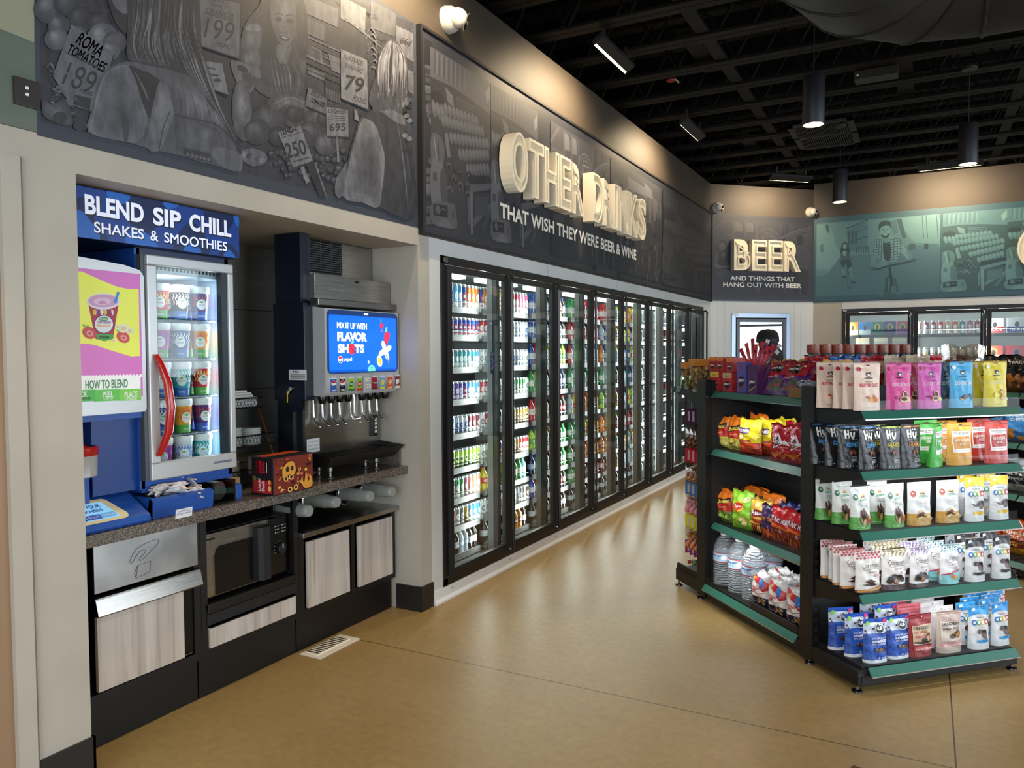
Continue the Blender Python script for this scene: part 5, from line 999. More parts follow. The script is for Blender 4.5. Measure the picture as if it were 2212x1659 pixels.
def hu(word, wc, top):
    def f(a):
        for x0, x1 in ((-.24, -.17), (-.1, -.03)): R_(a, x0, .68, x1, .88, '#eceae6', 1, 4)
        R_(a, -.24, .76, -.03, .8, '#eceae6', 4, 1); a.line([(.06, .82), (.07, .73), (.12, .69), (.17, .73), (.18, .82)], .06, M('#eceae6', .4), 3); E_(a, .07, .875, .02, .013, '#eceae6', 0, 8); E_(a, .17, .875, .02, .013, '#eceae6', 0, 8)
        T_(a, 'GET BACK TO HUMAN', 0, .655, .46, .014, '#cfcfcf', 0); T_(a, word, .06, .53, .52, .085, wc, .03); T_(a, 'SNACK DARK CHOCOLATE', .06, .595, .5, .02, wc, 0)
        for x, y in ((-.02, .36), (.08, .39), (.16, .35)): E_(a, x, y, .07, .05, '#6a3a2a', .5, 12); E_(a, x-.01, y+.012, .03, .018, '#9a6450', .5, 8)
        T_(a, 'ORGANIC', .12, .26, .24, .022, '#d8d8d8', 0)
        for k in range(3): R_(a, -.05, .14+k*.03, .3-.04*k, .155+k*.03, '#a8a8a8', 4, 1)
        for k in range(5): E_(a, -.25+k*.13, .055, .02, .016, '#c8c8c8', 0, 8)
        R_(a, -.45, .93, .45, .965, top, 6, 1)
    return f
KIND['gems'] = pouch('snack_pouch', .115, .2, .06, [(1, '#211f20')], hu('GEMS', '#4a9ad8', '#2f5f8c'), rough=.3, seed=9)
KIND['hunks'] = pouch('snack_pouch', .115, .2, .06, [(1, '#3c3b3f')], hu('HUNKS', '#d8c83c', '#7a8a3a'), rough=.3, seed=10)
KIND['hunks2'] = pouch('snack_pouch', .115, .2, .06, [(1, '#3c3a3e')], hu('HUNKS', '#d89048', '#a87848'), rough=.3, seed=12)
def bites(c, l1, l2):
    def f(a):
        R_(a, -.36, .3, .37, .8, '#efeae4'); R_(a, -.32, .39, .33, .67, c); T_(a, 'MADE WITH', 0, .755, .6, .045, '#8a7a78', .01); R_(a, -.1, .705, .15, .715, '#a89a98', 3, 1)
        T_(a, l1, 0, .585, .58, .06, '#f4efe6', .03); T_(a, l2, 0, .495, .2, .06, '#f4efe6', .03); T_(a, 'ORGANIC CHOCOLATE TREATS', 0, .425, .42, .016, '#f0e6da', 0); R_(a, -.3, .345, .3, .352, '#b8a8a4', 5, 1); T_(a, 'NET WT 3.5 OZ', .12, .17, .42, .028, '#f4efe6', 0); R_(a, -.42, .92, .42, .93, '#00000' if 0 else '#6a3a2a', 6, 1); E_(a, 0, .945, .09, .014, '#3a2a24', 0, 10)
    return f
KIND['amber'] = pouch('snack_pouch', .15, .2, .06, [(1, '#dd9c2f')], bites('#cf8c26', 'WHITE CHOCOLATE', 'BITES'), seed=13)
KIND['redb'] = pouch('snack_pouch', .142, .205, .06, [(1, '#c23b2e')], bites('#b8302a', 'MILK CHOCOLATE', 'BITES'), seed=14)
KIND['greenb'] = pouch('snack_pouch', .135, .205, .06, [(1, '#4cb64a')], bites('#44a944', 'MINT CHOCOLATE', 'BITES'), seed=15)
def jojo(c2, n1, n2):
    def f(a):
        E_(a, -.3, .73, .12, .075, n2); T_(a, '2g', -.3, .74, .12, .035, '#eef0ea', .02); E_(a, .06, .745, .1, .035, '#d9b36a'); P_(a, [(-.05, .72), (.02, .745), (.06, .73), (.12, .745), (.18, .72)], '#6a5a4a'); T_(a, "JOJO's", .07, .66, .42, .06, n1, .03)
        for k in range(3): R_(a, -.14+k*.02, .575-k*.035, .28-k*.02, .59-k*.035, '#b8b8b0', 5, 1)
        if c2 == 'nut':
            for x, y, c in ((-.1, .36, '#5a3226'), (.02, .4, '#4a281e'), (.12, .35, '#6a3a2a'), (.0, .31, '#3f221a'), (.2, .29, '#8a4a2c'), (.28, .24, '#b5813c'), (.1, .24, '#7a2f26'), (-.12, .2, '#8a4030'), (.3, .17, '#9a3a2c'), (0, .17, '#c2995a'), (.16, .15, '#6a3a2a')): E_(a, x, y, .09, .05, c, random.uniform(0, 3), 12)
        else:
            for x, y, c in ((-.05, .33, '#d8b070'), (-.05, .29, '#5a3226'), (-.12, .23, '#3a2018'), (-.1, .19, '#e0c48c'), (.18, .2, '#d9b97c'), (.28, .16, '#c9a05a'), (.05, .17, '#caa468')): P_(a, [(x-.16, y-.025), (x, y-.05), (x+.16, y-.01), (x+.02, y+.035)], c)
        T_(a, 'NET WT 4 OZ', -.2, .06, .3, .02, '#eef0ea', 0); E_(a, 0, .93, .014, .01, '#3a3a3a', 0, 8); R_(a, -.48, .875, .48, .882, '#a9aaa6', 6, 1)
    return f
KIND['jojo'] = pouch('snack_pouch', .112, .2, .065, [(.28, '#4f9a35'), (1, '#d9dbd6')], jojo('nut', '#5aa878', '#2f6b50'), seed=16)
KIND['jojog'] = pouch('snack_pouch', .135, .2, .065, [(.27, '#bd8a27'), (1, '#d9d9d6')], jojo('bar', '#6aa88a', '#a8503c'), seed=17)
def ocho(c, word):
    def f(a):
        P_(a, [(-.5+.01, .74), (-.3, .79), (0, .81), (.3, .79), (.49, .74), (.49, .99), (-.49, .99)], c); T_(a, 'Organic', 0, .725, .42, .05, '#4a4a50', .0)
        for x, cc in ((-.29, '#2f6fc4'), (-.1, '#5aa84a'), (.1, '#d8b03c'), (.3, '#c23a4a')): E_(a, x, .62, .1, .065, cc); E_(a, x, .62, .055, .035, '#e4e5e4')
        if word:
            P_(a, [(-.2, .44), (-.05, .47), (0, .42), (-.1, .36), (-.22, .38)], '#33201c', 2); P_(a, [(.0, .42), (.18, .46), (.25, .36), (.22, .25), (.05, .27)], '#2b1a17', 2); E_(a, .12, .32, .08, .06, '#6a3a28'); E_(a, -.1, .42, .08, .02, '#5a3c34', .2)
        else: P_(a, [(-.34, .42), (-.1, .37), (.05, .44), (.3, .46), (.32, .3), (.1, .28), (.05, .35), (-.15, .33)], '#3f241f', 2)
        P_(a, [(-.25, .16), (.0, .15), (.28, .18), (.27, .24), (0, .215), (-.24, .225)], c); T_(a, 'NET WT 3.5 OZ', .15, .07, .3, .018, '#77777a', 0); E_(a, 0, .955, .014, .01, '#eeeeee', 0, 8); P_(a, [(-.4, .88), (-.25, .9), (-.24, .96), (-.4, .95)], '#cfd6da')
    return f
KIND['ochoy'] = pouch('snack_pouch', .112, .21, .06, [(1, '#d6d7d6')], ocho('#e6bd24', 0), seed=18)
KIND['ochok'] = pouch('snack_pouch', .112, .205, .06, [(1, '#d6d6d6')], ocho('#2b2728', 1), seed=19)
KIND['ochob'] = pouch('snack_pouch', .118, .205, .06, [(1, '#d6d8da')], ocho('#2f8fd0', 1), seed=20)
def coco(pc, pk, base, word, ac):
    def f(a):
        n = 7
        if pk == 'dia':
            for j in range(3):
                for i in range(n): x = -.43+i*.143+(.07 if j % 2 else 0); y = .84+j*.06; P_(a, [(x-.06, y), (x, y-.035), (min(.49, x+.06), y), (x, y+.035)], pc) if x < .48 else 0
        elif pk == 'drop':
            for j in range(3):
                for i in range(n-1): x = -.42+i*.165+(.05 if j % 2 else 0); y = .84+j*.06; E_(a, x, y, .045, .03, pc, .8, 10); E_(a, x, y, .02, .014, '#f0e6cc', .8, 8)
        else:
            for j in range(3):
                for i in range(n): x = -.46+i*.143; y = .815+j*.062; P_(a, [(x, y), (x+.09, y+.03), (x+.09, y+.058), (x, y+.028)], pc if (i+j) % 2 else '#2a4a4e')
        T_(a, 'Cocomels', .05, .66, .72, .12, '#4a3430', -.005); a.line([(-.3, .58), (-.1, .55), (.15, .59), (.38, .56)], .008, M('#4a3430', .4), 3); T_(a, word, .1, .5, .3, .04, '#6a5650', .0)
        if pk == 'chev': P_(a, [(-.5, .22), (0, .27), (.5, .35), (.49, .1), (-.49, .1)], '#7ac0c4'); a.line([(-.49, .24), (0, .29), (.49, .37)], .03, M('#c23a62', .4)); E_(a, .0, .2, .14, .06, '#d8904c'); E_(a, .1, .17, .1, .05, '#e0a86a')
        elif word == 'BARK': P_(a, [(-.32, .2), (-.02, .16), (.28, .2), (.0, .26)], '#3a211a'); P_(a, [(-.25, .27), (.0, .24), (.2, .28), (-.03, .335)], '#4a2a20'); P_(a, [(-.49, .08), (0, .1), (.49, .17), (.49, .1), (.1, .06), (-.49, .02)], ac)
        else:
            for x, y in ((-.25, .28), (-.1, .33), (.1, .31), (-.3, .22), (.2, .25)): E_(a, x, y, .12, .06, '#2a1a18', 0, 12)
            E_(a, -.08, .22, .13, .07, '#3a211a'); E_(a, -.08, .22, .08, .045, '#c07a42'); E_(a, -.08, .22, .03, .016, '#6a3a22')
        P_(a, [(.2, .36), (.44, .38), (.44, .43), (.22, .44)], '#e6c3cc' if pk == 'dia' else '#d8d0e0')
    return f
KIND['cocor'] = pouch('snack_pouch', .135, .185, .055, [(.06, '#5a3a24'), (.8, '#e6e1dc'), (1, '#eadfda')], coco('#b04a52', 'dia', '', 'BARK', '#c98a3c'), seed=21)
KIND['cocog'] = pouch('snack_pouch', .135, .19, .055, [(.13, '#4a3438'), (.8, '#e6e1dc'), (1, '#e6dfd0')], coco('#8a7a30', 'drop', '', 'BITES', '#4a2a5c'), seed=22)
KIND['cocop'] = pouch('snack_pouch', .115, .185, .055, [(.1, '#4a3a36'), (.8, '#e8e4e2'), (1, '#ece6ea')], coco('#7a5a9c', 'drop', '', 'BITES', '#4a2a5c'), seed=23)
KIND['cocot'] = pouch('snack_pouch', .108, .185, .055, [(.1, '#8cccc8'), (.8, '#e8e4e2'), (1, '#e6efee')], coco('#5fb0b8', 'chev', '', 'SEA SALT', '#c23a62'), seed=24)
def super_(a):
    for k in range(22):
        x = random.choice((-1, 1))*random.uniform(.4, .48); E_(a, x, random.uniform(.08, .8), .03, .022, random.choice(('#2a2f5c', '#5a3a34', '#33407a')), 0, 10)
    for k in range(9): E_(a, random.uniform(-.4, .4), random.uniform(.76, .86), .035, .024, random.choice(('#2a2f5c', '#5a3a34', '#33407a')), 0, 10)
    E_(a, .12, .77, .2, .11, '#e4e7ea'); E_(a, .12, .77, .175, .095, '#23252c'); P_(a, [(0, .77), (.06, .81), (.12, .79), (.2, .82), (.24, .77), (.12, .73)], '#e4e7ea'); E_(a, -.34, .9, .1, .05, '#7ab648'); E_(a, .36, .93, .09, .045, '#d43f7a')
    T_(a, 'DARK CHOCOLATE', .06, .56, .62, .04, '#e8ecf2', .0); T_(a, 'SUPERFOOD', .06, .49, .62, .06, '#f0f2f4', .04); T_(a, 'REAL BLUEBERRY', .06, .425, .56, .035, '#e8ecf2', .02)
    for x in (-.06, .1, .22): E_(a, x, .29, .1, .05, '#3a2420', 0, 12); E_(a, x-.02, .31, .04, .015, '#8a6a64', 0, 8)
    for x in (.0, .12, .24): E_(a, x, .12, .035, .025, '#c8d4ea', 0, 10)
KIND['super'] = pouch('snack_pouch', .128, .2, .06, [(.07, '#dfe3ea'), (.66, '#2b56b0'), (.9, '#c5cfe2'), (1, '#2b56b0')], super_, seed=25)
def sand(c, pc, lines, pal):
    def f(a):
        for j in range(6):
            y = .74+j*.045; a.line([(-.46+.0575*i, y+(.02 if i % 2 else 0)) for i in range(17)], .012, M(pc, .4))
        R_(a, -.42, .3, .42, .75, pal); T_(a, 'SANDERS', 0, .69, .74, .07, '#2a2224', .03); R_(a, -.38, .64, .38, .645, '#7a6a60', 4, 1)
        for k, s in enumerate(lines): T_(a, s, -.08 if len(lines) > 1 else 0, .58-k*.09, .55 if len(lines) > 1 else .66, .06, pc if len(lines) > 1 else '#3a2c2a', .02)
        E_(a, .22, .45, .13, .09, '#5a2f22', .5); E_(a, .2, .43, .08, .05, '#c98a4a', .5); E_(a, .02, .4, .14, .055, '#2f1a16'); P_(a, [(-.4, .34), (0, .31), (.4, .35), (.4, .385), (0, .36), (-.4, .38)], '#2f2422') if len(lines) > 1 else 0
        R_(a, -.42, .16, .42, .27, pc if len(lines) > 1 else '#c58a8a'); T_(a, 'SEA SALT CARAMEL', 0, .2, .74, .045, '#f0e6dc', .02); E_(a, 0, .95, .018, .013, '#eeeeee', 0, 8)
    return f
KIND['sandr'] = pouch('snack_pouch', .14, .195, .06, [(1, '#8e2a30')], sand('#8e2a30', '#b2454a', ('NO SUGAR', 'ADDED'), '#cbb292'), seed=26)
KIND['sandb'] = pouch('snack_pouch', .145, .195, .06, [(.12, '#b9a79c'), (1, '#c9b8aa')], sand('#c9b8aa', '#b08a86', ('DAIRY FREE',), '#cdbcae'), seed=27)
def zig(c):
    def f(a):
        for j in range(7): a.line([(-.47+.055*i, .5+j*.07+(.03 if i % 2 else 0)) for i in range(18)], .018, M(c, .4))
        E_(a, 0, .94, .016, .012, '#3a2a2a', 0, 8)
    return f
KIND['zig'] = pouch('snack_pouch', .14, .2, .06, [(1, '#c96a72')], zig('#b04a58'), seed=28)
KIND['plainw'] = pouch('snack_pouch', .14, .2, .06, [(1, '#d9d3d3')], lambda a: (E_(a, 0, .93, .016, .012, '#3a2a2a', 0, 8), R_(a, -.48, .86, .48, .866, '#b8b0b0', 6, 1), R_(a, .1, .9, .4, .92, '#c0b8b8', 3, 1)), seed=29)
def dis(kind, z, px, v, label, rot=0., tilt=0., grp=None):
    u = on_v(px, v, z); put('snack_pouch', KIND[kind], G(u, v, z+.0005), label, 'snack pouch', GA+math.radians(rot), grp, math.radians(tilt))
Z = ES[0]
for px, v, s in ((1790, .28, 'backmost'), (1826, .21, 'second from the back'), (1847, .14, 'third from the back'), (1872, .05, 'frontmost')): dis('butter', Z, px, v, 'peach butter cake pouch, %s of four on the top end shelf' % s)
dis('pink', Z, 1940, .05, 'pink cookie tart pouch standing beside the frontmost peach pouch'); dis('rose', Z, 1962, .14, 'rose red cookie tart pouch half hidden between two pink pouches'); dis('magenta', Z, 2007, .05, 'magenta pink cookie tart pouch left of the light blue pouch')
dis('slate', Z, 2040, .13, 'slate blue cookie bar pouch behind the light blue pouch'); dis('cyan', Z, 2075, .05, 'light blue cookie bar pouch on the top end shelf'); dis('lemon', Z, 2122, .12, 'yellow cookie tart pouch behind, mostly hidden on the top end shelf'); dis('lemon', Z, 2148, .05, 'yellow cookie tart pouch at the right front of the top end shelf')
Z = ES[1]
for px, v, s, r in ((1772, .29, 'black chocolate pouch at the far left back of second end shelf', 0), (1803, .22, 'black chocolate pouch in the middle of three at the left', 0), (1833, .13, 'black chocolate pouch at the front of three on the left', -6), (1872, .08, 'black chocolate pouch leaning against the gray pouches', 14)): dis('gems', Z, px, v, s, r)
dis('hunks', Z, 1889, .14, 'dark gray snack pouch with yellow word, behind its twin'); dis('hunks', Z, 1922, .06, 'dark gray snack pouch with yellow word at the shelf front'); dis('hunks2', Z, 1966, .06, 'dark gray snack pouch with orange word beside the green pouch', 4)
dis('greenb', Z, 1998, .16, 'green chocolate bites pouch standing at the back'); dis('greenb', Z, 2018, .05, 'green chocolate bites pouch at the front, turned and leaning', 30, 4)
dis('amber', Z, 2040, .17, 'amber white chocolate bites pouch at the back'); dis('amber', Z, 2071, .05, 'amber white chocolate bites pouch at the front of the second end shelf'); dis('redb', Z, 2112, .15, 'red milk chocolate bites pouch at the back'); dis('redb', Z, 2151, .045, 'red milk chocolate bites pouch at the front right of the second end shelf')
Z = ES[2]
for px, v, s in ((1783, .29, 'backmost at the far left'), (1818, .19, 'second from the far left'), (1857, .07, 'frontmost at the left'), (1893, .15, 'half hidden behind its neighbours'), (1931, .06, 'beside the gold pouches')): dis('jojo', Z, px, v, 'white and green nut cluster pouch, '+s, (-4, 0, 2, 0, 5)[int(px > 1800)+int(px > 1840)+int(px > 1880)+int(px > 1920)])
dis('jojog', Z, 1984, .06, 'white and gold snack bar pouch, left of two'); dis('jojog', Z, 2046, .065, 'white and gold snack bar pouch, right of two')
dis('ochoy', Z, 2103, .05, 'white candy pouch with yellow top, front left of the yellow topped group'); dis('ochoy', Z, 2085, .16, 'white candy pouch with yellow top, back left of the group'); dis('ochoy', Z, 2128, .14, 'white candy pouch with yellow top, back right of the group'); dis('ochoy', Z, 2156, .05, 'white candy pouch with yellow top, front right of the group')
Z = ES[3]
for px, v, s in ((1797, .28, 'backmost'), (1815, .22, 'second from the back'), (1824, .165, 'third from the back'), (1840, .11, 'second from the front'), (1873, .04, 'frontmost')): dis('cocor', Z, px, v, 'white pouch with red diamond top, %s of five' % s)
dis('cocog', Z, 1888, .25, 'white pouch with gold drop pattern, far back left'); dis('cocog', Z, 1935, .24, 'white pouch with gold drop pattern, far back right'); dis('cocog', Z, 1910, .14, 'white pouch with gold drop pattern, middle row'); dis('cocog', Z, 1929, .04, 'white pouch with gold drop pattern at the shelf front')
dis('cocop', Z, 1966, .14, 'white pouch with purple drops, behind its twin'); dis('cocop', Z, 1984, .04, 'white pouch with purple drops at the shelf front', 6)
dis('cocot', Z, 1998, .22, 'white and teal pouch far at the back'); dis('cocot', Z, 2018, .11, 'white and teal pouch in the second row'); dis('cocot', Z, 2049, .04, 'white and teal pouch at the shelf front')
for px, v, s in ((2080, .12, 'left in the second row'), (2104, .035, 'front left'), (2133, .13, 'right in the second row'), (2161, .04, 'front right'), (2060, .26, 'back left'), (2125, .26, 'back right')): dis('ochok', Z, px, v, 'white candy pouch with black top, '+s, random.uniform(-5, 5))
Z = EB
for px, v, s in ((1815, .23, 'far left, turned'), (1849, .14, 'second from the left'), (1889, .055, 'front left'), (1938, .065, 'front right'), (1880, .29, 'far back'), (1912, .2, 'back right')): dis('super', Z, px, v, 'blue dark chocolate blueberry pouch, '+s, -8 if px < 1830 else random.uniform(-3, 3))
for px, v, s in ((1895, .37, 'back'), (1933, .3, 'middle'), (1962, .2, 'front')): dis('zig', Z, px, v-.02, 'red pouch with zigzag print, %s of three on the bottom end shelf' % s)
for px, v, s in ((1972, .37, 'back'), (1992, .29, 'second from the back'), (2012, .2, 'third from the back'), (2032, .13, 'front')): dis('plainw', Z, px, v-.02, 'plain pale pouch, %s of four on the bottom end shelf' % s)
dis('sandr', Z, 1986, .055, 'dark red caramel pouch at the front of the bottom end shelf', 5); dis('sandb', Z, 2048, .055, 'beige dairy free caramel pouch at the front of the bottom end shelf')
bl = [(2112, .05, 'front left', -3), (2158, .06, 'front right', 6)]+[(2084+j*9, .115+.05*j, 'left file, place %s behind' % ORD[j], 0) for j in range(4)]+[(2132+j*5, .125+.05*j, 'right file, place %s behind' % ORD[j], 3) for j in range(5)]
for px, v, s, r in bl: dis('ochob', Z, px, min(v, .36), 'white candy pouch with blue top, '+s, r)
# ================================================================== CHIPS, WATER AND BOXES ON THE MAIN BAY (facing left)
def main_put(nm, me, px, u, z, label, cat, rot=0., tilt=0., O=Vector((0, 0, 0)), sc_=None):
    v = on_u(px, u, z, 1000., O); put(nm, me, G(u, v, z+.0005)+O, label, cat, GA-math.pi/2+math.radians(rot), None, math.radians(tilt), sc_)
def chee(lo, acc):
    def f(a):
        P_(a, [(-.49, .52), (-.2, .56), (.2, .62), (.49, .68), (.49, .42), (0, .36), (-.49, .34)], '#b8281c')
        P_(a, [(-.42, .62), (-.3, .72), (.1, .72), (.42, .8), (.44, .66), (.2, .6), (-.2, .54), (-.4, .5)], '#2a1f14'); T_(a, 'Cheetos', 0, .645, .72, .12, '#f0cf4a', .03, .12)
        T_(a, "CRUNCHY", .05, .47, .4, .035, '#f0d890', .01, .1)
        for k in range(16): a.line([(random.uniform(-.44, .4), random.uniform(.08, .3)), (random.uniform(-.44, .4), random.uniform(.08, .3))], .04, M(random.choice((acc, lo, '#e0c84a', '#5a3a1a')), .4)) if k % 3 == 0 else E_(a, random.uniform(-.4, .4), random.uniform(.09, .3), .09, .03, random.choice((acc, '#e8dc8a', '#b8b04a', lo)), random.uniform(0, 3), 10)
    return f
KIND['chee'] = pouch('chip_bag', .15, .205, .07, [(.36, '#cfc24c'), (.6, '#c23020'), (1, '#e2781f')], chee('#d8cf60', '#f0ea9a'), True, .28, 31, .004)
KIND['cheel'] = pouch('chip_bag', .15, .205, .07, [(.36, '#7a8a3c'), (.58, '#b52a1f'), (1, '#e2781f')], chee('#8ac04a', '#b5d86a'), True, .28, 32, .004)
def munch(bg):
    def f(a):
        P_(a, [(-.46, .58), (.1, .58), (.12, .74), (-.46, .74)], '#4a2a5c') if bg == 'y' else None
        if bg == 'y':
            T_(a, 'MUNCHIES', -.17, .66, .52, .08, '#e8e2ee', .03); E_(a, -.2, .5, .13, .05, '#ece2c8'); R_(a, -.46, .36, .2, .42, '#9a3a3a'); R_(a, -.46, .2, .46, .33, '#c8401f'); a.line([(-.46, .21), (.46, .19)], .02, M('#e8a04a', .4)); R_(a, -.46, .07, .46, .19, '#a8341c')
        else:
            a.line([(-.42, .7), (.44, .6)], .15, M('#8e1420', .4)); T_(a, 'MUNCHIES', 0, .655, .86, .12, '#f2eeee', .03, -.1); a.line([(-.46, .54), (0, .5), (.46, .42)], .03, M('#e8a03a', .4)); a.line([(-.46, .5), (0, .46), (.46, .38)], .03, M('#d8641f', .4))
            for k in range(7): x = -.38+k*.13; a.line([(x, .12), (x+.02, .3)], .035, M(random.choice(('#c98a3a', '#8a4a22', '#b0602a')), .4))
            for k in range(3): E_(a, -.3+k*.25, .4, .05, .02, '#6a4a3a')
    return f
KIND['muny'] = pouch('chip_bag', .18, .21, .08, [(.34, '#c23a1c'), (1, '#e5d22a')], munch('y'), True, .25, 33, .005)
KIND['munr'] = pouch('chip_bag', .16, .21, .075, [(.45, '#7a2418'), (1, '#d8202a')], munch('r'), True, .25, 34, .004)
def dori(a):
    P_(a, [(-.3, .34), (-.12, .78), (.1, .5)], '#e8ddd6'); P_(a, [(-.26, .39), (-.12, .7), (.04, .5)], '#2a1416'); T_(a, 'Doritos', .08, .54, .78, .13, '#f2eeee', .04, -.08); T_(a, 'NACHO CHEESE', .1, .4, .36, .035, '#e8c8c0', .01)
    for x, y in ((-.25, .16), (.02, .13), (.28, .17), (-.05, .22)): P_(a, [(x-.16, y+.07), (x+.14, y+.06), (x, y-.08)], '#d07a2a'); P_(a, [(x-.1, y+.05), (x+.08, y+.045), (x, y-.02)], '#b85a1f')
    for x, y in ((.2, .72), (-.2, .88), (.25, .3)): P_(a, [(x-.12, y), (x+.1, y+.05), (x+.05, y-.05)], '#c23040')
KIND['dori'] = pouch('chip_bag', .19, .205, .08, [(1, '#a81526')], dori, True, .25, 35, .004)
def lays(a):
    E_(a, -.06, .6, .23, .15, '#f0bb2a', .2); P_(a, [(-.27, .66), (.1, .7), (.14, .55), (-.23, .5)], '#c8202c', 2); T_(a, "Lay's", -.07, .6, .3, .09, '#f6f2ee', .03, .06); a.line([(-.25, .48), (-.05, .44), (.13, .5)], .02, M('#d87a2a', .4))
    E_(a, .28, .8, .15, .07, '#d8d0a0', .2); E_(a, .28, .8, .11, .05, '#c2bc84', .2)
    for x, y, c in ((.1, .3, '#d8c07a'), (.26, .26, '#c8a85a'), (.2, .16, '#e0cc8c'), (-.1, .2, '#9acb4a'), (-.25, .3, '#8abf3a')): E_(a, x, y, .12, .06, c, .4)
    T_(a, 'LIMON', -.2, .42, .3, .035, '#4a7a2a', .02)
KIND['lays'] = pouch('chip_bag', .17, .23, .08, [(1, '#8fca37')], lays, True, .25, 36, .005)
def frit(a):
    P_(a, [(-.4, .62), (-.1, .72), (.3, .68), (.3, .56), (-.1, .52), (-.4, .53)], '#8e1f24', 2); T_(a, 'Fritos', -.05, .625, .6, .11, '#eef0f6', .04, .06); a.line([(-.46, .48), (0, .42), (.46, .52)], .03, M('#d8541f', .4))
    for k in range(9): x = -.36+k*.09; a.line([(x, .1), (x+random.uniform(-.05, .05), .3)], .05, M(random.choice(('#c9803a', '#a85a22', '#d89a4c')), .4))
    for k in range(3): a.line([(-.4, .38-k*.03), (.1, .36-k*.03)], .02, M(('#e89a3a', '#d8e06a', '#c8401f')[k], .4))
KIND['frit'] = pouch('chip_bag', .16, .21, .075, [(.32, '#2a1712'), (.46, '#b5331c'), (1, '#e0b24c')], frit, True, .28, 37, .004)
KIND['purp'] = pouch('chip_bag', .15, .2, .07, [(.3, '#7a2a1c'), (1, '#3a2450')], lambda a: (T_(a, 'HOT CHIPS', 0, .62, .7, .1, '#e8953a', .03), [a.line([(random.uniform(-.4, .3), .1), (random.uniform(-.3, .4), .36)], .06, M(random.choice(('#b8402a', '#8e2a1c', '#d86a3a')), .4)) for _ in range(7)]), True, .25, 38, .004)
KIND['navy'] = pouch('chip_bag', .16, .21, .07, [(1, '#232a6e')], lambda a: T_(a, 'CHIPS', 0, .6, .6, .1, '#d8dcea', .02), True, .22, 39, .006)
KIND['orng'] = pouch('chip_bag', .19, .225, .08, [(.4, '#c24a1a'), (1, '#e2781f')], chee('#d8cf60', '#f0ea9a'), True, .28, 40, .004)
def cj(a):
    P_(a, [(-.49, .95), (-.2, .86), (.1, .8), (.49, .7), (.49, .5), (.1, .62), (-.2, .7), (-.49, .8)], '#c8252a'); P_(a, [(.08, .78), (.26, .8), (.34, .58), (.22, .52), (.1, .6)], '#2f78c8', 2); P_(a, [(.0, .58), (.3, .44), (.49, .5), (.49, .58), (.3, .52)], '#b81f2a')
    E_(a, -.25, .77, .08, .045, '#e0a83a'); T_(a, 'Cracker', -.12, .52, .6, .075, '#b5202c', .02, -.06); T_(a, 'Jill', -.14, .435, .26, .075, '#b5202c', .03); a.line([(-.3, .38), (.05, .35), (.4, .42)], .02, M('#b5202c', .4))
    for k in range(8): E_(a, random.uniform(-.35, .4), random.uniform(.08, .24), .09, .035, random.choice(('#b58a4c', '#9a6a32', '#d0aa6a')), random.uniform(0, 3), 10)
    T_(a, 'Original', -.05, .13, .4, .045, '#e8e0d0', .01)
KIND['cjill'] = pouch('chip_bag', .135, .2, .065, [(.27, '#1c2440'), (.8, '#e5dfd8'), (1, '#eceae8')], cj, True, .3, 41, .003)
Z = MS[1]
for k, px, u, r, s in (('chee', 1559, .13, 12, 'orange and red cheese puff bag at the far left'), ('chee', 1592, .15, 6, 'orange and red cheese puff bag, second from left'), ('muny', 1622, .115, 10, 'bright yellow snack mix bag at the shelf front'), ('orng', 1640, .24, 0, 'orange bag behind the yellow snack mix bags'), ('muny', 1664, .19, 12, 'bright yellow snack mix bag beside the dark red bag'), ('dori', 1696, .115, 16, 'dark red tortilla chip bag at the shelf front'), ('muny', 1702, .3, -6, 'bright yellow bag far behind the dark red bag'), ('dori', 1735, .13, 10, 'dark red tortilla chip bag half hidden by the upright'), ('dori', 1722, .26, 5, 'dark red tortilla chip bag at the back')):
    main_put('chip_bag', KIND[k], px, u, Z, s+' of the upper chip shelf' if 'bag at' in s else s, 'chip bag', r)
Z = MS[2]
for k, px, u, r, s in (('cheel', 1568, .13, 12, 'orange and red puff bag with green bottom, far left of the lower chip shelf'), ('cheel', 1588, .21, 0, 'orange and red puff bag with green bottom, hidden behind the green bag'), ('lays', 1606, .125, 14, 'bright green potato chip bag at the front of the lower chip shelf'), ('frit', 1646, .135, 14, 'tan and red corn chip bag at the front of the lower chip shelf'), ('orng', 1622, .30, 4, 'orange bag, left of three at the back of the lower chip shelf'), ('orng', 1645, .33, -4, 'orange bag, middle of three at the back of the lower chip shelf'), ('orng', 1672, .27, 8, 'orange bag, right of three at the back of the lower chip shelf'), ('purp', 1667, .115, 10, 'purple hot chip bag between the tan and the red bags'), ('munr', 1692, .12, 12, 'red snack mix bag, left of two at the front'), ('munr', 1728, .12, 12, 'red snack mix bag, right of two at the front'), ('navy', 1706, .22, 0, 'dark blue shiny bag, left one behind the red bags'), ('navy', 1728, .25, 0, 'dark blue shiny bag, right one behind the red bags')):
    main_put('chip_bag', KIND[k], px, u, Z, s, 'chip bag', r)
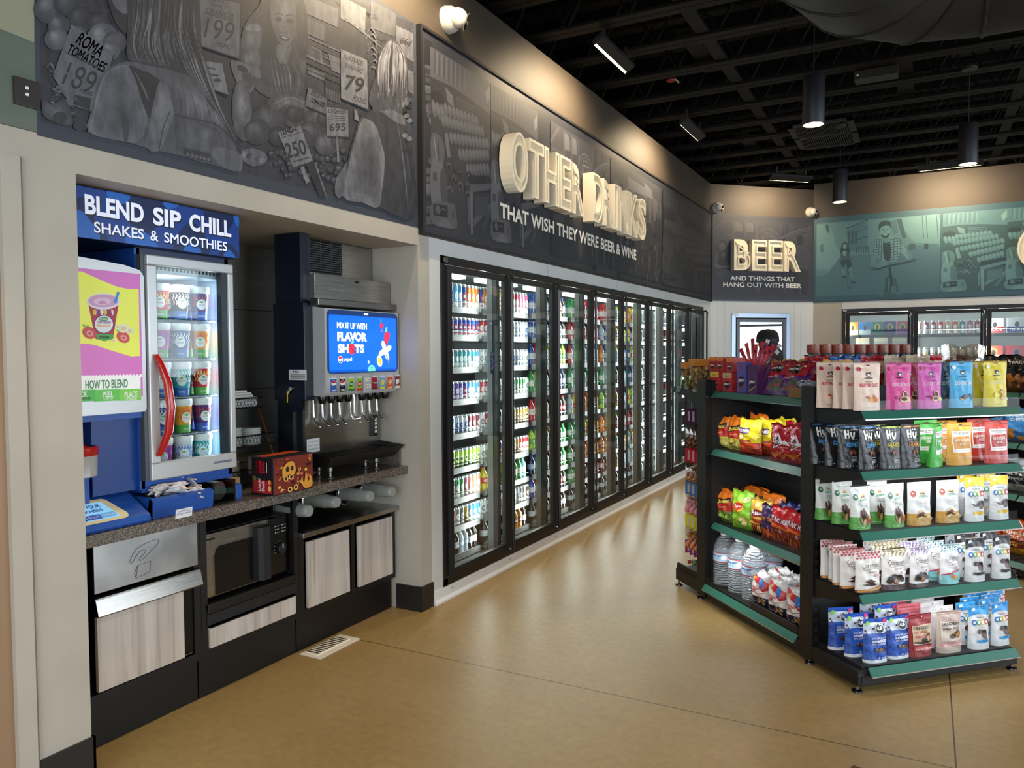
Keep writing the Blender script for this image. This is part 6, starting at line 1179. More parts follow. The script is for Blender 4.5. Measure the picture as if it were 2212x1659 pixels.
# water gallons
WCAP = M('#eef0f0', .4); WTR, nt, bp_, N_, L_ = nodes('clear_water_bottle')
bp_.inputs['Base Color'].default_value = lin('#d5dfe4'); bp_.inputs['Roughness'].default_value = .06; bp_.inputs['Coat Weight'].default_value = .6; bp_.inputs['Alpha'].default_value = .3
wv = N_('ShaderNodeTexWave'); wv.bands_direction = 'Z'; wv.inputs['Scale'].default_value = 22; wv.inputs['Distortion'].default_value = 6; wv.inputs['Detail'].default_value = 2; tcw = N_('ShaderNodeTexCoord'); L_(tcw.outputs['Object'], wv.inputs['Vector'])
bw = N_('ShaderNodeBump'); bw.inputs['Strength'].default_value = .9; bw.inputs['Distance'].default_value = .012; L_(wv.outputs[1], bw.inputs['Height']); L_(bw.outputs[0], bp_.inputs['Normal'])
def gallon():
    r = .068; b = MB(); b.lathe([(.05, 0), (.066, .012), (r, .03), (r*.985, .06), (r, .09), (r*.985, .12), (r, .15), (r, .215), (r*.98, .225), (r*.93, .245), (r*.7, .285), (.026, .31), (.02, .315)], WTR, n=24, cap=False); body = mesh_of('water_jug', b, None, True)
    b = MB(); b.lathe([(.023, .312), (.024, .316), (.024, .338), (.021, .341), (.001, .341)], WCAP, n=20); capm = mesh_of('cap', b, None, True)
    b = MB(); b.lathe([(r+.001, .155), (r+.0012, .16), (r+.0012, .208), (r+.001, .213)], WTR, n=28, cap=False, mats=[M('#a8323c', .4), M('#a9c3dc', .35), M('#a8323c', .4)]); a = Art()
    a.text('CRYSTAL GEYSER', 0, .193, .1, .013, M('#1f3f6e', .4), bold=.04); a.text('SPRING WATER', -.01, .176, .06, .007, M('#4a5a7a', .4)); a.ell(.05, .185, .02, .014, M('#e6eef4', .4), 12)
    b.art(a, lambda u, v, k: Vector(((r+.0018+.0002*k)*math.sin(u/r), -(r+.0018+.0002*k)*math.cos(u/r), v))); lab = mesh_of('label', b, None, True)
    return body, capm, lab
gm = gallon()
for px, u, s in ((1565, .095, 'far left at the shelf front'), (1597, .095, 'second from left at the shelf front'), (1628, .095, 'third from left beside the popcorn bags'), (1598, .25, 'left one in the back row'), (1632, .25, 'middle one in the back row'), (1665, .25, 'behind the popcorn bags')):
    v = on_u(px, u, MBZ, 1250.); P = G(u, v, MBZ+.001)
    t = thing('water_jug', 'clear gallon water jug on the bottom shelf, '+s, 'water jug', P, GA-math.pi/2+.25)
    for nm, me in (('jug', gm[0]), ('cap', gm[1]), ('label', gm[2])): o = bpy.data.objects.new(nm, me); C.objects.link(o); o.parent = t
vv = [on_u(x, .07, MBZ, 1300.) for x in (1640, 1760)]
b = MB(GM); b.box((.012, .46, MBZ+.0005), (.018, max(vv), MBZ+.035), BLACKM); b.box((.018, .46, MBZ+.0005), (.3, max(vv), MBZ+.003), BLACKM); tag(obj('display_tray', b, None), 'low black cardboard tray under the red and white popcorn bags', 'tray')
for px, u, s in ((1642, .075, 'front left'), (1679, .07, 'front middle'), (1719, .065, 'front right'), (1664, .15, 'second row left'), (1698, .15, 'second row right'), (1690, .23, 'third row left'), (1722, .22, 'third row right'), (1738, .15, 'second row far right')):
    main_put('chip_bag', KIND['cjill'], px, u, MBZ+.004, 'red and white popcorn snack bag in the black tray, '+s, 'snack bag', 10, -4)
# top shelf: jerky boxes, jerky bags and sticks
Z = MS[0]
def cart(w, d, h, c1, c2, t, stripe=None):
    b = MB(); b.box((-w/2, -d/2, 0), (w/2, d/2, h), M(c1, .4), .001); a = Art(); a.rect(-w/2+.001, h*.72, w/2-.001, h-.001, M(c2, .4)); P_(a, [(-w*.3, h*.5), (-w*.32, h*.3), (0, h*.1), (w*.32, h*.3), (w*.3, h*.5), (0, h*.56)], '#241216'); a.text(t, 0, h*.4, w*.66, h*.12, M('#ece4dc', .4), bold=.04); a.text('BEEF', 0, h*.82, w*.4, h*.08, M('#5a3a20', .4))
    if stripe: a.line([(-w*.4, h*.08), (w*.4, h*.28)], h*.03, M(stripe, .4))
    b.art(a, flat((0, -d/2-.0005, 0), (1, 0, 0), (0, 0, 1), (0, -1, 0))); b.art(a, flat((-w/2-.0005, 0, 0), (0, -d/w, 0), (0, 0, 1), (-1, 0, 0))); return mesh_of('jerky_box', b)
m1, m2, m3, m4 = cart(.085, .12, .12, '#b5262a', '#d8b83a', 'JERKY'), cart(.085, .12, .115, '#b02c30', '#c0a070', 'JERKY'), cart(.075, .1, .18, '#54509a', '#6a4a8c', 'JERKY', '#c8344a'), cart(.075, .1, .165, '#5a2a5c', '#4a2450', 'JERKY', '#b0a080')
for me, px, u, s in ((m1, 1560, .135, 'red jerky box with yellow top at the left end of the top shelf'), (m2, 1588, .135, 'red jerky box with tan top, second on the top shelf'), (m3, 1616, .125, 'tall violet jerky box holding sticks on the top shelf'), (m4, 1640, .125, 'dark purple jerky box beside the violet one')): main_put('jerky_box', me, px, u, Z, s, 'box', 8)
JB = cart(.07, .09, .09, '#a8242a', '#e08a3a', 'JERKY')
for j, (px, u, z) in enumerate(((1552, .14, Z+.121), (1568, .14, Z+.121), (1590, .14, Z+.117))): main_put('jerky_box', JB, px, u, z, 'small red jerky box stacked on the %s' % ('yellow topped box, left', 'yellow topped box, right', 'tan topped box')[j], 'box', 4)
for j, px in enumerate((1572, 1590, 1604)): main_put('jerky_box', JB, px, .3, Z+.09, 'small red box standing at the back behind the jerky boxes, %s of three' % ('left', 'middle', 'right')[j], 'box', 0, 0); main_put('jerky_box', JB, px, .3, Z, 'small red box under its twin behind the jerky boxes, %s of three' % ('left', 'middle', 'right')[j], 'box', 0, 0)
def jerk(a):
    P_(a, [(-.49, .4), (.49, .6), (.49, .98), (-.49, .98)], '#a81d26'); P_(a, [(-.3, .86), (-.3, .7), (0, .6), (.3, .7), (.3, .86), (0, .9)], '#241216'); T_(a, 'JERKY', 0, .78, .62, .08, '#d8d4cc', .03); P_(a, [(-.4, .12), (.1, .5), (.4, .4), (.4, .1)], '#5f5a4e'); T_(a, 'TERIYAKI', -.1, .5, .5, .05, '#c9c2d8', .02, .1); a.line([(-.3, .14), (.35, .3)], .03, M('#c8344a', .4))
KIND['jerk'] = pouch('jerky_bag', .15, .2, .05, [(1, '#5a2a6a')], jerk, True, .2, 51, .004)
for px, u, t, s in ((1668, .12, -24, 'purple and red jerky bag leaning beside the tall boxes'), (1702, .12, -28, 'purple and red jerky bag leaning, right one at the shelf front'), (1690, .22, -20, 'purple and red jerky bag in the second row, left'), (1722, .22, -20, 'purple and red jerky bag in the second row, right')): main_put('jerky_bag', KIND['jerk'], px, u, Z, s, 'snack bag', 12, t)
rnd = random.Random(5)
st = [('#b8202a', -34), ('#c83a26', -20), ('#a81d2c', -8), ('#c02430', 2), ('#b3222c', 12), ('#7a3a6a', 18), ('#c41f2c', 24), ('#b81f30', 30), ('#8a5a60', 38), ('#5a2a2c', 42)]
v0 = on_u(1632, .125, Z, 800.)
for j, (c, an) in enumerate(st):
    h = .13+.018*(j % 3); b = MB(); b.box((-.011, -.003, 0), (.011, .003, h), M(c, .25), .001); b.box((-.011, -.0035, h), (.011, .0035, h+.02), M('#d8c8cc', .2) if j in (5, 8, 9) else M(c, .25)); a = Art(); a.rect(-.006, h*.78, .006, h*.9, M('#2a1a1a', .4)); a.text('JERKY', 0, h*.55, h*.3, .008, M('#e8d8d0', .4), rot=1.57); b.art(a, flat((0, -.0042, 0), (1, 0, 0), (0, 0, 1), (0, -1, 0)))
    me = mesh_of('jerky_stick', b); P = G(.12+.004*(j % 3), v0+.05-.013*j, Z+.135)
    put('jerky_stick', me, P, '%s jerky stick wrapper fanned out of the tall box, %s from left' % ('purple' if j == 5 else 'clear and brown' if j > 7 else 'red', (ORD+('tenth',))[j]), 'snack stick', GA-math.pi/2+.3, None, math.radians(-6), None, math.radians(an))
# top, seen over the shelf: peanut packs, sweet bags, jars
YP = pouch('peanut_pack', .16, .19, .04, [(1, '#dfb35a')], lambda a: (T_(a, 'PEANUTS', 0, .78, .7, .1, '#8a4a22', .02), R_(a, -.2, .9, .2, .96, '#b8b8c0')), True, .3, 61)
for j, (px, u, z) in enumerate(((1690, .37, Z), (1716, .34, Z), (1728, .41, Z+.03), (1700, .42, Z+.05))): main_put('peanut_pack', YP, px, u, z, 'tan peanut pack standing at the back of the top shelf, %s of four' % ORD[j], 'snack bag', 20, 0) if z == Z else None
for j, (u, v) in enumerate(((.52, 1.02), (.56, .86))): put('peanut_pack', YP, G(u, v, Z), 'tan peanut pack on the far side of the top shelf, %s one' % ('left', 'right')[j], 'snack bag', GA-.6)
def sweets(name, c, h, art=None, seed=1): return pouch(name, .165, h+.035, .06, [(1, c)], art, True, .25, seed, .004)
SW_B = sweets('candy_bag', '#2b62ae', .18, lambda a: (R_(a, -.2, .82, .3, .9, '#c8d4e6'), T_(a, 'CHOCO', 0, .6, .6, .1, '#e8eef6')), 71); SW_R = sweets('candy_bag', '#b0202c', .18, lambda a: (P_(a, [(-.4, .5), (.4, .55), (.42, .86), (-.4, .84)], '#d8b8a0'), T_(a, 'CANDY', 0, .68, .6, .1, '#b0202c', .02)), 72); SW_C = sweets('candy_bag', '#c8b8a0', .18, lambda a: (R_(a, -.46, .3, .46, .66, '#b5303a'), E_(a, .2, .6, .2, .1, '#d8a8a0'), T_(a, 'CANDY', 0, .78, .6, .08, '#7a5a3a', .02)), 73)
def top_far(me, px, v, label, cat='snack bag', dz=0., nm='candy_bag'):
    u = on_v(px, v, Z, 800.); put(nm, me, G(u, v, Z+dz), label, cat, GA)
top_far(SW_B, 1818, .92, 'blue candy bag on the far top shelf, left of two'); top_far(SW_B, 1850, .9, 'blue candy bag on the far top shelf, right of two')
for j, px in enumerate((1762, 1786)): top_far(SW_R, px, 1.0, 'red candy bag on the far top shelf left of the blue bags, %s' % ('left one', 'right one')[j])
top_far(SW_R, 1886, .78, 'red candy bag right of the blue bags on the far top shelf'); top_far(SW_C, 1935, .72, 'cream and red candy bag on the far top shelf, left of two'); top_far(SW_C, 1982, .68, 'cream and red candy bag on the far top shelf, right of two'); top_far(SW_R, 2012, .8, 'red candy bag behind the cream and red bags'); top_far(SW_R, 1910, .9, 'red candy bag standing behind the cream bag')
clearbag = glass_mat('clear_film', .12, .6, (.86, .8, .74, 1))
u = on_v(2080, .5, Z, 800.); t = thing('gummy_bag', 'large clear bag of orange gummy candy on the far top shelf', 'snack bag', G(u, .5, Z), GA)
b = MB(); pr = []
W = _wm[t.name]
for s in (-1, 1):
    vs = []
    for j in range(9):
        for i in range(9): x = -.14+.28*i/8; z = .27*j/8; e = (1-(abs(x)/.131)**2.5)*max(0, math.sin(math.pi*min(1, (j/8*.95+.05)))); vs.append(W @ Vector((x*(1 if j < 7 else 1.03), s*(.045*e)+.006*math.sin(i*2.1+j), z+(.01*math.sin(i*1.3) if j == 8 else 0))))
    b.add(vs, [(j*9+i, j*9+i+1, (j+1)*9+i+1, (j+1)*9+i) for j in range(8) for i in range(8)], clearbag)
obj('film', b, t, True)
b = MB(); rnd = random.Random(2)
for k in range(46): b.ball(W @ Vector((rnd.uniform(-.1, .1), rnd.uniform(-.022, .022), rnd.uniform(.02, .17))), .022, M(rnd.choice(('#d8772a', '#e0902f', '#c8641f')), .35), (1, .8, .7), 8, 5)
g_ = obj('gummies', b, t, True); g_['kind'] = 'stuff'
b = MB(); b.box((-.09, -.1, 0), (.09, .1, .05), M('#7a5a34', .6)); me = mesh_of('kraft_box', b); put('kraft_box', me, G(.14, .5, Z+.001), 'brown kraft box of wrapped snacks at the near end of the top shelf', 'box', GA)
rnd = random.Random(8)
for k in range(7):
    b = MB(); b.ball((0, 0, .02), .03, noise_mat('candy_wrap', '#2f3a4a', '#c9ccd2', 30, (.15, .3)) if k == 0 else bpy.data.materials['candy_wrap'], (1, .6, .7), 10, 6); me = mesh_of('wrapped_candy', b, None, True); put('wrapped_candy', me, G(.09+.025*(k % 4), .44+.06*(k//4)+.01*k, Z+.052), 'silver and dark wrapped snack heaped in the brown kraft box', 'candy', rnd.uniform(0, 3), 'wrapped snacks in the kraft box')
# jars on a low stand farther back
JO = Vector((.0, 0, 0)); js = [onZ(px, 800, 1.3) for px in (1740, 1950)]
Pj = hit(1742, 757, (CH0+GC*.9+(-GR)*4.0), GR); Qj = hit(1946, 757, (CH0+GC*.9+(-GR)*4.0), GR); dirj = (Qj-Pj); nj = 9
t = thing('display_rack', 'narrow black display rack holding a row of snack jars behind the gondola', 'display shelf', Pj.lerp(Qj, .5)*1.0+Vector((0, 0, -Pj.z)) if 0 else Vector(((Pj.x+Qj.x)/2, (Pj.y+Qj.y)/2, 0)), GA)
JL = (Qj-Pj).length; W = _wm[t.name]; b = MB(W)
for z in (.12, .5, .88, 1.375): b.box((-JL/2-.06, -.16, z-.025), (JL/2+.06, .16, z), BLACKM)
for x in (-JL/2-.06, JL/2+.03): b.box((x, -.16, 0), (x+.03, .16, 1.39), BLACK)
b.box((-JL/2, .13, .1), (JL/2, .15, 1.37), BLACKM); obj('rack_frame', b, t)
JBR, JLID = M('#6e3526', .35), M('#7a3a2a', .3); jm = MB(); jm.lathe([(.046, 0), (.05, .006), (.05, .15), (.045, .165)], M('#4a5055', .15, coat=.5), n=18); body = mesh_of('jar', jm, None, True); jm = MB(); jm.lathe([(.053, .165), (.054, .17), (.054, .235), (.05, .24), (.001, .24)], JLID, n=18); lidm = mesh_of('lid', jm, None, True)
jm = MB(); a = Art(); a.rect(-.03, .04, .03, .13, M('#b9a898', .4), 6, 1); jm.art(a, lambda u, v, k: Vector((.0512*math.sin(u/.05), -.0512*math.cos(u/.05), v))); labm = mesh_of('label', jm)
for j in range(nj):
    P = W @ Vector((-JL/2+.03+(JL-.04)*j/(nj-1), -.05, 1.376)); tj = thing('snack_jar', 'plastic snack jar with brown lid on the rack behind the gondola, %s from left' % ORD[j], 'jar', P, GA)
    for nm, me in (('jar', body), ('lid', lidm), ('label', labm)): o = bpy.data.objects.new(nm, me); C.objects.link(o); o.parent = tj
# hanging candy and peanuts on the far end display
FILM = glass_mat('bag_film', .1, .5, (.9, .88, .86, 1))
def hang(cards, c1, c2, nuts, hh, nutc, shape=0):
    b = MB(); b.box((-.065, -.002, -.07), (.065, .002, .02), M(c1, .4)); a = Art(); a.rect(-.05, -.06, .045, .005, M(c2, .4)); a.text('SNACKS', 0, -.02, .07, .018, M(c1, .4)); b.art(a, flat((0, .0025, 0), (-1, 0, 0), (0, 0, 1), (0, 1, 0))); b.art(a, flat((0, -.0025, 0), (1, 0, 0), (0, 0, 1), (0, -1, 0)))
    a = Art()
    for k in range(3): a.rect(-.0015, -.06+.025*k, .0015, -.05+.025*k, M(c2, .4))
    card = mesh_of('header_card', b); b = MB()
    vs = []
    for s in (-1, 1):
        o = len(vs)
        for j in range(6):
            for i in range(7): x = -.065+.13*i/6; z = -.07-hh*j/5; e = (1-(abs(x)/.066)**2)*math.sin(math.pi*min(1, .1+.85*j/5)); vs.append((x, s*.024*e, z))
    fs = [(o*42+j*7+i, o*42+j*7+i+1, o*42+(j+1)*7+i+1, o*42+(j+1)*7+i) for o in (0, 1) for j in range(5) for i in range(6)]; b.add(vs, fs, FILM); film = mesh_of('film', b, None, True)
    b = MB(); r2 = random.Random(len(c1)+hash(c1) % 7 if 0 else 4)
    for k in range(nuts):
        p = (r2.uniform(-.05, .05), r2.uniform(-.014, .014), -.07-hh*r2.uniform(.3, .97)); b.ball(p, (.012, .024, .02)[shape], M(r2.choice(nutc), .4), ((1, .9, .8), (1, .35, 1), (1, .5, 1))[shape], 8, 5)
    return card, film, mesh_of('contents', b, None, True)
HK = [(hang(0, '#4a1f3f', '#b9a4b4', 40, .17, ('#7a4a30', '#6a3a26', '#8a5a3c')), HZ[0], 'purple header, brown nuts'), (hang(0, '#b8202c', '#d8a8a8', 40, .16, ('#a86a3a', '#c08a4c', '#8a5028')), HZ[1], 'red header, golden nuts'), (hang(0, '#4a72a8', '#d0c0b8', 9, .13, ('#d08a8c', '#c87a80'), 1), HZ[2], 'blue header, pink wafers'), (hang(0, '#d8c92c', '#d8d4b0', 10, .15, ('#b5642a', '#c8752f'), 2), HZ[3], 'yellow header, orange rings')]
def hang_row(parts, z, s):
    for ci, u in enumerate((.10, .34)):
        for j in range(4):
            t = thing('candy_bag', '%s, bag on the %s hook, place %s from the tip' % (s, ('near', 'second')[ci], ORD[j]), 'candy bag', G(u, 1.68-.06*j, z-.012), GA)
            for nm, me in zip(('header_card', 'film', 'contents'), parts):
                o = bpy.data.objects.new(nm, me); C.objects.link(o); o.parent = t
                if nm == 'contents': o['kind'] = 'stuff'
for p, z, s in HK: hang_row(p, z, s.replace(',', ' and'))
POP = hang(0, '#8a2a5c', '#d0b4c4', 0, .02, ('#000000',))
for ci, u in enumerate((.10, .34)):
    for j in range(4):
        t = thing('candy_bag', 'magenta header card with lollipops, lowest %s hook, place %s from the tip' % (('near', 'second')[ci], ORD[j]), 'candy bag', G(u, 1.68-.06*j, HZ[4]+.02), GA); W = _wm[t.name]
        o = bpy.data.objects.new('header_card', POP[0]); C.objects.link(o); o.parent = t
        for k in range(3):
            b = MB(W); b.tube([(-.03+.03*k, 0, -.06), (-.03+.03*k, .006, -.13)], .0022, M('#d8d4d0', .4), 6); b.ball((-.03+.03*k, .006, -.135), .014, M(('#a82a3c', '#4a8a3c', '#6a2a5c')[(j+k) % 3], .2, coat=.5), n=10, m=6); obj('lollipop', b, t, True)
PNB = noise_mat('peanut_shells', '#8a6a3c', '#c9a870', 30, (.3, .5), bump=.6)
for j, (u, v, tl) in enumerate(((.07, 1.74, 26), (.17, 1.70, 28), (.08, 1.64, 20), (.24, 1.62, 24), (.34, 1.66, 20), (.45, 1.62, 22))):
    t = thing('peanut_bag', 'clear bag of peanuts in the shell with orange band, far end top, %s one' % ORD[j], 'snack bag', G(u, v, 1.292+.02*(j > 1)), GA+math.pi/2 if 0 else GA); W = _wm[t.name]
    b = MB(W)
    r2 = random.Random(j)
    for k in range(34): x, z = r2.uniform(-.05, .05), r2.uniform(.015, .15); b.ball((x, r2.uniform(-.02, .02)-z*math.tan(math.radians(tl)), z), .016, PNB, (1, .8, 1.2), 8, 5)
    g_ = obj('peanuts', b, t, True); g_['kind'] = 'stuff'
    b = MB(W); sh_ = math.tan(math.radians(tl)); b.add([(-.06, .03, 0), (.06, .03, 0), (.06, .03-.17*sh_, .17), (-.06, .03-.17*sh_, .17), (-.06, -.03, 0), (.06, -.03, 0), (.06, -.02-.17*sh_, .17), (-.06, -.02-.17*sh_, .17)], [(0, 1, 2, 3), (4, 7, 6, 5), (0, 3, 7, 4), (1, 5, 6, 2), (3, 2, 6, 7)], FILM); obj('film', b, t)
    b = MB(W); b.box((-.062, -.03-.17*sh_, .155), (.062, .035-.17*sh_, .2), M('#c07a2a', .4), .004); obj('paper_band', b, t)
# right gondola products
KIND['terra'] = pouch('chip_bag', .19, .26, .08, [(.42, '#6a4426'), (1, '#141112')], lambda a: (T_(a, 'TERRA', 0, .8, .7, .08, '#d8d4cc', .01, .05), R_(a, -.3, .7, .3, .71, '#8a8480'), [E_(a, random.uniform(-.4, .4), random.uniform(.1, .42), .12, .07, random.choice(('#b8702a', '#8a5a2a', '#d08a3c', '#5a2a2a')), random.uniform(0, 3), 12) for _ in range(14)]), True, .2, 81, .004)
KIND['garden'] = pouch('chip_bag', .19, .24, .08, [(.3, '#3f7fc0'), (1, '#4a98dc')], lambda a: (T_(a, 'GARDEN', 0, .78, .84, .1, '#eef4f4', .03, .08), T_(a, 'CHIPS', .05, .66, .5, .08, '#eef4f4', .03, .08), [E_(a, random.uniform(-.4, .4), random.uniform(.1, .36), .13, .08, random.choice(('#c98a3a', '#d8a850', '#b5752a')), random.uniform(0, 3), 12) for _ in range(9)]), True, .22, 82, .004)
KIND['kettle'] = pouch('chip_bag', .19, .24, .08, [(.24, '#8a8a7c'), (.6, '#1f1f1e'), (1, '#b5b8b8')], lambda a: (T_(a, 'SALT &', 0, .54, .6, .08, '#e8e8e2', .02), T_(a, 'PEPPER', 0, .4, .7, .08, '#b9b9b4', .01), [a.line([(random.uniform(-.4, .4), random.uniform(.66, .9)), (random.uniform(-.4, .4), random.uniform(.66, .9))], .06, M(random.choice(('#2a2a2a', '#e0e2e2', '#7a7c7c')), .4)) for _ in range(6)]), True, .2, 83, .005)
KIND['crink'] = pouch('chip_bag', .19, .25, .08, [(.2, '#c98a1f'), (.44, '#6a2a1c'), (1, '#d8561f')], lambda a: (T_(a, 'KRINKLE', 0, .63, .86, .09, '#f0e2d0', .03), T_(a, 'CUT', .05, .52, .4, .09, '#f0e2d0', .03), T_(a, 'HABANERO', -.05, .36, .8, .06, '#e8a83a', .02), T_(a, 'LIME', -.05, .28, .4, .06, '#e8a83a', .02), a.line([(-.2, .84), (.1, .92), (.3, .76)], .08, M('#e8e0d8', .4), 3)), True, .22, 84, .004)
for k, z, s, c in (('terra', MS2[0], 'black chip bag with orange chips', 1), ('garden', MS2[1], 'light blue vegetable chip bag', 1), ('kettle', MS2[2], 'black and silver kettle chip bag', 1), ('crink', MBZ, 'orange crinkle cut chip bag', 1)):
    for j, (v, u, r) in enumerate(((1.22, .17, 16), (1.02, .16, 14), (.8, .16, 12), (.6, .16, 10), (1.24, .29, 6), (1.04, .3, 6), (1.47, .17, 14), (1.68, .17, 12), (1.9, .17, 10))):
        put('chip_bag', KIND[k], G(u, v, z+.0005)+O2, '%s on the right gondola, %s' % (s, ('left of the near bay', 'second in the near bay', 'third in the near bay', 'nearest in the near bay', 'left one at the back', 'right one at the back', 'first beyond the shelf joint', 'second beyond the shelf joint', 'third beyond the shelf joint')[j]), 'chip bag', GA-math.pi/2+math.radians(r))

P = onZ(1843, 1651, .42); b = MB(Matrix.Translation(P-Vector((0, 0, .42))) @ Matrix.Rotation(YAW+math.pi/4, 4, 'Z')); b.box((-.4, -.4, 0), (0, 0, .42), M('#5a3a24', .6), .004); tag(obj('wooden_crate', b, None), 'dark brown wooden box whose top corner shows at the bottom edge', 'box')
# ================================================================== CEILING: JOISTS, DUCT, LAMPS
JM = M('#120f0c', .7, spec=.2, name='dark_joist_paint')
def joist(y, x0=-4.45, x1=6.5, zb=4.0, zt=4.5):
    t = thing('bar_joist', 'black steel bar joist running across the ceiling', 'joist', (1, y, zb), 0, 'bar joists across the ceiling')
    b = MB(); b.box((x0, y-.075, zb), (x1, y-.01, zb+.012), JM); b.box((x0, y+.01, zb), (x1, y+.075, zb+.012), JM); b.box((x0, y-.012, zb), (x0+.0+x1-x0, y-.004, zb+.05), JM); b.box((x0, y+.004, zb), (x1, y+.012, zb+.05), JM); obj('bottom_chord', b, t)
    b = MB(); b.box((x0, y-.06, zt-.05), (x1, y+.06, zt), JM); obj('top_chord', b, t)
    b = MB(); n = int((x1-x0)/.5)
    for k in range(n):
        xa = x0+k*.5; b.tube([(xa, y, zb+.03), (xa+.25, y, zt-.02)], .012, JM, 6); b.tube([(xa+.25, y, zt-.02), (xa+.5, y, zb+.03)], .012, JM, 6)
    w_ = obj('web_rods', b, t)
JY = [3.0+.62*k for k in range(16)]
for y in JY: joist(y)
for j, x in enumerate((-1.55, .75, 3.0)):
    b = MB(); b.box((x-.05, -3.4, 4.02), (x+.05, 13, 4.03), JM); b.box((x-.004, -3.4, 4.03), (x+.004, 13, 4.12), JM); tag(obj('bridging_bar', b, None), 'dark steel bridging bar running along under the joists, %s one' % ('left', 'middle', 'right')[j], 'beam')
for j, (x0, x1, y0, y1) in enumerate(((-2.1, -.9, 5.15, 6.1), (-.3, .6, 6.9, 7.6), (.2, 1.9, 8.4, 9.1))):
    b = MB(); b.box((x0, y0, 4.52), (x1, y1, 4.6), M('#0f0c09', .8)); tag(obj('ceiling_panel', b, None), 'dark brown board above the joists, %s one' % ('nearest', 'middle', 'farthest')[j], 'panel')
for j, (x, y) in enumerate(((-1.7, 6.5), (-.2, 8.1), (.9, 9.5), (-1.9, 9.6), (1.6, 7.5))):
    b = MB(); b.box((x-.07, y-.5, 4.06), (x+.07, y+.5, 4.075), JM); tag(obj('brace_plate', b, None), 'short dark flat plate between two joists, %s' % ('nearest left', 'in the middle', 'right of the middle', 'far left', 'far right')[j], 'beam')
# big round duct with a gored elbow
DM = noise_mat('dark_duct', '#0c0a08', '#100e0c', 6, (.6, .75)); R0 = .47
dc = thing('air_duct', 'large dark round air duct with a gored elbow under the ceiling', 'duct', (1.5, 4.17, 3.0))
n = 28; XD, YC_, ZC_, RB = -.266, 4.17, 3.48, .48
def ring(c, d):
    d = Vector(d).normalized(); sd_ = Vector((-d.y, d.x, 0)); return [Vector(c)+sd_*(R0*math.cos(q))+Vector((0, 0, R0*math.sin(q))) for q in [2*math.pi*i/n for i in range(n)]]
def skin_(name, ra, rb, seam=False):
    b = MB(); b.add(ra+rb, [(i, (i+1) % n, n+(i+1) % n, n+i) for i in range(n)], DM)
    if seam: b.tube(rb+[rb[0], rb[1]], .007, M('#0c0a09', .7), 5)
    obj(name, b, dc, True)
skin_('straight_run', ring((6.4, YC_, ZC_), (-1, 0, 0)), ring((XD+RB, YC_, ZC_), (-1, 0, 0)), True)
el = [((XD+RB-RB*math.sin(q), YC_-RB+RB*math.cos(q), ZC_), (-math.cos(q), -math.sin(q), 0)) for q in (0, math.pi/6, math.pi/3, math.pi/2)]
for k in range(3): skin_('elbow_gore', ring(*el[k]), ring(*el[k+1]), True)
skin_('straight_run', ring(*el[3]), ring((XD, -3.0, ZC_), (0, -1, 0)))
# return air grille
vg = thing('return_grille', 'dark square return air grille between the joists', 'vent', (-1.07, 9.75, 4.0))
VM = M('#171310', .6); b = MB(); x0, x1, y0, y1, z = -1.36, -.70, 8.85, 9.95, 3.985
b.box((x0, y0, z), (x1, y0+.06, z+.02), VM); b.box((x0, y1-.06, z), (x1, y1, z+.02), VM); b.box((x0, y0, z), (x0+.06, y1, z+.02), VM); b.box((x1-.06, y0, z), (x1, y1, z+.02), VM); b.box((x0, (y0+y1)/2-.025, z), (x1, (y0+y1)/2+.025, z+.02), VM); b.box((x0, y0, z+.05), (x1, y1, z+.06), CEIL); obj('grille_frame', b, vg)
for k in range(24): b = MB(); b.box((x0+.07+k*.0225, y0+.06, z+.004), (x0+.081+k*.0225, y1-.06, z+.018), VM); obj('slat', b, vg)
# pendants
WG = M('#fff0c8', .4, emit=9.)
def pendant(x, y, lab, zb=3.17, power=68):
    t = thing('pendant_lamp', lab, 'lamp', (x, y, zb))
    b = MB(); b.lathe([(.073, 0), (.075, .004), (.075, .335), (.07, .345), (.001, .345)], M('#14151a', .5), (x, y, zb), 28, cap=False); sh = obj('shade', b, t, True)
    b = MB(); b.lathe([(.073, .001), (.068, .001), (.066, .05), (.001, .05)], M('#e8dcc0', .4), (x, y, zb), 28, cap=False); obj('reflector', b, t, True)
    b = MB(); b.lathe([(.064, 0), (.001, .0005)], WG, (x, y, zb+.012), 24, cap=False); obj('bulb', b, t)
    b = MB(); b.tube([(x, y, zb+.345), (x, y, 3.99)], .004, BLACKM, 6); obj('cord', b, t); b = MB(); b.lathe([(.06, 0), (.06, .02), (.001, .021)], M('#2a2622', .6), (x, y, 3.975), 20); obj('canopy', b, t)
    d = bpy.data.lights.new('pendant_light', 'SPOT'); d.energy = power; d.color = WARM; d.spot_size = math.radians(112); d.spot_blend = .55; d.shadow_soft_size = .06
    l = bpy.data.objects.new('pendant_light', d); C.objects.link(l); l.location = (x, y, zb-.01)
for x, y, lab in ((-.726, 5.913, 'nearest black cylinder pendant lamp, left of the return grille'), (.303, 7.81, 'black cylinder pendant lamp at the right, under the joists'), (-.839, 9.074, 'farthest black cylinder pendant lamp, above the corner door'),
                  (-1.15, 1.3, 'black cylinder pendant lamp above the camera, left'), (.6, 1.9, 'black cylinder pendant lamp above the camera, right'), (2.1, 5.5, 'black cylinder pendant lamp right of the frame'), (2.4, 7.6, 'black cylinder pendant lamp far right of the frame'), (2.6, 10.2, 'black cylinder pendant lamp at the far right of the back wall'), (.6, -1.2, 'black cylinder pendant lamp behind the camera')): pendant(x, y, lab)
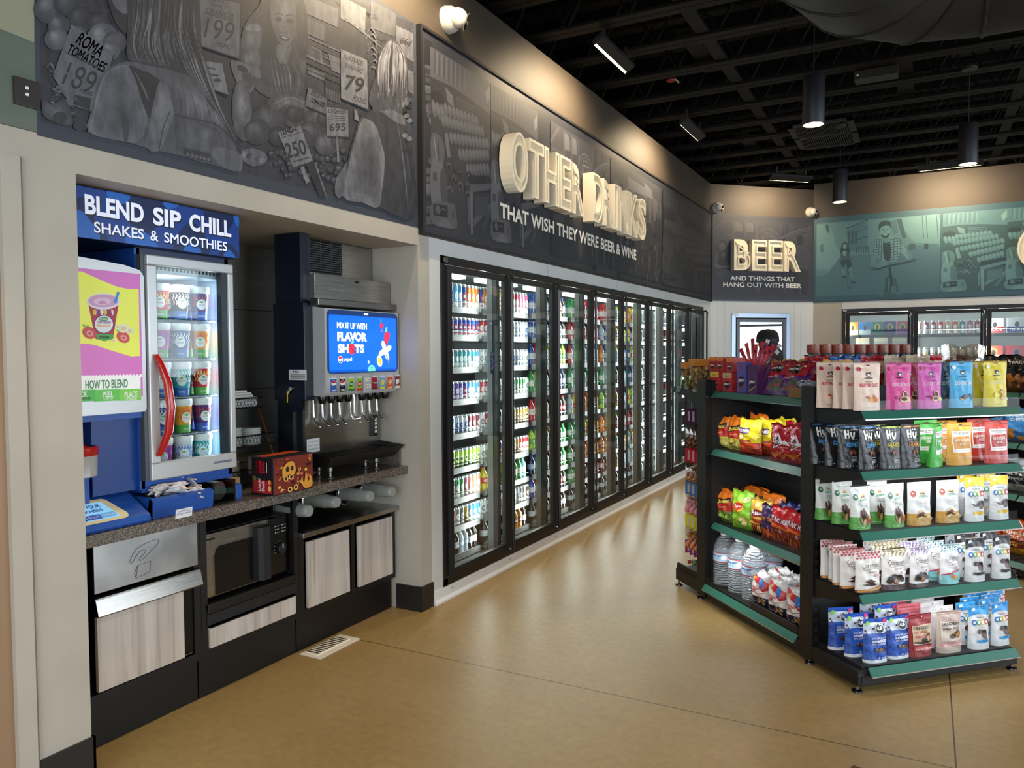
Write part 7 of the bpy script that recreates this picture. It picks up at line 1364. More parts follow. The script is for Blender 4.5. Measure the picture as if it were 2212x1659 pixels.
# wall washers
def washer(p, q, aim, lab, power=32, shine=False):
    p, q = Vector(p), Vector(q); m = (p+q)/2; t = thing('wall_washer', lab, 'lamp', m); ax = (q-p).normalized(); L = (q-p).length
    out = (Vector(aim)-m); out.z = 0; out.normalize()
    X = Matrix(((ax.x, out.x, 0, m.x), (ax.y, out.y, 0, m.y), (0, 0, 1, m.z), (0, 0, 0, 1)))
    b = MB(X); b.prism([(-.035, .045), (-.025, .055), (.04, .02), (.05, -.012), (.042, -.024), (-.035, .02)], 0, -L/2, L/2, BLACKM); obj('housing', b, t)
    b = MB(X); b.quad([(-L/2+.02, .051, -.011), (L/2-.02, .051, -.011), (L/2-.02, .043, -.025), (-L/2+.02, .043, -.025)], M('#ffe6b0', .4, emit=12.))
    if shine: b.quad([(-L/2+.02, .0415, -.0245), (L/2-.02, .0415, -.0245), (L/2-.02, .012, -.006), (-L/2+.02, .012, -.006)], M('#ffe6b0', .4, emit=12.))
    obj('lens', b, t)
    for s in (-.35, .35): b = MB(X); b.box((L*s-.012, -.01, .06), (L*s+.012, .01, 4.0-m.z+.03), BLACKM); obj('bracket', b, t)
    d = Vector(aim)-m; area('washer_light', m+out*.07+Vector((0, 0, -.04)), aim, L, .05, power, (1.0, .78, .5), math.radians(140))
zf = 3.88
for y0, y1, s in ((3.15, 3.87, 'nearest, above the right end of the market mural'), (5.43, 6.13, 'lit and shining above the drinks sign'), (7.72, 8.45, 'tilted, above the far part of the drinks sign')):
    washer((-2.17, y0, zf), (-2.17, y1, zf), (XL, (y0+y1)/2, 3.35), 'slim ceiling wall washer lamp, '+s, 24, 'shining' in s)
pc = CH0+GC*.85+CN*.62; washer(pc-GC*.32+Vector((0, 0, zf)), pc+GC*.32+Vector((0, 0, zf)), CH0+GC*.85+Vector((0, 0, 3.4)), 'slim ceiling wall washer lamp in front of the beer sign', 15)
washer((-.12, 11.2, zf), (.6, 11.2, zf), (.24, YR, 3.4), 'slim ceiling wall washer lamp in front of the teal picture', 22)
washer((2.2, 11.2, zf), (2.92, 11.2, zf), (2.5, YR, 3.4), 'slim ceiling wall washer lamp right of the frame at the back wall', 22)
b = MB(); b.tube([(-1.2, 11.45, 3.97), (3, 11.45, 3.97)], .02, M('#1c1916', .5), 8); tag(obj('conduit', b, None, True), 'thin dark conduit running along the back wall under the ceiling', 'pipe')
b = MB(); P = onZ(1450, 178, 4.0); b.ball((P.x, P.y, 4.02), .03, M('#7a2415', .5), (1.6, 1, .7), 8, 6); b.tube([(P.x+.04, P.y, 4.02), (P.x+.07, P.y, 3.985)], .008, M('#b8b0a8', .4), 6); tag(obj('sprinkler_tag', b, None), 'small red fitting hanging under a joist right of the lit lamp', 'fitting')
P = onZ(1852, 165, 3.97); b = MB(); b.box((P.x-.02, P.y-.08, 3.92), (P.x+.32, P.y+.08, 3.99), M('#211d19', .5)); b.box((P.x, P.y-.082, 3.945), (P.x+.015, P.y-.08, 3.96), WHITE); tag(obj('junction_box', b, None), 'dark electrical box under the joists near the duct', 'box')
# security cameras
def dome(P, n, lab, s=1.):
    t = thing('security_camera', lab, 'camera', P); n = Vector(n).normalized(); up = Vector((0, 0, 1)); sd_ = up.cross(n).normalized()
    X = Matrix(((sd_.x, up.x, n.x, P[0]), (sd_.y, up.y, n.y, P[1]), (sd_.z, up.z, n.z, P[2]), (0, 0, 0, 1))); CW = M('#dcd9d0', .35)
    b = MB(X); b.lathe([(.066*s, 0), (.066*s, .012*s), (.06*s, .04*s), (.05*s, .055*s)], CW, n=24); obj('base', b, t, True)
    b = MB(X); b.ball((0, -.004,   .065*s), .05*s, CW, n=20, m=12); e = obj('eyeball', b, t, True)
    d = Vector((.3, -.4, .86)).normalized(); u = d.cross(Vector((0, 1, 0))).normalized(); v = u.cross(d); c = Vector((0, -.004, .06*s))+d*.05*s
    b = MB(X)
    for dv in (.021, -.021):
        q = c+v*dv*s; b.add([q+(u*math.cos(a_)+v*math.sin(a_))*.019*s+d*.006*s for a_ in [2*math.pi*i/14 for i in range(14)]], [list(range(14))], BLACKG)
    b.add([c+u*x*.026*s+v*y*.042*s+d*.003*s for x, y in ((-1, -.6), (-.5, -1), (.5, -1), (1, -.6), (1, .6), (.5, 1), (-.5, 1), (-1, .6))], [list(range(8))], CW); obj('lens', b, e)
P = onX(965, 44, XL); dome((XL, P.y, P.z), (1, 0, 0), 'white security camera above the upper left corner of the drinks sign panel', 1.25)
P = onX(1546, 449, XL); P = hit(1548, 449, CH0, GR); dome(P, CN, 'white security camera above the left edge of the beer sign', 1.1)
P = hit(1749, 459, CH0, GR); dome(P, CN, 'white security camera above the right edge of the beer sign', 1.1)
# ================================================================== SIGN LETTERS
CREAM = M('#e4d6b8', .4, name='cream_letter_face'); CREAMS = M('#e9dfc9', .4, name='cream_letter_return'); TUBE = M('#b9bfc2', .3, name='glass_tube')
def sign(name, label, groups, o, ux, n, depth=.09):
    # channel letters: rim walls standing on a recessed face, an open tube line inside
    t = thing(name, label, 'sign', o); ux, n = Vector(ux), Vector(n)
    for (s, x, z, w, h) in groups:
        cu = bpy.data.curves.new('t', 'FONT'); cu.body = s; cu.size = 1; cu.resolution_u = 7; cu.offset = .038
        tmp = bpy.data.objects.new('t', cu); C.objects.link(tmp); bpy.context.view_layer.update(); dg = bpy.context.evaluated_depsgraph_get()
        me = bpy.data.meshes.new_from_object(tmp.evaluated_get(dg)); xs = [q.co.x for q in me.vertices]; ys = [q.co.y for q in me.vertices]; sx = w/(max(xs)-min(xs)); sy = h/(max(ys)-min(ys)); x0, y0 = min(xs), min(ys)
        def Pm(u, v, d): return Vector(o)+ux*(x+(u-x0)*sx)+Vector((0, 0, z+(v-y0)*sy))+n*d
        b = MB()
        fs = [tuple(q.vertices) for q in me.polygons]
        b.add([Pm(q.co.x, q.co.y, (depth-.02)) for q in me.vertices], fs, CREAM); b.add([Pm(q.co.x, q.co.y, 0) for q in me.vertices], [f[::-1] for f in fs], CREAMS)
        # boundary walls with a thickness
        bm = bmesh.new(); bm.from_mesh(me); bmesh.ops.remove_doubles(bm, verts=bm.verts[:], dist=1e-4); bm.verts.index_update()
        nb = {}
        for e in bm.edges:
            if len(e.link_faces) == 1:
                l = e.link_loops[0]; p, q = l.vert, l.link_loop_next.vert; nb[p.index] = q.index
        co = {v.index: v.co.copy() for v in bm.verts}; bm.free(); seen = set()
        for st_ in list(nb):
            if st_ in seen: continue
            loop = [st_]; seen.add(st_); k = nb[st_]
            while k in nb and k not in seen: loop.append(k); seen.add(k); k = nb[k]
            m_ = len(loop)
            if m_ < 3: continue
            th = .02; P2 = [(co[i].x*sx, co[i].y*sy) for i in loop]; inn = []
            for i in range(m_):
                a_, c_, d_ = P2[i-1], P2[i], P2[(i+1) % m_]; e1 = Vector((c_[0]-a_[0], c_[1]-a_[1])); e2 = Vector((d_[0]-c_[0], d_[1]-c_[1]))
                if e1.length < 1e-7 or e2.length < 1e-7: inn.append(c_); continue
                n1 = Vector((-e1.y, e1.x)).normalized(); n2 = Vector((-e2.y, e2.x)).normalized(); mm = n1+n2
                if mm.length < .3: mm = n1
                else: mm = mm/max(.45, mm.dot(n1)*1.0) if mm.dot(n1) > .0 else n1
                inn.append((c_[0]+mm.x*th, c_[1]+mm.y*th))
            def Q(p, d): return Vector(o)+ux*(x+p[0]-x0*sx)+Vector((0, 0, z+p[1]-y0*sy))+n*d
            vs = [Q(p, 0) for p in P2]+[Q(p, depth) for p in P2]+[Q(p, depth) for p in inn]+[Q(p, (depth-.02)) for p in inn]
            b.add(vs, [(i+r*m_, (i+1) % m_+r*m_, (i+1) % m_+(r+1)*m_, i+(r+1)*m_) for r in range(3) for i in range(m_)], CREAMS)
        bpy.data.objects.remove(tmp); bpy.data.meshes.remove(me); bpy.data.curves.remove(cu)
        obj('letter', b, t)
    return t
# OTHER DRINKS: outline measured on the panel
XM = XL+.028
def sy_(px, py): q = onX(px, py, XM); return q.y, q.z
yA, _ = sy_(1077, 400); yB, _ = sy_(1238, 430); yC, _ = sy_(1257, 400); yD, _ = sy_(1374, 450)
zt = sy_(1105, 296)[1]; zb = sy_(1105, 422)[1]
def spread(word, ya, yb, gap, wts):
    tot = sum(wts)+gap*(len(word)-1); k = (yb-ya)/tot; o = []; y = ya
    for ch, w_ in zip(word, wts): o.append((ch, y, w_*k)); y += (w_+gap)*k
    return o
gs = [(c, y, zb, w_, zt-zb) for c, y, w_ in spread('OTHER', yA, yB, .08, (1.0, .95, 1, .85, 1))]+[(c, y, zb, w_, zt-zb) for c, y, w_ in spread('DRINKS', yC, yD, .08, (1, 1, .42, 1.1, 1.05, .95))]
sg = sign('wall_sign', 'raised cream channel letters reading OTHER DRINKS on the dark drinks panel', gs, (XM+.006, 0, 0), (0, 1, 0), (1, 0, 0), .1)
lt = M('#ece5d8', .4); a = Art(); ta = sy_(1080, 460); tb = sy_(1374, 553); zz = (ta[1]+tb[1])/2
TAG1 = ('THAT WISH THEY WERE BEER & WINE', (ta[0]+tb[0])/2, sy_(1232, 504)[1], tb[0]-ta[0], .105, lt, 0., .03)     # printed on the panel
def cu_(px, py): q = (CM.inverted() @ hit(px, py, CH0, GR)); return q.x, q.z
u0_, z1_ = cu_(1578, 521); u1_, z0_ = cu_(1721, 588)
z0_ = (cu_(1650, 587)[1]); z1_ = cu_(1650, 521)[1]
gs = [(c, y, z0_, w_, z1_-z0_) for c, y, w_ in spread('BEER', u0_, u1_, .1, (1, .9, .9, 1.05))]
sg = sign('wall_sign', 'raised cream channel letters reading BEER on the corner wall', gs, CH0+CN*.007, GC, CN, .09)
x0_, x1_ = cu_(1577, 602)[0], cu_(1717, 602)[0]; TAG2 = [('AND THINGS THAT', (x0_+x1_)/2, cu_(1647, 602)[1], x1_-x0_, .066, lt, 0., .02)]
x0_, x1_ = cu_(1562, 616)[0], cu_(1731, 616)[0]; TAG2.append(('HANG OUT WITH BEER', (x0_+x1_)/2, cu_(1647, 616)[1], x1_-x0_, .066, lt, 0., .02))
q = onY(2196, 535, YR); sign('wall_sign', 'partly seen raised cream letter at the right edge of the teal picture', [('C', q.x, q.z-.33, .5, .62)], (0, YR-.004, 0), (1, 0, 0), (0, -1, 0), .09)
# ================================================================== PRINTED WALL PICTURES
class Pic:
    def __init__(s, a, x0, y0, x1, y1, tones): s.a, s.x0, s.y0, s.w, s.h, s.t = a, x0, y0, x1-x0, y1-y0, [M(c, .55) for c in tones]
    def q(s, p): return [(s.x0+x*s.w, s.y0+y*s.h) for x, y in p]
    def P(s, p, t, sm=3): s.a.poly(s.q(p), s.t[t], sm)
    def E(s, x, y, rx_, ry_, t, rot=0., n=14): s.a.ell(s.x0+x*s.w, s.y0+y*s.h, rx_*abs(s.w), ry_*abs(s.h), s.t[t], n, rot, 1)
    def L(s, p, w_, t, sm=3): s.a.line(s.q(p), w_*abs(s.h), s.t[t], sm)
    def R(s, x0, y0, x1, y1, t): s.a.rect(s.x0+x0*s.w, s.y0+y0*s.h, s.x0+x1*s.w, s.y0+y1*s.h, s.t[t])
def market(p, cut=1.0, seed=1):
    rn = random.Random(seed); p.R(0, 0, cut, 1, 1)
    p.P([(0, 1), (cut, 1), (cut, .8), (.6, .83), (.3, .84), (0, .83)], 3, 0)
    for k in range(15):
        x = .04+k*.036
        if x+.018 < cut: p.P([(x+.02, .99), (x+.038, .99), (x+.03, .86), (x+.012, .86)], 4 if k % 2 else 2, 0)
    if cut > .9: p.P([(.58, .99), (.9, .99), (.86, .88), (.7, .84), (.56, .86)], 3, 2); p.P([(.9, .92), (.99, .99), (.99, .9), (.93, .85)], 5, 0)
    p.P([(0, .74), (.1, .77), (.2, .75), (.2, .7), (.05, .7), (0, .72)], 0, 2); p.P([(.22, .82), (.34, .79), (.36, .72), (.26, .74)], 4, 0); p.P([(.4, .8), (.68, .79), (.7, .73), (.42, .73)], 2, 0)
    for k in range(3): p.L([(.42, .78-.02*k), (min(cut, .68), .775-.02*k)], .006, 0, 0)
    rows = (((.05, .66), (.24, .66), .05), ((.23, .69), (.74, .71), .037), ((.19, .615), (.84, .665), .036), ((.31, .535), (.93, .605), .036), ((.45, .46), (.99, .54), .037), ((.58, .385), (.99, .45), .04))
    for (a, b, r) in rows:
        n = max(3, int((b[0]-a[0])/.058))
        p.P([(a[0]-.01, a[1]-r*.9), (min(cut, b[0]), b[1]-r*.9), (min(cut, b[0]), b[1]-r*.2), (a[0], a[1])], 0, 0)
        for k in range(n+1):
            x = a[0]+(b[0]-a[0])*k/n; y = a[1]+(b[1]-a[1])*k/n
            if x < cut-.02: p.E(x, y, .036, r, 3, .3); p.E(x-.006, y+r*.25, .024, r*.6, 4, .3)
    p.P([(0, .5), (.12, .52), (.2, .46), (.17, .34), (.1, .33), (0, .35)], 3); p.P([(.2, .54), (.25, .56), (.3, .42), (.24, .41)], 4, 0); p.P([(0, .36), (.18, .36), (.16, .2), (.12, .09), (0, .08)], 4); p.L([(.04, .5), (.08, .38)], .012, 5); p.L([(.1, .5), (.11, .37)], .01, 1); p.R(.02, .25, .08, .3, 2)
    p.P([(.14, .33), (.22, .3), (.24, .16), (.17, .12), (.13, .2)], 2)
    for k in range(16): x, y = rn.uniform(.22, .56), rn.uniform(.22, .38); p.L([(x, y), (x+.05, y+.02), (x+.09, y-.01)], .014, rn.choice((0, 2, 3)))
    if cut > .65:
        p.P([(.6, .36), (cut, .4), (cut, .3), (.6, .26)], 0, 0); p.P([(.6, .28), (.66, .28), (.66, 0), (.62, 0)], 4, 0); p.P([(.6, .3), (cut, .36), (cut, .32), (.6, .25)], 3, 0); p.P([(.67, .1), (cut, .24), (cut, .2), (.67, .05)], 3, 0); p.P([(.7, .24), (.95, .26), (.92, .14), (.7, .12)], 2, 0); p.P([(.56, .22), (.6, .22), (.6, .06), (.57, .05)], 3, 0); p.P([(.8, .05), (.98, .2), (.98, .16), (.86, .04)], 2, 0)
    p.P([(0, .12), (.3, .15), (.36, .13), (.39, .02), (.3, .0), (0, .0)], 3); p.P([(.02, .115), (.24, .13), (.24, .06), (.02, .05)], 0, 0); p.E(.09, .09, .04, .024, 3); p.E(.33, .085, .03, .025, 2); p.P([(.1, .02), (.2, .05), (.3, .02), (.3, 0), (.1, 0)], 4); p.R(.15, .095, .21, .105, 3)
def hall(p, people=True, seed=3):
    rn = random.Random(seed); p.R(0, 0, 1, 1, 1); p.P([(0, 1), (1, 1), (1, .7), (0, .66)], 2, 0)
    for k, (x0, x1) in enumerate(((.2, .29), (.33, .4))): p.P([(x0, .97), (x0+.06, .97), (x1, .92), (x1, .85), (x0, .84)], 4, 0)
    for x in (.19, .31, .42): p.R(x, .5, x+.02, .98, 3)
    for k in range(4): p.L([(.43+.025*k, .72), (.45+.025*k, .84-.01*k), (.54, .9-.03*k), (.64-.02*k, .84-.01*k), (.66-.025*k, .72)], .012, (4, 3, 4, 2)[k])
    p.L([(.5, .8), (.6, .8)], .012, 5, 0)
    for k in range(9): x = .68+k*.033; p.L([(x, .98), (x-.01, .82)], .012, rn.choice((3, 2, 0)), 0)
    for k in range(4): p.L([(.68, .66+.04*k), (.85, .8+.03*k), (.99, .84+.03*k)], .02, rn.choice((3, 4, 2)))
    p.L([(.0, .84), (.12, .98)], .03, 3, 0); p.L([(.02, .8), (.2, .8)], .012, 3, 0)
    for k in range(26): x, y = rn.uniform(.2, .8), rn.uniform(.6, .76); p.E(x, y, .018, .03, rn.choice((0, 0, 3, 4, 2)))
    for k in range(20): x, y = rn.uniform(.15, .95), rn.uniform(.05, .6); p.L([(x, y), (x+rn.uniform(-.05, .05), y-.12)], .016, rn.choice((0, 2, 2, 3)))
    if people:
        p.P([(.05, .62), (.08, .72), (.13, .7), (.13, .6), (.1, .55)], 0); p.E(.09, .64, .035, .055, 3); p.P([(.02, .5), (.07, .56), (.15, .55), (.2, .46), (.19, .34), (.06, .34)], 3); p.P([(.05, .52), (.08, .56), (.1, .48), (.13, .56), (.16, .54), (.17, .37), (.05, .37)], 0); p.P([(.02, .42), (.1, .38), (.2, .42), (.2, .38), (.1, .34), (.02, .37)], 4); p.P([(.04, .34), (.19, .34), (.2, .1), (.03, .1)], 1); p.P([(.04, .3), (.19, .33), (.16, .22), (.06, .24)], 2)
        p.E(.88, .76, .035, .075, 0); p.P([(.8, .62), (.86, .69), (.92, .69), (.99, .6), (.97, .36), (.82, .35)], 2); p.P([(.83, .35), (.96, .35), (.96, .06), (.9, .06), (.89, .28), (.87, .06), (.82, .06)], 0); p.E(.8, .7, .025, .045, 0)
        for x in (.42, .45, .72, .87): p.P([(x, .18), (x+.025, .18), (x+.02, .03), (x+.005, .03)], 3, 0)
def street(p, seed=5):
    rn = random.Random(seed); p.R(0, 0, 1, 1, 1); p.P([(0, 1), (1, 1), (1, .66), (.5, .7), (0, .8)], 2, 0)
    p.P([(.3, .92), (.75, .9), (.85, .84), (.3, .8)], 4, 0); p.P([(.8, .86), (1, .82), (1, .7), (.82, .72)], 3, 0); p.P([(.62, .96), (.78, .92), (.8, .86), (.64, .88)], 4, 0)
    for k in range(10): x = .06+k*.095; p.R(x, .58+.1*rn.random(), x+.05, .82, rn.choice((0, 3, 4, 2)))
    for k in range(60): x, y = rn.random()*.95, rn.uniform(.04, .62); p.L([(x, y), (x+rn.uniform(-.06, .06), y-rn.uniform(.05, .14))], .018, rn.choice((0, 2, 3, 3, 4)))
    for k in range(14): x, y = rn.random()*.95, rn.uniform(.3, .62); p.E(x, y, .03, .03, rn.choice((0, 3, 2)))
def cyclists(p, seed=6):
    rn = random.Random(seed); p.R(0, 0, 1, 1, 3); p.P([(0, .56), (.12, .56), (.2, .53), (.47, .54), (.7, .55), (1, .58), (1, 0), (0, 0)], 2, 0); p.P([(.2, .5), (1, .52), (1, .1), (.5, 0), (.1, 0)], 2, 0)
    p.P([(0, .98), (.1, .99), (.14, .88), (.16, .7), (.22, .56), (.1, .32), (0, .28)], 4, 0); p.P([(.07, .98), (.1, .98), (.115, .86), (.09, .87)], 1, 0); p.P([(.03, .7), (.06, .72), (.06, .6), (.03, .62)], 2, 0); p.P([(.0, .38), (.1, .36), (.1, .3), (.0, .28)], 3, 0)
    p.P([(.25, .88), (.43, .99), (.43, .66), (.33, .58), (.28, .6)], 2, 0); p.L([(.25, .9), (.43, 1.0)], .012, 0, 0); p.L([(.26, .8), (.43, .9)], .008, 1, 0); p.L([(.28, .72), (.44, .78)], .01, 0, 0)
    for k in range(3): p.R(.265+.03*k, .68, .285+.03*k, .86, 1)
    for k in range(6): x = .34+k*.019; p.P([(x-.006, .65), (x+.006, .65), (x+.004, .56), (x-.004, .56)], 1, 0)
    p.P([(.6, .98), (.98, 1), (1, .9), (1, .62), (.82, .65), (.78, .7), (.66, .98)], 4, 0); p.P([(.66, .98), (.7, .98), (.74, .72), (.71, .72)], 1, 0); p.P([(.6, .95), (.66, .97), (.68, .8), (.64, .78)], 2, 0)
    for x in (.86, .89, .97): p.L([(x, .99), (x+.015, .7)], .008, 1, 0)
    p.R(.73, .55, .98, .62, 2); p.R(.76, .56, .81, .64, 1); p.R(.88, .56, .91, .63, 0)
    # woman on a bicycle
    p.P([(.21, .66), (.23, .72), (.26, .71), (.28, .64), (.28, .55), (.21, .55)], 0); p.E(.242, .665, .017, .034, 4); p.P([(.21, .58), (.24, .6), (.28, .57), (.275, .48), (.215, .48)], 1, 2); p.P([(.225, .6), (.255, .6), (.25, .54), (.23, .54)], 4, 2); p.P([(.21, .48), (.29, .48), (.3, .38), (.27, .36), (.25, .44), (.23, .34), (.22, .38)], 0, 2)
    p.L([(.18, .47), (.25, .49), (.32, .5)], .012, 1); p.L([(.23, .38), (.235, .28)], .03, 3); p.L([(.29, .38), (.3, .22)], .03, 3); p.E(.238, .25, .016, .014, 0); p.E(.315, .17, .02, .014, 0); p.L([(.262, .46), (.27, .3), (.285, .08)], .012, 0); p.E(.278, .2, .013, .12, 1); p.E(.278, .2, .007, .1, 2)
    # man in a checked shirt on a bicycle
    p.P([(.47, .56), (.48, .68), (.53, .76), (.6, .76), (.66, .72), (.73, .6), (.78, .46), (.75, .44), (.7, .54), (.67, .44), (.6, .41), (.52, .44), (.5, .5), (.49, .44), (.46, .42), (.46, .5)], 4, 2)
    for k in range(9): y = .45+.034*k; p.L([(.47+.01*(k > 4), y), (.55, y+.012)], .009, 1, 0); p.L([(.6, y-.01), (.72-.008*abs(k-5), y+.004)], .009, 1, 0)
    for k in range(4): p.L([(.485+.02*k, .72), (.475+.022*k, .44)], .009, 1, 0); p.L([(.62+.024*k, .73), (.61+.03*k, .44)], .009, 1, 0)
    p.P([(.555, .7), (.58, .72), (.61, .68), (.62, .46), (.565, .46)], 0, 2); p.P([(.548, .74), (.61, .74), (.6, .68), (.56, .68)], 3, 2)
    p.E(.573, .83, .04, .085, 4); p.P([(.52, .84), (.52, .93), (.56, .97), (.61, .95), (.62, .86), (.6, .9), (.56, .9), (.535, .88)], 0, 2); p.P([(.542, .8), (.545, .76), (.575, .735), (.602, .76), (.605, .81), (.59, .78), (.555, .78)], 0, 2); p.R(.563, .772, .585, .78, 5); p.L([(.55, .85), (.565, .853)], .008, 0, 0); p.L([(.582, .853), (.598, .85)], .008, 0, 0); p.E(.574, .82, .008, .02, 3)
    p.P([(.46, .52), (.5, .5), (.5, .36), (.47, .34), (.46, .4)], 3, 2); p.P([(.74, .56), (.78, .5), (.79, .42), (.76, .44)], 3, 2)
    p.P([(.5, .42), (.64, .42), (.7, .36), (.72, .1), (.72, 0), (.66, 0), (.62, .3), (.57, .32), (.57, 0), (.52, 0), (.53, .3)], 2, 2); p.P([(.51, .41), (.6, .42), (.58, .34), (.52, .33)], 3, 2)
    p.L([(.46, .34), (.52, .33), (.58, .36), (.66, .38), (.74, .4), (.81, .43)], .026, 0); p.E(.48, .34, .025, .025, 1); p.E(.8, .425, .025, .025, 1); p.L([(.61, .36), (.62, .24), (.64, .1)], .03, 0); p.E(.605, .12, .02, .13, 0); p.E(.605, .12, .011, .11, 2); p.L([(.585, .22), (.575, 0)], .02, 1); p.L([(.65, .2), (.68, .02)], .025, 1)
# cooler side: long dark panel in a thin black frame
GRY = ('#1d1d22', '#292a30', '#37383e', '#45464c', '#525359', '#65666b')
PY0, PY1, PZ0, PZ1 = 3.788, 10.80, 2.264, 3.49
pn = thing('wall_panel', 'long dark market picture panel in a black frame above the coolers', 'picture', (XL, 7.3, PZ0))
b = MB(); s = .018
b.box((XL+.0005, PY0, PZ0), (XL+.036, PY0+s, PZ1), BLACKM); b.box((XL+.0005, PY1-s, PZ0), (XL+.036, PY1, PZ1), BLACKM); b.box((XL+.0005, PY0+s, PZ1-s), (XL+.036, PY1-s, PZ1), BLACKM); b.box((XL+.0005, PY0+s, PZ0), (XL+.036, PY1-s, PZ0+s), BLACKM); obj('frame', b, pn)
b = MB(); b.box((XL+.0005, PY0+s, PZ0+s), (XL+.024, PY1-s, PZ1-s), M('#2b2d35', .5)); a = Art()
pa = onX(934, 483, XM); pb = onX(934, 102, XM); z0, z1 = pa.z, pb.z; w_ = onX(1062, 400, XM).y-pa.y
p = Pic(a, PY0+.045, z0-.02, PY0+.13, z1+.03, GRY); p.R(0, 0, 1, 1, 0); rn = random.Random(4)
for k in range(34): y = rn.random(); p.E(.5+rn.uniform(-.3, .3), y, .22, .018, rn.choice((2, 3, 4))) if .3 < y < .65 else p.P([(.1, y), (.9, y+.01), (.9, min(1, y+.04)), (.1, min(1, y+.03))], rn.choice((1, 2, 3, 4)), 0)
y = pa.y
market(Pic(a, y, z0, y+w_, z1, GRY), 1.0); market(Pic(a, y+w_, z0, y+2*w_, z1, GRY), 1.0, 2)
for fn, x0, x1 in ((hall, 1190, 1318), (street, 1320, 1428)): fn(Pic(a, onX(x0, 450, XM).y, z0, onX(x1, 450, XM).y, z1, GRY))
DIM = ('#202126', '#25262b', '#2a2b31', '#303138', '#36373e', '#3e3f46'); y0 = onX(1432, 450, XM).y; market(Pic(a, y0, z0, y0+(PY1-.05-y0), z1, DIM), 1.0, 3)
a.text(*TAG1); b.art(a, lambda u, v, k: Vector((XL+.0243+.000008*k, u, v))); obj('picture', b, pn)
# corner wall picture and teal picture
pc_ = thing('wall_panel', 'dark crowd picture panel on the corner wall behind the beer sign', 'picture', CH0+GC*.8+Vector((0, 0, 2.28)), GA)
b = MB(CM); b.box((.0, -.003, 2.278), (CL, -.0002, 3.49), M('#31333b', .5)); a = Art(); hall(Pic(a, .04, 2.36, CL-.04, 3.42, ('#26272c', '#30313a', '#383940', '#414247', '#4b4b50', '#59595d')))
[a.text(*q) for q in TAG2]; b.art(a, lambda u, v, k: Vector((u, -.0031-.000012*k, v))); b.box((0, -.006, 2.278), (CL, -.003, 2.30), M('#4a5058', .5)); obj('picture', b, pc_)
tl = thing('wall_panel', 'teal picture panel with two cyclists and market stalls on the back wall', 'picture', (1.5, YR, 2.275))
TEAL = ('#2a4046', '#365257', '#446670', '#4f747a', '#5d8286', '#769793'); b = MB(); b.box((CH1.x+.004, YR-.006, 2.275), (6.4, YR-.0002, 3.49), M('#335560', .5)); a = Art()
k0 = onY(1763, 620, YR); k1 = onY(2031, 500, YR); k2 = onY(2170, 500, YR); cyclists(Pic(a, k0.x, 2.36, k1.x, 3.41, TEAL)); wm_ = k2.x-k1.x
for j in range(4): market(Pic(a, k1.x+.03+wm_*j, 2.36, k1.x+.03+wm_*(j+1), 3.41, TEAL), 1.0, 7+j)
b.art(a, lambda u, v, k: Vector((u, YR-.0061-.00001*k, v))); b.box((CH1.x+.004, YR-.01, 2.272), (6.4, YR, 2.282), M('#26343a', .5)); obj('picture', b, tl)
# station picture: women shopping at a market stand
st_p = thing('wall_panel', 'large dark picture of women at a produce market above the drinks station', 'picture', (XL, 2.7, 2.30))
a = Art(); TC = ('#25262a', '#2e2f35', '#393a40', '#46474d', '#54555c', '#66676d', '#7a7b80')
_tn = {}
def tone(t):
    t = max(0., min(6., round(t*4)/4)); i = min(5, int(t)); f = t-i
    c = [int(int(TC[i][q:q+2], 16)*(1-f)+int(TC[i+1][q:q+2], 16)*f) for q in (1, 3, 5)]
    k = '#%02x%02x%02x' % tuple(c)
    if k not in _tn: d = [max(0, int(x*.86)) for x in c]; e = [min(255, int(x*1.12)) for x in c]; _tn[k] = noise_mat('print_grey', '#%02x%02x%02x' % tuple(d), '#%02x%02x%02x' % tuple(e), 26, (.5, .6), (1, 1, .5), 3)
    return _tn[k]
class _T:
    def __getitem__(s, t): return tone(t)
T = _T()
def GP(p, ta, tb, n=5, f=None, sm=3):      # print shading: nested outlines running from tone ta to tone tb
    q = smooth_pts(p, True, sm) if sm else p; cx = sum(x for x, y in q)/len(q); cy = sum(y for x, y in q)/len(q)
    if f: cx, cy = f
    for k in range(n): z = 1-k/n; a.poly([(cx+(x-cx)*z, cy+(y-cy)*z) for x, y in q], tone(ta+(tb-ta)*k/max(1, n-1)))
def BALL(x, y, r, t): GP([(x+r*math.cos(q), y+r*.95*math.sin(q)) for q in [math.pi*k/8 for k in range(16)]], t-.7, t+1.4, 5, (x-r*.35, y-r*.4), 0)
def P(p, t, sm=3): a.poly(p, T[t], sm)
def L(p, w_, t, sm=3): a.line(p, w_, T[t], sm)
def E(x, y, rx_, ry_, t, rot=0., n=16): a.ell(x, y, rx_, ry_, T[t], n, rot, 1)
def X(s, x, y, w_, h, t, rot=0., bold=.02): a.text(s, x, y, w_, h, T[t], rot, bold, True)
P([(86, -260), (893, 40), (893, 466), (519, 371), (316, 320), (88, 262)], 1, 0)
rn = random.Random(12)
def inpic(x, y): return y < 262+(x-88)*.2535-6 and x > 90 and x < 890
for k in range(300):                              # loose sketch strokes over the whole print
    x, y = rn.uniform(95, 885), rn.uniform(-120, 440)
    if not inpic(x, y+22): continue
    d = rn.uniform(-.3, .9); l = rn.uniform(8, 26); L([(x, y), (x+l*.5, y+l*.5*d+rn.uniform(-3, 3)), (x+l, y+l*d)], [1, rn.uniform(2, 5), 1], rn.choice((0, 2, 2, 3)), 2)
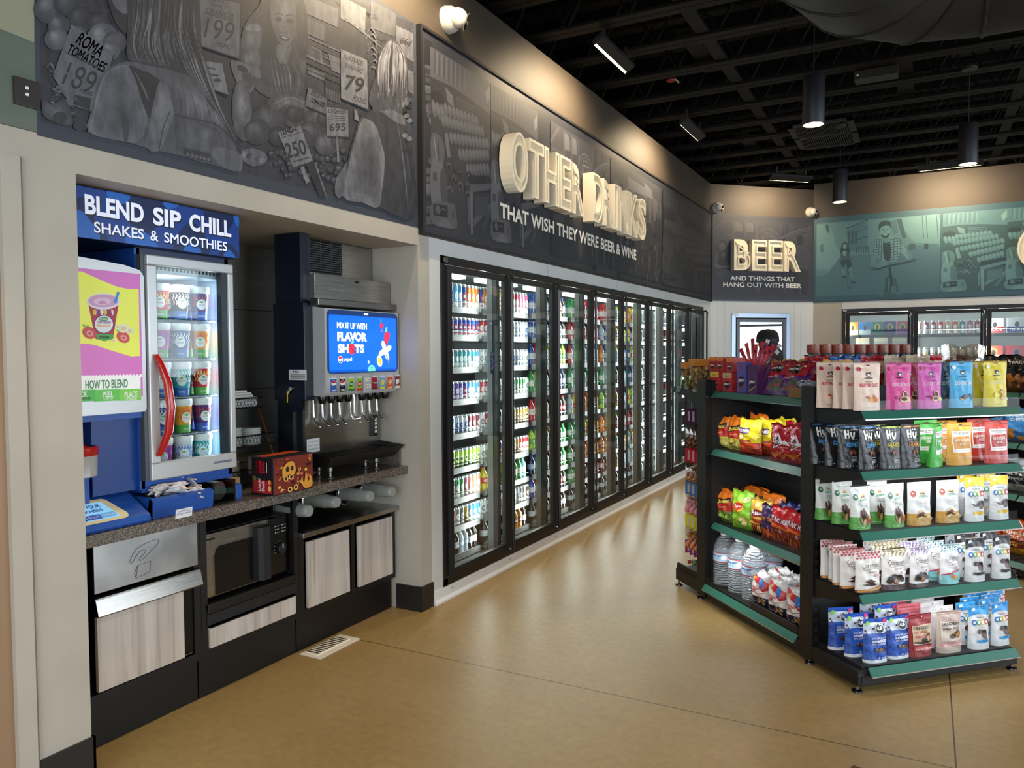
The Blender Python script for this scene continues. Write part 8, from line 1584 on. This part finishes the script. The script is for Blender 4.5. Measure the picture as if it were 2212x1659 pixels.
# crates and price boards behind
for pts, t in (([(640, -20), (730, 20), (730, 60), (640, 20)], 4), ([(735, -10), (790, 20), (788, 66), (735, 40)], 5), ([(645, 30), (700, 55), (700, 90), (645, 65)], 3), ([(655, 88), (694, 108), (697, 140), (655, 120)], 4), ([(660, 95), (690, 111), (692, 132), (660, 115)], 2), ([(708, 112), (735, 125), (735, 160), (715, 152)], 4), ([(664, 145), (700, 160), (700, 175), (664, 160)], 4), ([(640, 120), (655, 128), (655, 250), (640, 240)], 1), ([(700, 170), (735, 186), (735, 225), (702, 212)], 0), ([(855, 55), (892, 72), (893, 135), (857, 112)], 4), ([(880, 150), (893, 156), (893, 205), (882, 198)], 4), ([(800, 0), (855, 30), (852, 80), (800, 60)], 3)): P(pts, t, 0)
for k in range(9): L([(704+3.6*k, 190+1.6*k), (705+3.6*k, 212+1.6*k)], 1.6, 4, 0)
for k in range(6): L([(640, 70+14*k), (735, 112+14*k)], 3, rn.choice((0, 3, 4)), 0)
for k in range(8): L([(745+6*k, 40+4*k), (790+6*k, 75+5*k)], 3, rn.choice((3, 5, 2)), 0)
X('WHOLESOME', 803, 35, 30, 10, 5, .45); X('66¢', 876, 92, 26, 18, 0, .3)
# vendor leaning over
GP([(520, 140), (525, 60), (560, 10), (575, -40), (650, -40), (655, 60), (660, 130), (650, 200), (610, 215), (560, 200)], 2.4, 1, 5)
P([(585, 10), (575, 60), (580, 110), (600, 60)], 1); P([(636, 20), (645, 60), (640, 110), (660, 130), (664, 60), (655, 0)], 1)
GP([(583, 30), (590, -10), (615, -25), (634, 0), (639, 45), (632, 85), (618, 104), (606, 96), (592, 70)], 3.4, 5, 6, (613, 20)); P([(600, 96), (620, 105), (628, 95), (622, 130), (608, 138), (596, 122)], 4)
for x, y in ((601, 42), (626, 45)): E(x, y, 9, 6, 2, .2); E(x, y+1, 4, 3, 0, 0, 10); L([(x-10, y-10), (x, y-13), (x+9, y-9)], 2.5, 1)
P([(612, 50), (620, 66), (612, 72), (604, 66)], 4, 2); L([(604, 68), (612, 72), (621, 68)], 2, 2); P([(602, 77), (614, 80), (627, 84), (618, 90), (606, 85)], 1, 2); P([(605, 79), (624, 84), (614, 84)], 6, 2); L([(590, 60), (600, 88)], 2, 3); L([(634, 62), (626, 88)], 3, 3)
GP([(520, 90), (530, 55), (552, 48), (566, 62), (560, 105), (548, 112), (528, 112)], 3, 4.6, 5); P([(530, 60), (548, 50), (562, 60), (558, 68), (534, 66)], 5, 2); GP([(524, 125), (536, 104), (552, 104), (562, 130), (556, 152), (540, 140), (528, 135)], 3.5, 5.2, 5)
for k in range(8): L([(585+8*k, 128+2*k), (590+9*k, 165), (600+7*k, 205)], [1, 3, 1], rn.choice((4, 5, 0)))
# paper bag and gloved hand in the middle
P([(500, 130), (530, 138), (560, 150), (562, 170), (545, 165), (548, 190), (530, 205), (512, 180), (500, 150)], 4); P([(512, 140), (530, 145), (535, 160), (515, 152)], 0, 2); P([(520, 160), (540, 158), (545, 185), (530, 195)], 2, 2)
GP([(505, 190), (520, 172), (534, 178), (542, 230), (545, 280), (530, 305), (510, 290), (500, 240)], 3, 5.2, 6, (522, 215))
# produce heap
for x, y, r, t in ((612, 235, 40, 3), (640, 246, 34, 3), (637, 246, 22, 1), (580, 262, 40, 2), (555, 285, 30, 2), (690, 262, 36, 2), (702, 258, 20, 1), (670, 290, 30, 2), (650, 300, 24, 2), (705, 312, 26, 3), (735, 305, 22, 2), (600, 295, 22, 1)): BALL(x, y, r, t)
GP([(585, 215), (620, 200), (655, 212), (660, 235), (620, 228), (590, 240)], 2.5, 4.5, 5); L([(590, 225), (625, 210), (655, 222)], 2, 5)
P([(515, 330), (540, 320), (575, 332), (572, 352), (545, 360), (522, 345)], 4, 2)
for k in range(5): E(528+9*k, 334+3*k, 7, 6, (5, 2, 4, 3, 5)[k])
for k in range(95):
    x, y = rn.uniform(575, 745), rn.uniform(325, 430)
    if inpic(x, y+10): r = rn.uniform(5, 9); GP([(x+r*math.cos(q), y+r*.9*math.sin(q)) for q in [math.pi*k/5 for k in range(10)]], .6, rn.choice((3, 4, 5)), 4, (x-1, y-r*.4), 0)
P([(655, 345), (680, 352), (706, 428), (688, 424)], 0, 0); L([(679, 352), (705, 428)], 2.5, 5, 0); P([(646, 356), (654, 358), (668, 392), (660, 398)], 5, 0)
# signs
def board(pts, t=5): P([(x+3, y+4) for x, y in pts], 0, 0); P(pts, t, 0)
board([(735, 106), (792, 130), (793, 236), (735, 212)]); X('FAIRTRADE', 762, 130, 44, 11, 1, .36); X('BANANAS', 764, 148, 40, 11, 1, .36); X('79', 764, 182, 42, 34, 0, .2, .02); X('POUND', 776, 216, 30, 12, 1, .3); P([(764, 236), (770, 238), (774, 262), (764, 258)], 5, 0)
board([(664, 188), (705, 214), (702, 246), (658, 228)], 4); X('BEEF', 684, 206, 28, 10, 0, .45); X('TOMATO', 684, 222, 32, 10, 0, .4)
board([(703, 231), (750, 238), (752, 296), (704, 293)]); X('LYCHEES', 727, 241, 38, 9, 0, .06)
for k in range(3): L([(708, 250+4*k), (746, 253+4*k)], 1.6, 2, 0)
X('695', 728, 275, 34, 17, 0, -.02); P([(724, 296), (729, 296), (732, 350), (727, 350)], 5, 0)
board([(598, 286), (648, 271), (675, 347), (632, 362)]); X('LEMON', 622, 284, 34, 9, 1, -.3); L([(606, 298), (650, 286)], 2, 2, 0); X('250', 637, 322, 44, 34, 0, -.22, .02); L([(632, 350), (668, 340)], 3, 2, 0)
board([(430, -10), (517, 8), (515, 126), (426, 96)], 4); X('SWEET', 474, 2, 40, 10, 1, .15); X('JUICY', 472, 14, 36, 10, 1, .25); X('ORANGES', 474, 30, 62, 12, 1, .28); L([(440, 28), (505, 48)], 2, 1, 0); X('199', 473, 65, 62, 44, 0, .2, .0); X('POUND', 481, 99, 36, 10, 1, .24)
board([(434, 132), (478, 137), (492, 205), (452, 190)], 5); L([(440, 145), (464, 150)], 3, 1); L([(446, 160), (470, 164)], 4, 1); E(468, 174, 8, 4, 1)
# left: fruit, roma board, crumpled paper
for x, y, r, t in ((105, 20, 34, 3), (140, 10, 26, 2), (172, 42, 30, 1), (125, 55, 24, 3), (120, 85, 26, 4), (212, 50, 24, 1), (220, 82, 34, 4), (246, 92, 26, 3), (235, 110, 22, 4), (165, 75, 20, 3)): BALL(x, y, r, t)
P([(232, -10), (272, -10), (274, 70), (255, 60), (240, 30)], 0, 2); P([(240, -10), (276, -10), (274, 30), (250, 20)], 4, 2)
board([(153, 53), (244, 115), (236, 142), (206, 205), (196, 240), (150, 226), (112, 164)], 4); X('ROMA', 194, 98, 62, 28, 0, .56, .02); X('TOMATOES', 186, 126, 92, 22, 0, .5, .02); L([(142, 115), (220, 152)], 2, 0, 0); L([(138, 112), (216, 148)], 1.5, 0, 0); X('189', 172, 170, 68, 50, 0, .38, .0); X('POUND', 186, 200, 30, 9, 0, .3); P([(160, 205), (195, 213), (192, 238), (156, 226)], 0, 0)
for k in range(16): x, y = rn.uniform(90, 150), rn.uniform(120, 255); L([(x, y), (x+12, y+rn.uniform(-14, 10)), (x+24, y+rn.uniform(-6, 14))], [1, 6, 1], rn.choice((3, 4, 5, 0))) if inpic(x+24, y+18) else None
GP([(90, 215), (110, 226), (140, 214), (155, 262), (150, 272), (118, 265), (92, 250)], 2, 4.6, 5); E(128, 255, 16, 14, 1); E(172, 272, 16, 12, 1)
# woman seen from behind, long hair
P([(286, 134), (252, 138), (222, 156), (206, 190), (196, 236), (190, 287), (270, 307), (316, 320), (345, 327), (384, 336), (460, 357), (519, 371), (512, 320), (490, 275), (455, 215), (420, 172), (350, 140)], 3)
GP([(268, 140), (228, 156), (210, 196), (200, 240), (189, 286), (268, 306), (300, 303), (317, 262), (306, 215), (290, 160)], 4.2, 2.6, 7, (262, 262)); L([(268, 142), (230, 158), (212, 198), (202, 240), (192, 284)], [2, 4, 3], 5); P([(262, 248), (276, 262), (274, 304), (266, 304)], 2, 2)
P([(276, 142), (300, 150), (344, 174), (330, 218), (322, 258), (306, 222), (290, 170)], 0, 2); L([(290, 156), (308, 190), (318, 216)], [2, 5, 2], 4)
GP([(343, 176), (331, 218), (320, 270), (314, 318), (344, 326), (372, 252), (378, 238), (368, 200)], 4, 5.6, 5, (345, 215), 2); L([(366, 240), (350, 280), (342, 324)], 2.5, 1)
GP([(366, 176), (374, 240), (384, 252), (440, 262), (480, 280), (500, 312), (484, 260), (450, 215), (410, 178)], 3, 5, 5, (420, 215)); [L([(380+16*k, 190+8*k), (390+15*k, 225+5*k), (386+17*k, 252+4*k)], [1, 3, 1], (2, 5)[k % 2]) for k in range(6)]; GP([(376, 250), (390, 330), (458, 356), (484, 340), (472, 285), (420, 262)], 2.6, 4.2, 5, (440, 285), 2); P([(456, 318), (470, 356), (519, 370), (514, 330)], 4, 2); L([(376, 248), (420, 258), (470, 272), (505, 310)], 3, 1); P([(392, 318), (452, 332), (456, 352), (398, 338)], 1, 0)
for k in range(6): E(404+9*k, 334+2.2*k, 4, 4, 4)
P([(288, -60), (412, -60), (430, 20), (434, 100), (446, 165), (470, 210), (498, 258), (520, 330), (508, 320), (480, 262), (448, 222), (424, 180), (396, 160), (350, 148), (318, 142), (290, 134), (272, 122), (274, 60)], 1)
for k in range(52):
    x0 = 290+k*2.5; k2 = k/2; x1 = 276+k*2.8; L([(x0, -50), (x0-4+5*math.sin(k), 40), (x1+6*math.cos(k*1.7), 95), (x1+6+k2*.6, 132+k2*.8)], [1, rn.uniform(1.5, 5), rn.uniform(1, 4), 1], rn.choice((0, 0, .5, 3, 4, 2, 3, 5)))
for k in range(18): L([(368+3.2*k, 60), (396+2.8*k, 140), (428+2.6*k, 190+2.2*k), (466+2.6*k, 240+4*k)], [1, 3, 2, 1], rn.choice((0, 4, 5, 2, 0)))
# woman at the right
GP([(815, 215), (800, 240), (778, 252), (762, 300), (750, 345), (738, 424), (780, 438), (818, 448), (893, 466), (893, 300), (880, 262), (856, 240)], 2, 3, 3)
GP([(783, 256), (766, 300), (754, 350), (739, 424), (782, 438), (817, 447), (827, 380), (823, 320), (806, 266)], 4.8, 2.2, 8, (800, 360)); L([(783, 258), (767, 300), (755, 350), (742, 420)], [2, 3, 2], 5)
P([(782, 252), (806, 240), (852, 248), (878, 290), (893, 350), (893, 466), (822, 448), (829, 380), (824, 318), (808, 268)], 1); L([(812, 275), (826, 330), (826, 370), (818, 446)], [1, 4, 4, 2], 5); L([(856, 260), (870, 350), (880, 455)], [1, 3, 1], 4); L([(864, 265), (878, 340), (890, 420)], [1, 3, 1], 2)
P([(738, 424), (748, 350), (738, 365), (724, 385), (722, 420)], 4, 2)
P([(812, 236), (840, 232), (866, 246), (874, 270), (850, 262), (826, 244)], 4, 2); P([(812, 160), (818, 112), (836, 88), (856, 90), (874, 130), (878, 200), (868, 245), (842, 236), (818, 240), (796, 224), (800, 190)], 2)
for k in range(30): x = 814+2.1*k; L([(834+.85*k, 88+abs(k-10)*.5), (x, 130), (x-3+rn.uniform(-4, 4), 165+rn.uniform(0, 50))], [1, rn.uniform(2, 5), 1], rn.choice((4, 5, 6, 0, 5)))
for k in range(10): x, y = rn.uniform(806, 872), rn.uniform(170, 235); L([(x, y), (x+4, y+10), (x+2, y+20)], [1, 3, 1], rn.choice((0, 1, 4, 5)))
for k in range(12): x, y = rn.uniform(872, 886), rn.uniform(215, 330); E(x, y, 6, 5, rn.choice((3, 5, 4, 0)))
for k in range(7): L([(788+rn.uniform(0, 8), 70+14*k), (800+rn.uniform(0, 10), 60+14*k), (812, 78+12*k)], [1, 3, 1], 5)
# plain border all around the print
y0, y1, z0, z1 = 1.563, 3.787, 2.302, 3.49
b = MB(); b.box((XL, y0, z0), (XL+.0012, y1, z1), M('#343943', .55)); PX = XL+.0013
def clipz(v):
    return Vector((v.x, v.y, min(max(v.z, z0+.001), z1-.001)))
b.art(a, lambda u, v, k: clipz(onX(u, v, PX))+Vector((.0002+.000006*k, 0, 0))); obj('picture', b, st_p)
# green painted part of the wall at the far left with a black plate
GP = noise_mat('mottled_green_paint', '#525c52', '#616a60', 1.6, (.5, .6), (1, 1, 3), c3='#596458'); b = MB(); b.box((XL, -3.4, 2.312), (XL+.0012, 1.563, 3.6), GP)
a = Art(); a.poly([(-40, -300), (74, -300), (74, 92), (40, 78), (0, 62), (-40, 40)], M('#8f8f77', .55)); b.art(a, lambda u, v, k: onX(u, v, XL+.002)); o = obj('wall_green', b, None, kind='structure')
p0, p1 = onX(26, 157, XL), onX(73, 243, XL); b = MB(); b.box((XL+.002, p0.y, p1.z+.01), (XL+.012, 1.57, p0.z-.01), M('#2a2320', .4), .002); pl_ = thing('wall_plate', 'black metal cover plate with two screws on the green wall', 'plate', (XL, p0.y+.04, p1.z)); obj('plate', b, pl_)
for z in (p0.z-.04, p1.z+.05): b = MB(); b.lathe([(.006, 0), (.005, .003)], WHITE, (XL+.012, p0.y+.04, z), 10, 0); obj('screw', b, pl_)
# ================================================================== PERSON in a black cap behind the gondola
def person():
    hp = hit(1660, 735, Vector((0, 0, 0))+FW*7.5, FW); x, y = hp.x, hp.y; zt = 1.745
    t = thing('person', 'person in a black cap and dark jacket standing behind the gondola, seen from behind', 'person', (x, y, 0), math.radians(32))
    t.scale = (1.018,)*3; W = _wm[t.name]
    J = {'pel': (0, 0, .93), 'wai': (0, 0, 1.08), 'che': (0, .01, 1.28), 'nek': (0, 0, 1.45), 'hd0': (0, .02, 1.53)}
    me = bpy.data.meshes.new('body'); V = []; E_s = []; R_s = []
    def ch(pts, rad, at=None):
        p = at
        for c, r in zip(pts, rad):
            V.append(c); R_s.append(r); k = len(V)-1
            if p is not None: E_s.append((p, k))
            p = k
        return p
    root = ch([J['pel']], [(.16, .12)]); ws = ch([J['wai']], [(.145, .11)], root); cs = ch([J['che']], [(.17, .12)], ws); ch([J['nek'], (0, .01, 1.5)], [(.06, .06), (.052, .055)], cs)
    for s in (-1, 1):
        ch([(s*.1, 0, .84), (s*.11, .01, .5), (s*.115, -.01, .1), (s*.12, .08, .045)], [(.095, .1), (.065, .07), (.05, .055), (.045, .04)], root)
        hnd = ch([(s*.17, 0, 1.39), (s*.23, -.01, 1.15), (s*.23, .06, .92), (s*.22, .09, .84)], [(.07, .07), (.052, .055), (.04, .042), (.036, .022)], cs)
        for f, (dx, L) in enumerate(((-.027, .065), (-.009, .075), (.009, .072), (.026, .058))): ch([(s*.22, .1+dx*.6, .80), (s*.218+dx*.3, .105+dx, .80-L)], [(.011, .011), (.008, .008)], hnd)
        ch([(s*.19, .11, .82), (s*.175, .125, .785)], [(.012, .012), (.009, .009)], hnd)
    me.from_pydata(V, E_s, []); o = bpy.data.objects.new('body', me); C.objects.link(o)
    md = o.modifiers.new('skin', 'SKIN'); md.use_smooth_shade = True
    for i, r in enumerate(R_s): me.skin_vertices[0].data[i].radius = r
    me.skin_vertices[0].data[0].use_root = True
    o.modifiers.new('sub', 'SUBSURF').levels = 1; o.modifiers['sub'].render_levels = 2
    bpy.context.view_layer.update(); m2 = bpy.data.meshes.new_from_object(o.evaluated_get(bpy.context.evaluated_depsgraph_get())); bpy.data.objects.remove(o)
    cloth, trou, skin, shoe = M('#17171a', .8), M('#1d2230', .8), M('#b98468', .5), M('#161616', .5)
    for q in (cloth, trou, skin, shoe): m2.materials.append(q)
    for p in m2.polygons: z = p.center.z; p.material_index = 3 if z < .08 else 1 if z < .88 and abs(p.center.x) < .19 else 2 if (z > 1.465 or (z < .87 and abs(p.center.x) >= .17)) else 0
    m2.polygons.foreach_set('use_smooth', [True]*len(m2.polygons))
    # head joined to the same body mesh
    b = MB(); HC = (0, .03, 1.615)
    b.ball(HC, .095, skin, (.82, 1.0, 1.22), 20, 14); b.ball((0, .128, 1.6), .014, skin, (.9, 1.2, 1.5), 8, 6)
    for s in (-1, 1): b.ball((s*.032, .113, 1.625), .011, M('#e8e4de', .3), n=8, m=6); b.ball((s*.032, .1225, 1.625), .005, M('#2a1a12', .3), n=8, m=6); b.ball((s*.08, .03, 1.605), .02, skin, (.4, .8, 1.3), 8, 6)
    b.ball((0, .118, 1.565), .018, M('#8e4a42', .5), (1.2, .4, .35), 10, 6); hm = mesh_of('head', b, None, True)
    bm = bmesh.new(); bm.from_mesh(m2); n0 = len(m2.materials)
    bm2 = bmesh.new(); bm2.from_mesh(hm)
    vm = {v: bm.verts.new(v.co) for v in bm2.verts}
    for f in bm2.faces:
        g = bm.faces.new([vm[v] for v in f.verts]); g.material_index = n0+f.material_index; g.smooth = True
    for q in hm.materials: m2.materials.append(q)
    bm.to_mesh(m2); bm.free(); bm2.free()
    bo = bpy.data.objects.new('body', m2); C.objects.link(bo); bo.parent = t
    HAIR, CAPM = M('#0c0a0a', .7), noise_mat('black_wool_cap', '#0d0d0e', '#161616', 60, (.8, .95))
    b = MB(W); b.ball((0, .0, 1.6), .1, HAIR, (.9, .92, 1.15), 18, 12); b.ball((.02, -.035, 1.47), .1, HAIR, (1.15, .62, 1.3), 16, 10); obj('hair', b, t, True)
    b = MB(W); pr = [(.1, 1.62), (.106, 1.64), (.107, 1.665), (.1, 1.7), (.082, 1.728), (.05, 1.744), (.001, 1.75)]; b.lathe(pr, CAPM, (0, .02, 0), 24, cap=False); b.lathe([(.108, 1.622), (.109, 1.642), (.1085, 1.655)], M('#0a0a0b', .6), (0, .02, 0), 24, cap=False)
    b.add([(.09*math.cos(q)*k, .02+.1*math.sin(q)+(.07*math.sin(q) if k > .9 and e else 0), 1.63-(.012 if e else 0)) for e in (0, 1) for k in (1.0,) for q in [math.pi*i/12 for i in range(13)]], [(i, i+1, 14+i, 13+i) for i in range(12)], CAPM); obj('cap', b, t, True)
person()
